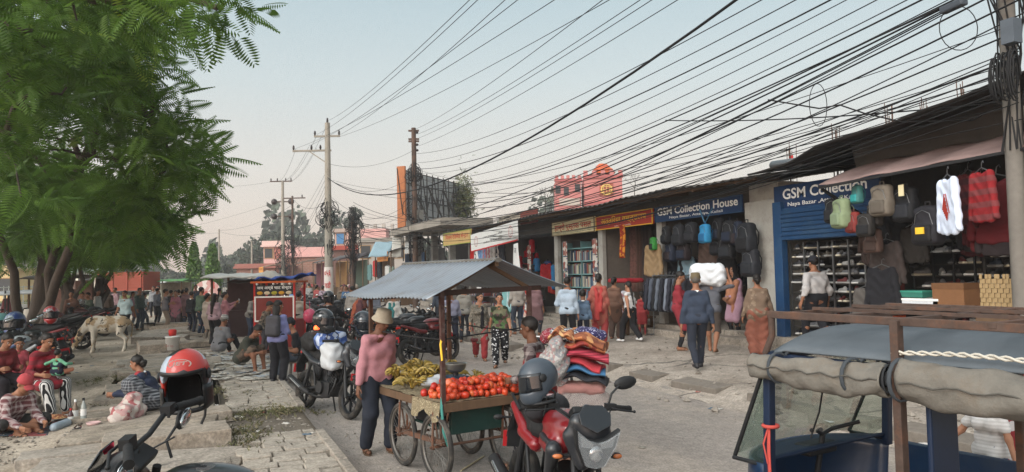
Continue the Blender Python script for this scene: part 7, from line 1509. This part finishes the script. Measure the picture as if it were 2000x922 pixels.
# ================================================================= billboard seen from behind
a=pt(787,445,42);e=pt(906,445,50); dv=V((e.x-a.x,e.y-a.y,0)); Lb=dv.length; dv.normalize(); nv=V((dv.y,-dv.x,0)); nv=nv if nv.dot(-_fh)>0 else -nv
t=thing('billboard','big rusty billboard frame seen from behind with orange edge','billboard',(a.x,a.y,0)); BM_=Matrix(((dv.x,nv.x,0,0),(dv.y,nv.y,0,0),(0,0,1,0),(0,0,0,1)))
b=MB(); b.box((Lb/2,-.25,6.35),(Lb,.1,3.4)); b.tr(BM_).build('panel',mat('#a0a4a6',.7,var=.15,sc_=1),t)
b=MB(); b.box((-.1,-.0,6.4),(.16,.5,3.6)); b.tr(BM_).build('orange_edge',mat('#a0623c',.7,var=.15),t)
b=MB()
for i in range(12): x=Lb*i/11; b.beam((x,0,2.8),(x,0,8.15),.05,.05); 
for z in(4.7,5.5,6.4,7.3,8.0): b.beam((0,.05,z),(Lb,.05,z),.05,.05)
for i in range(11): x=Lb*i/11; b.beam((x,.1,4.7),(x+Lb/11*(2 if i%2 else -1),.1,8.0),.045,.045); b.beam((x,.5,3.2),(x+.6,.0,6.8),.05,.05)
for i in range(4): x=Lb*(i+.5)/4; b.beam((x,2.2,2.8),(x,.0,7.4),.09,.09); b.beam((x,2.2,2.8),(x,.0,4.8),.08,.08)
b.tr(BM_).build('steel_frame',mat('#3b3836',.8,.3,var=.3),t)
g=np.random.default_rng(9); n=900; P=g.normal(0,1,(n,3))*np.array([.55,.25,.95])+np.array([Lb-.4,.3,6.6]); P=np.array([tuple(BM_@V(p)) for p in P])+np.array([a.x,a.y,0]); mb=MB(); leafmesh(P,g.normal(0,1,(n,3)),.35,3,mb,g.integers(0,3,n),seed=4); tag(mb.build('creeper',[mat('#55583a'),mat('#4a5530'),mat('#6b6a45')]),'dry leafy creeper climbing the right end of the billboard','creeper')
# ================================================================= buildings
def house(label,px0,px1,d,ytop,ybot,m,name='building',depth_=6.,par=None,roofm=None,wins=(),zbot=None):
    a=pt(px0,541,d);e=pt(px1,541,d); dv=V((e.x-a.x,e.y-a.y,0)); L_=dv.length; z1=pt((px0+px1)/2,ytop,d).z; rz=math.atan2(dv.y,dv.x)
    t=thing(name,label,'building',(a.x,a.y,0),rz); b=MB(); b.box((L_/2,depth_/2,z1/2-.3),(L_,depth_,z1+.6)); b.build('wall',m,t)
    if par: b=MB(); b.box((L_/2,depth_/2-.1,z1+.0),(L_+.5,depth_+.5,.22)); b.box((L_/2,-.1,z1+par/2+.1),(L_+.3,.12,par)); b.build('parapet',roofm or m,t)
    for wx,wz,ww,wh,wm in wins:
        b=MB(); b.box((L_*wx,-.02,z1*wz),(ww+.16,.08,wh+.16)); f=b.build('window',M_woodl,t); b=MB(); b.box((L_*wx,-.065,z1*wz),(ww,.03,wh)); b.build('pane',wm,f)
    return t,L_,z1
BRK=mat('#8a5a4c',.9,pat='brick',cols=('#7b4e42','#8f8078'),ps=3.2,var=.2,sc_=.6); PNK=mat('#c79a94',.9,var=.12,sc_=.7); DK=mat('#2a2b2e',.5)
house('brick house block with pale pink parapet behind the poles',556,645,84,500,570,mat('#93685a',.9,var=.2,sc_=.5,pat='brick',cols=('#86604f','#8f8078'),ps=1.2),par=.9,roofm=PNK,wins=((.2,.4,1,1.1,DK),(.75,.4,1,1.1,DK)))
house('small pink upper house with flat roof left of the poles',515,565,88,480,520,PNK,par=.5,roofm=mat('#c9aaa2'),wins=((.2,.85,.9,1.1,DK),(.6,.85,1.1,1.3,mat('#a8685c'))))
house('low red brick house with green shutter and white columns',462,556,80,522,560,BRK,par=.3,roofm=mat('#8d5a50'),wins=((.25,.5,.6,1.6,mat('#b7a79c')),(.45,.5,1.1,1.7,mat('#5a6f6c')),(.65,.5,.8,1.6,DK)))
house('maroon roofed house right of the tall pole',652,700,76,486,560,mat('#6d514a',.9,var=.2),par=.25,roofm=mat('#9a4438'),wins=((.4,.6,1,1.2,DK),))
house('pale house with blue window high behind the tall pole',655,685,100,452,480,mat('#b5948a',.9),par=.3,roofm=mat('#9c8a80'),wins=((.35,.88,1,1.4,mat('#3f6f9a')),))
t,L_,z1=house('unfinished concrete house with bare columns behind the stalls',700,800,72,470,560,mat('#a39a92',.9,var=.2,sc_=.6),par=.2,roofm=mat('#8b857d'),wins=((.15,.8,.9,1.2,DK),(.5,.8,.9,1.2,DK),(.8,.8,.9,1.2,DK)))
for i in range(7): b=MB(); b.box((L_*i/6,.2,z1+.8),(.3,.3,1.7)); b.build('column',mat('#a39a92',.9),t)
b=MB(); b.box((L_*.3,1,z1+.6),(L_*.5,2,1.2)); b.build('roof_room',PNK,t)
# pink temple-like tower house behind the shop roofs
PK=mat('#b0706c',.85,var=.12,sc_=.8); PK2=mat('#9c5654',.85,var=.12); a=pt(1090,541,72)
t=thing('building','pink tower house with orange pagoda top behind the shop roof','building',(a.x,a.y,0),-YAW)
z=lambda y:pt(1150,y,72).z
b=MB(); b.box((1.2,1.5,(z(352))/2),(2.5,3,z(352))); b.box((4.6,1.2,z(346)/2),(3.7,3,z(346))); b.build('wall',PK,t)
b=MB(); b.box((4.6,-.35,z(398)),(3.9,.2,.35)); b.box((4.6,-.35,z(345)),(3.9,.25,.3)); b.box((1.2,-.1,z(350)),(2.7,.25,.25)); b.build('cornice',PK2,t)
for i in range(5): b=MB(); b.box((.1+i*.55,0,z(346)),(.3,.3,.55)); b.build('merlon',PK,t)
for i in range(5): b=MB(); b.box((2.9+i*.85,-.3,z(338)),(.4,.3,.5)); b.build('merlon',PK,t)
b=MB(); b.box((4.9,-.32,z(371)),(1.35,.08,1.3)); w_=b.build('lattice_window',mat('#8f4a3c'),t); b=MB(); b.torus((4.9,-.38,z(371)),.5,.07,24,6,M=Matrix.Rotation(R(90),4,'X')); 
for i in(-1,0,1): b.beam((4.9+i*.3,-.38,z(371)-.55),(4.9+i*.3,-.38,z(371)+.55),.06,.05); b.beam((4.3,-.38,z(371)+i*.3),(5.5,-.38,z(371)+i*.3),.06,.05)
b.build('lattice',mat('#c9a860'),w_)
for x,y_ in((1.0,372),(.2,368),(2.1,366)): b=MB(); b.box((x,-.02,z(y_)),(.5,.06,.8)); b.build('window',DK,t)
b=MB(); b.box((1.3,-.05,z(393)),(2.0,.08,.7)); b.build('sign_panel',mat('#a89d94'),t)
for s,zz in((2.3,336),(1.9,329),(1.3,323)): b=MB(); b.lathe([(s*.72,z(zz)-.05),(s*.5,z(zz)+.2),(s*.35,z(zz)+.32),(0,z(zz)+.36)],4,0,Matrix.Translation((4.7,1,0))@Matrix.Rotation(R(45),4,'Z')@Matrix.Scale(1,4)); b.build('pagoda_roof',mat('#c05a2c',.7),t); 
b=MB(); b.box((4.7,1,z(334)),(1.2,1.2,1.3)); b.lathe([(.2,z(323)),(.08,z(319)),(0,z(314))],8,0,Matrix.Translation((4.7,1,0))); b.build('pagoda_core',PK2,t)
for px,py,d in((1240,362,40),(1066,392,36),(1075,398,36)):
    b=MB(); p=pt(px,py+30,d)
    def br(a,v,l,r,k):
        e=a+v*l; b.tube([a,a.lerp(e,.5)+V((U(-.05,.05),U(-.05,.05),0)),e],[r,r*.8,r*.55],5)
        if k: 
            for _ in range(3): br(e,(v+V((U(-.8,.8),U(-.8,.8),U(-.1,.5)))).normalized(),l*.65,r*.55,k-1)
    br(p,V((0,0,1)),.65,.03,3); tag(b.build('bare_tree',BARK),'leafless twigs rising behind the shop roof near the pink tower','tree','leafless twigs behind the shop roof')
# concrete fronted shops beyond the main row
t=thing('shop_building','grey concrete shop with deep slab canopy below the billboard','building',(11.4,37,0))
b=MB(); b.box((.0,0,4.45),(2.6,9.4,.35)); b.build('canopy_slab',mat('#8f877d',.9,var=.2,dirt=('#5f5850',1,.6)),t); b=MB(); b.box((2.5,0,2.3),(.2,9,4.2)); b.build('back_wall',M_dark,t)
for y in(-4.5,-1.5,1.5,4.5): b=MB(); b.box((.3,y,2.2),(.3,.3,4.3)); b.build('column',M_plast,t)
b=MB(); b.box((1.2,0,.3),(2.6,9.4,.5)); b.build('plinth',M_conc,t); b=MB(); b.box((.6,2,3.0),(.08,2.6,.9)); b.box((.6,2,3.6),(.1,2.8,.08)); b.build('railing',M_steel,t)
SC=('#8e2b2b','#43566f','#5b4a3c','#3d4a3f','#7a5a34','#6a3a44','#2f3640')
def stall(label,y,w,x=10.6,h=2.6,tarp='#2e3033',sg=None,seed=0,d=2.2):
    t=thing('market_stall',label,'stall',(x,y,gz(x,y))); b=MB()
    b.grid(lambda u,v:(-1.0+u*d,(v-.5)*w,h+.5*u+.05*math.sin(v*14+seed)+.05*math.sin(u*7)),10,16); b.build('tarpaulin',mat(tarp,.85,var=.25,sc_=2),t,solid=.02)
    for s in(-.48,.48):
        for q in(-.9,d-1.1): b=MB(); b.cyl((q,s*w,0),(q,s*w,h+.1),.04,n=6); b.build('post',M_wood,t)
    b=MB(); b.box((.1,0,.45),(.9,w*.9,.9)); b.build('counter',M_wood,t); b=MB(); b.box((d-1.2,0,h/2),(.06,w,h)); b.build('back_cloth',mat(SC[seed%7],.9,var=.3),t)
    b=MB()
    for i in range(9): b.sph((U(-.2,.3),U(-.42,.42)*w,1.0),(U(.1,.2),U(.12,.25),U(.08,.2)),8,i%3)
    b.build('goods',[mat(SC[(seed+2)%7]),mat('#a89d90'),mat(SC[(seed+5)%7])],t)['kind']='stuff'
    if sg: b=MB(); b.box((-1.02,sg[2],h-.2),(.04,sg[1],.55)); q=b.build('sign_board',mat(sg[3],.7,var=.2),t); b=MB(); text(b,sg[0],wallM((-1.045,sg[2],h-.2)),sg[1]*.85,.32); b.build('lettering',mat(sg[4]),q)
    return t
stall('dark tarpaulin stall with orange lettered sign beyond the cart roof',43,4.2,10.8,3.0,'#26282b',('COLDSTORE',2.6,-.4,'#b5763a','#7a3a20'),1)
stall('black roofed clothes stall beyond the orange sign',49,4.4,10.4,2.9,'#2b2a2c',None,2); stall('stall with red hanging clothes by the short pole',55,4.5,10.0,2.9,'#3a3438',None,3); stall('grey tarpaulin stall far along the right side',61,5,9.6,2.9,'#4d4a48',None,4); stall('brown tarpaulin stall at the far end of the right side',68,5,9,3,'#5a4a40',None,5); stall('orange bannered stall below the brick house',76,6,6.5,3.0,'#7d6a5a',('राम पसल भण्डार',5,0,'#c98a3c','#8a3a1e'),6)
for px,py,c,s_,l in((745,487,'#8fa9b5',(1.1,.85),'tilted pale blue sheet above the stalls'),(775,480,'#c4c0b8',(.55,1.3),'white printed cloth hung above the stalls'),(795,478,'#d0d2d2',(.22,1.0),'narrow white sign hung left of the steel pole')):
    p=pt(px,py,42); t=thing('hung_sheet',l,'sheet',p,-YAW); b=MB(); b.grid(lambda u,v:((u-.5)*s_[0]+.35*(v-.5)*(1 if px==745 else .1),.3*(v-.5),(v-.5)*s_[1]+.02*math.sin(u*9)),8,8); b.build('cloth',mat(c,.7,var=.12,sc_=3),t,solid=.015)
for i,(px,py,c,l) in enumerate(((733,520,'#a31f22','red shirt hung at the stall by the short pole'),(741,522,'#22242b','black shirt hung at the stall by the short pole'),(757,530,'#c2bfbb','white printed shirt hung at the stall beyond the cart roof'),(765,532,'#6f7a70','grey green shirt hung at the stall beyond the cart roof'),(722,528,'#5a7a7a','teal shirt hung at the stall by the short pole'))): put_shirt(px,py-12,10.0,mat(c,.9),l,None,1.5)
# red snack stall on the footpath, blue tarp on top
p=dloc(536,20.5); t=thing('snack_stall','red snack stall with lettered black header and blue tarpaulin on top','stall',p,-YAW)
b=MB(); b.box((0,.5,.45),(1.1,1.0,.8)); b.build('counter',mat('#7d2723',.7),t,bev=.01)
for x in(-.55,.55):
    for y in(0,1.0): b=MB(); b.box((x,y,.95),(.05,.05,1.9)); b.build('post',M_red,t)
b=MB(); b.box((0,0,1.18),(1.02,.03,.62)); q=b.build('front_panel',mat('#742823',.6),t); b=MB()
for s in(-1,1): b.box((s*.53,-.012,1.18),(.04,.04,.7)); b.box((0,-.0125,1.18+s*.33),(1.02,.04,.04))
b.build('white_frame',M_white,q)
b=MB(); b.box((0,0,1.70),(1.1,.04,.26)); q=b.build('header_board',BSH,t); FMx=Matrix.Translation((0,-.024,1.76))@Matrix.Rotation(R(90),4,'X'); b=MB(); text(b,'जय अम्बे चाट सेन्टर',FMx,.95,.13,bold=.02); b.build('lettering',M_wht,q)
b=MB()
for i,c in enumerate(range(5)): b.sph((-.4+.2*i,-.02,1.62),(.085,.012,.05),10,i%3)
b.build('food_pictures',[mat('#c9932f'),mat('#c9b89a'),mat('#a8a03c')],q)
b=MB(); b.box((0,.5,1.92),(1.25,1.25,.05)); b.build('roof_board',mat('#c05a2c',.7),t); b=MB(); b.grid(lambda u,v:((u-.4)*1.5,.1+.9*v,1.98+.09*math.sin(u*9+v*4)**2+.1*sstep(.6,1,u)),16,8); b.build('blue_tarp',mat('#1f3f86',.7,bump=.4,bs=10),t,solid=.03)
b=MB(); b.grid(lambda u,v:(-.75+.7*u,.4+.8*v,2.02+.22*math.sin(u*3.1)*math.sin(v*3.1)+.02*math.sin(u*21)),10,8); b.build('white_sacks',mat('#a9a49a',.8,bump=.4,bs=14),t,solid=.03)
for x in(-.45,0,.45): b=MB(); b.sph((x,-.1,1.87),.035,10); b.cyl((x,-.1,1.9),(x,-.1,1.94),.015,n=8); b.build('lamp_bulb',M_white,t)
def booth(label,px,d,w,h,roof,panel,x0=0,sign_=None,dd=1.4):
    p=dloc(px,d); t=thing('market_stall',label,'stall',p,-YAW); b=MB(); b.grid(lambda u,v:((u-.5)*(w+.5),-.3+v*(dd+.6),h+.12*math.sin(v*3.14)+.02*math.sin(u*17)),14,6); b.build('roof',mat(roof,.6,var=.2),t,solid=.04)
    for sx in(-.5,.5):
        for y in(0,dd): b=MB(); b.box((sx*w,y,h/2),(.06,.06,h)); b.build('post',M_wood,t)
    b=MB(); b.box((0,.3,.45),(w,.6,.85)); b.build('counter',mat(panel,.7,var=.2),t); b=MB(); b.box((0,dd-.05,h*.55),(w,.05,h*.8)); b.build('back_panel',mat(panel,.8,var=.3),t)
    if sign_: b=MB(); b.box((sign_[3],-.06,h-.25),(w*.8,.04,.4)); q=b.build('sign_board',mat(sign_[1]),t); b=MB(); text(b,sign_[0],Matrix.Translation((sign_[3],-.085,h-.25))@Matrix.Rotation(R(90),4,'X'),w*.6,.24); b.build('lettering',mat(sign_[2]),q)
booth('dark stall with white topped roof left of the red snack stall',462,24,1.6,1.95,'#a9a9a4','#3a2626'); booth('low dark stall between the white topped roof and the red stall',492,25.5,1.0,1.9,'#2b2725','#3a2c28')
booth('kiosk with pink and white sign under the trees',100,30,1.8,2.15,'#5a5048','#8a6a60',0,('चिया नास्ता','#c9b0aa','#a83a35',.3)); booth('green roofed stall by the far fence',326,48,1.9,1.9,'#4a7a45','#9a8f80'); booth('small stall with white printed panel at the far fence',300,52,1.4,1.8,'#b5b5b0','#a8a598')
p=dloc(405,46,1.2); t=thing('round_sign','round topped red and white board by the far fence','sign',p,-YAW); b=MB(); b.prism([(.85*math.cos(a),.75*math.sin(a)) for a in[i*math.pi/16 for i in range(17)]]+[(-.85,-.3),(.85,-.3)],.06,Matrix.Rotation(R(90),4,'X')); b.build('board',mat('#b58a84',.7,pat='floral',cols=('#c9bfb8','#a04a44'),ps=4),t); b=MB(); b.box((-.7,0,-.7),(.08,.08,1.2)); b.box((.7,0,-.7),(.08,.08,1.2)); b.build('post',M_wood,t)
# truck with red slatted body
p=dloc(252,47); t=thing('truck','truck with tall red slatted cargo body parked beyond the trees','truck',p,-YAW); RB=mat('#8c4232',.7,var=.15,sc_=1.5)
b=MB()
for i in range(6): b.box((0,0,1.45+.2*i),(2.9,2.2,.17))
b.box((0,0,1.95),(2.82,2.1,1.15)); b.build('cargo_body',RB,t)
for x in(-1.3,-.45,.45,1.3): b=MB(); b.box((x,-1.12,1.95),(.09,.06,1.3)); b.build('stake',RB,t)
b=MB(); b.box((0,0,1.2),(3.,1.9,.2)); b.build('chassis',M_black,t)
b=MB(); b.box((-2.2,0,1.5),(1.3,2.1,1.7)); cb_=b.build('cab',mat('#c9c4b5',.5),t,bev=.12); b=MB(); b.box((-2.2,-1.06,1.9),(.8,.04,.6)); b.build('window',DK,cb_)
for x in(-2.2,.7,1.3): b=MB(); b.cyl((x,-1.05,.45),(x,-.75,.45),.45,n=20); b.build('wheel',TYRE,t)
# fence, yellow building and white topped rickshaw at the far left
def railing(label,pa,pb,h):
    a=V(pa);e=V(pb);t=thing('fence',label,'fence',a); L_=(e-a).length; dv=(e-a).normalized(); b=MB(); b.beam(V((0,0,.25)),dv*L_+V((0,0,.25)),.1,.5); b.build('base_wall',M_plastl,t); b=MB(); b.beam(V((0,0,h)),dv*L_+V((0,0,h)),.06,.06); b.beam(V((0,0,.6)),dv*L_+V((0,0,.6)),.06,.06)
    for i in range(int(L_/.3)): b.box(dv*(i*.3)+V((0,0,h/2+.25)),(.05,.05,h-.3))
    b.build('railing',mat('#8f938c',.7),t)
railing('pale railing fence behind the far stalls',dloc(270,56),dloc(460,66),1.7); railing('pale railing fence at the left beyond the trees',dloc(-150,48),dloc(250,58),1.7)
house('cream yellow building at the far left edge',-120,26,62,528,580,mat('#c9b184',.9,var=.1,sc_=.5),par=.3,roofm=mat('#b5a07a'),wins=((.9,.6,1.2,1.,DK),)); house('long white walled building behind the left trees',88,215,75,530,575,mat('#a9aaa4',.9,var=.2,sc_=.5),par=.3,roofm=mat('#6f7f74'),wins=((.2,.6,1.2,1,DK),(.5,.6,1.2,1,DK),(.8,.6,1.2,1,DK)))
fg=MB()
for _ in range(5000):
    p=dloc(U(-300,420),U(58,100),-.1); a=U(0,6.28);l=U(.3,.9); fg.add([p+V((math.cos(a)*.3,math.sin(a)*.3,0)),p-V((math.cos(a)*.3,math.sin(a)*.3,0)),p+V((U(-.3,.3),U(-.3,.3),l))],[(0,1,2)],random.choice((0,1)))
tag(fg.build('field_scrub',[mat('#58623a',.9,var=.3),mat('#6a7145',.9,var=.3)]),'green scrub in the field beyond the fence','scrub',kind='stuff')
p=dloc(14,25); t=thing('auto_rickshaw','rickshaw with pale grey roof at the far left edge','auto rickshaw',p,facing(-60))
b=MB(); b.grid(lambda u,v:((v-.5)*1.3,-1.2+2.4*u,1.72-.1*abs(2*v-1)**3+.02*math.sin(u*6)),10,8); b.build('roof',mat('#a5a9ad',.6),t,solid=.05); b=MB(); b.box((0,0,.55),(1.2,2.3,.6)); b.box((0,1.2,.65),(.8,.4,.7)); b.build('body',TBD,t,bev=.08)
for x in(-.6,.6):
    for y in(-1.1,0,1.0): b=MB(); b.box((x,y,1.2),(.05,.05,1.1)); b.build('post',PLAS,t)
for x,y in((0,1.1),(-.55,-.8),(.55,-.8)): b=MB(); b.cyl((x-.05,y,.22),(x+.05,y,.22),.22,n=18); b.build('wheel',TYRE,t)
# ================================================================= small things on the ground
p=gp(337,690); t=thing('bucket','white printed bucket with a red jug on top','bucket',p); b=MB(); b.lathe([(0,0),(.15,0),(.18,.42),(.19,.42),(.19,.45),(.175,.45),(.15,.05),(0,.05)],20); b.build('body',M_white,t); b=MB(); text(b,'सेतो रङ्ग',Matrix.Translation((0,0,.2))@Matrix.Rotation(facing(0)+math.pi,4,'Z')@Matrix.Translation((0,-.176,0))@Matrix.Rotation(R(90),4,'X'),.2,.07); b.build('lettering',mat('#a8685f'),t)
b=MB(); b.lathe([(0,.46),(.09,.46),(.1,.6),(.07,.63),(0,.63)],16); b.build('jug',M_red,t)
t=thing('stool','low dark table stool among the far slabs',"stool",dloc(291,27.5)); b=MB(); b.box((0,0,.4),(.45,.4,.05)); b.build('seat',M_black,t)
for sx in(-.18,.18):
    for sy in(-.15,.15): b=MB(); b.beam((sx,sy,.4),(sx*1.4,sy*1.4,0),.04,.04); b.build('leg',M_black,t)
# open books, papers and wares spread around the sitting men
pm=[mat(c,.8,var=.15,pat='floral',cols=(c2,'#9b958c'),ps=18) for c,c2 in(('#b5b0a6','#8d8880'),('#a39d92','#6d727a'),('#8f979e','#b0aaa0'),('#7a746c','#a8a298'))]
for i in range(34):
    px=U(405,530);py=U(690,745); q=gp(px,py); b=MB()
    w_=U(.18,.34); b.grid(lambda u,v:((u-.5)*w_*1.6,(v-.5)*w_,.012+.02*abs(math.sin((u-.5)*3.14))+.005*math.sin(v*9)),8,4); o=b.build('open_booklet',pm[i%4],loc=q+V((0,0,.03)),rz=U(0,6.28),solid=.015); tag(o,'booklet or paper lying open around the sitting men','booklet','booklets spread around the sitting men')
for px,py,rz,l in((1650,822,.3,'crumpled pale blue plastic sheet on the road beyond the rickshaw'),(1840,873,1.,'torn white paper on the road beside the rickshaw')):
    q=gp(px,py); b=MB(); b.grid(lambda u,v:((u-.5)*.55,(v-.5)*.3,.02+.05*abs(fbm(u*6+rz,v*5))*(1-abs(2*u-1))),14,8); o=b.build('litter',mat('#b9c3c5' if rz<.5 else '#c9c6c2',.6,var=.08),loc=q,rz=-YAW+rz*.3,solid=.004); tag(o,l,'litter',None,'thing')
for i in range(46):
    px,py=(U(420,620),U(770,850)) if i<20 else (U(700,1450),U(720,900)) if i<34 else (U(150,330),U(690,830)); q=gp(px,py); s_=U(.02,.055); b=MB(); b.grid(lambda u,v:((u-.5)*s_*2.4,(v-.5)*s_*1.6,.006+.02*abs(fbm(u*5+i,v*5))),4,4); o=b.build('litter',mat(random.choice(('#b5b0a8','#9a5a52','#8f8a80','#c2bdb5','#5a6a78')),.8),loc=q,rz=U(0,6),solid=.003); tag(o,'scrap of litter on the dusty ground','litter','scraps of litter on the ground','thing')
b=MB(); q=gp(920,915); b.tube([gp(900,922)+V((0,0,.012)),gp(945,893)+V((0,0,.012))],.012,6,flat=.6); tag(b.build('straw_stalk',mat('#a89a7c')),'pale straw stalk on the road under the cart','stalk')

# ================================================================= evening haze
b=MB(); b.box((0,120,14.4),(420,330,31.2)); hz=b.build('haze',bpy.data.materials.new('haze')); hz['kind']='stuff'; hz['label']='thin evening haze over the street'
m=hz.data.materials[0]; m.use_nodes=True; nt=m.node_tree; nt.nodes.clear(); o_=nt.nodes.new('ShaderNodeOutputMaterial'); pv=nt.nodes.new('ShaderNodeVolumePrincipled'); pv.inputs['Density'].default_value=.0010; pv.inputs['Color'].default_value=(.88,.87,.88,1); pv.inputs['Anisotropy'].default_value=.2
nt.links.new(pv.outputs[0],o_.inputs['Volume']); sc.cycles.volume_bounces=1
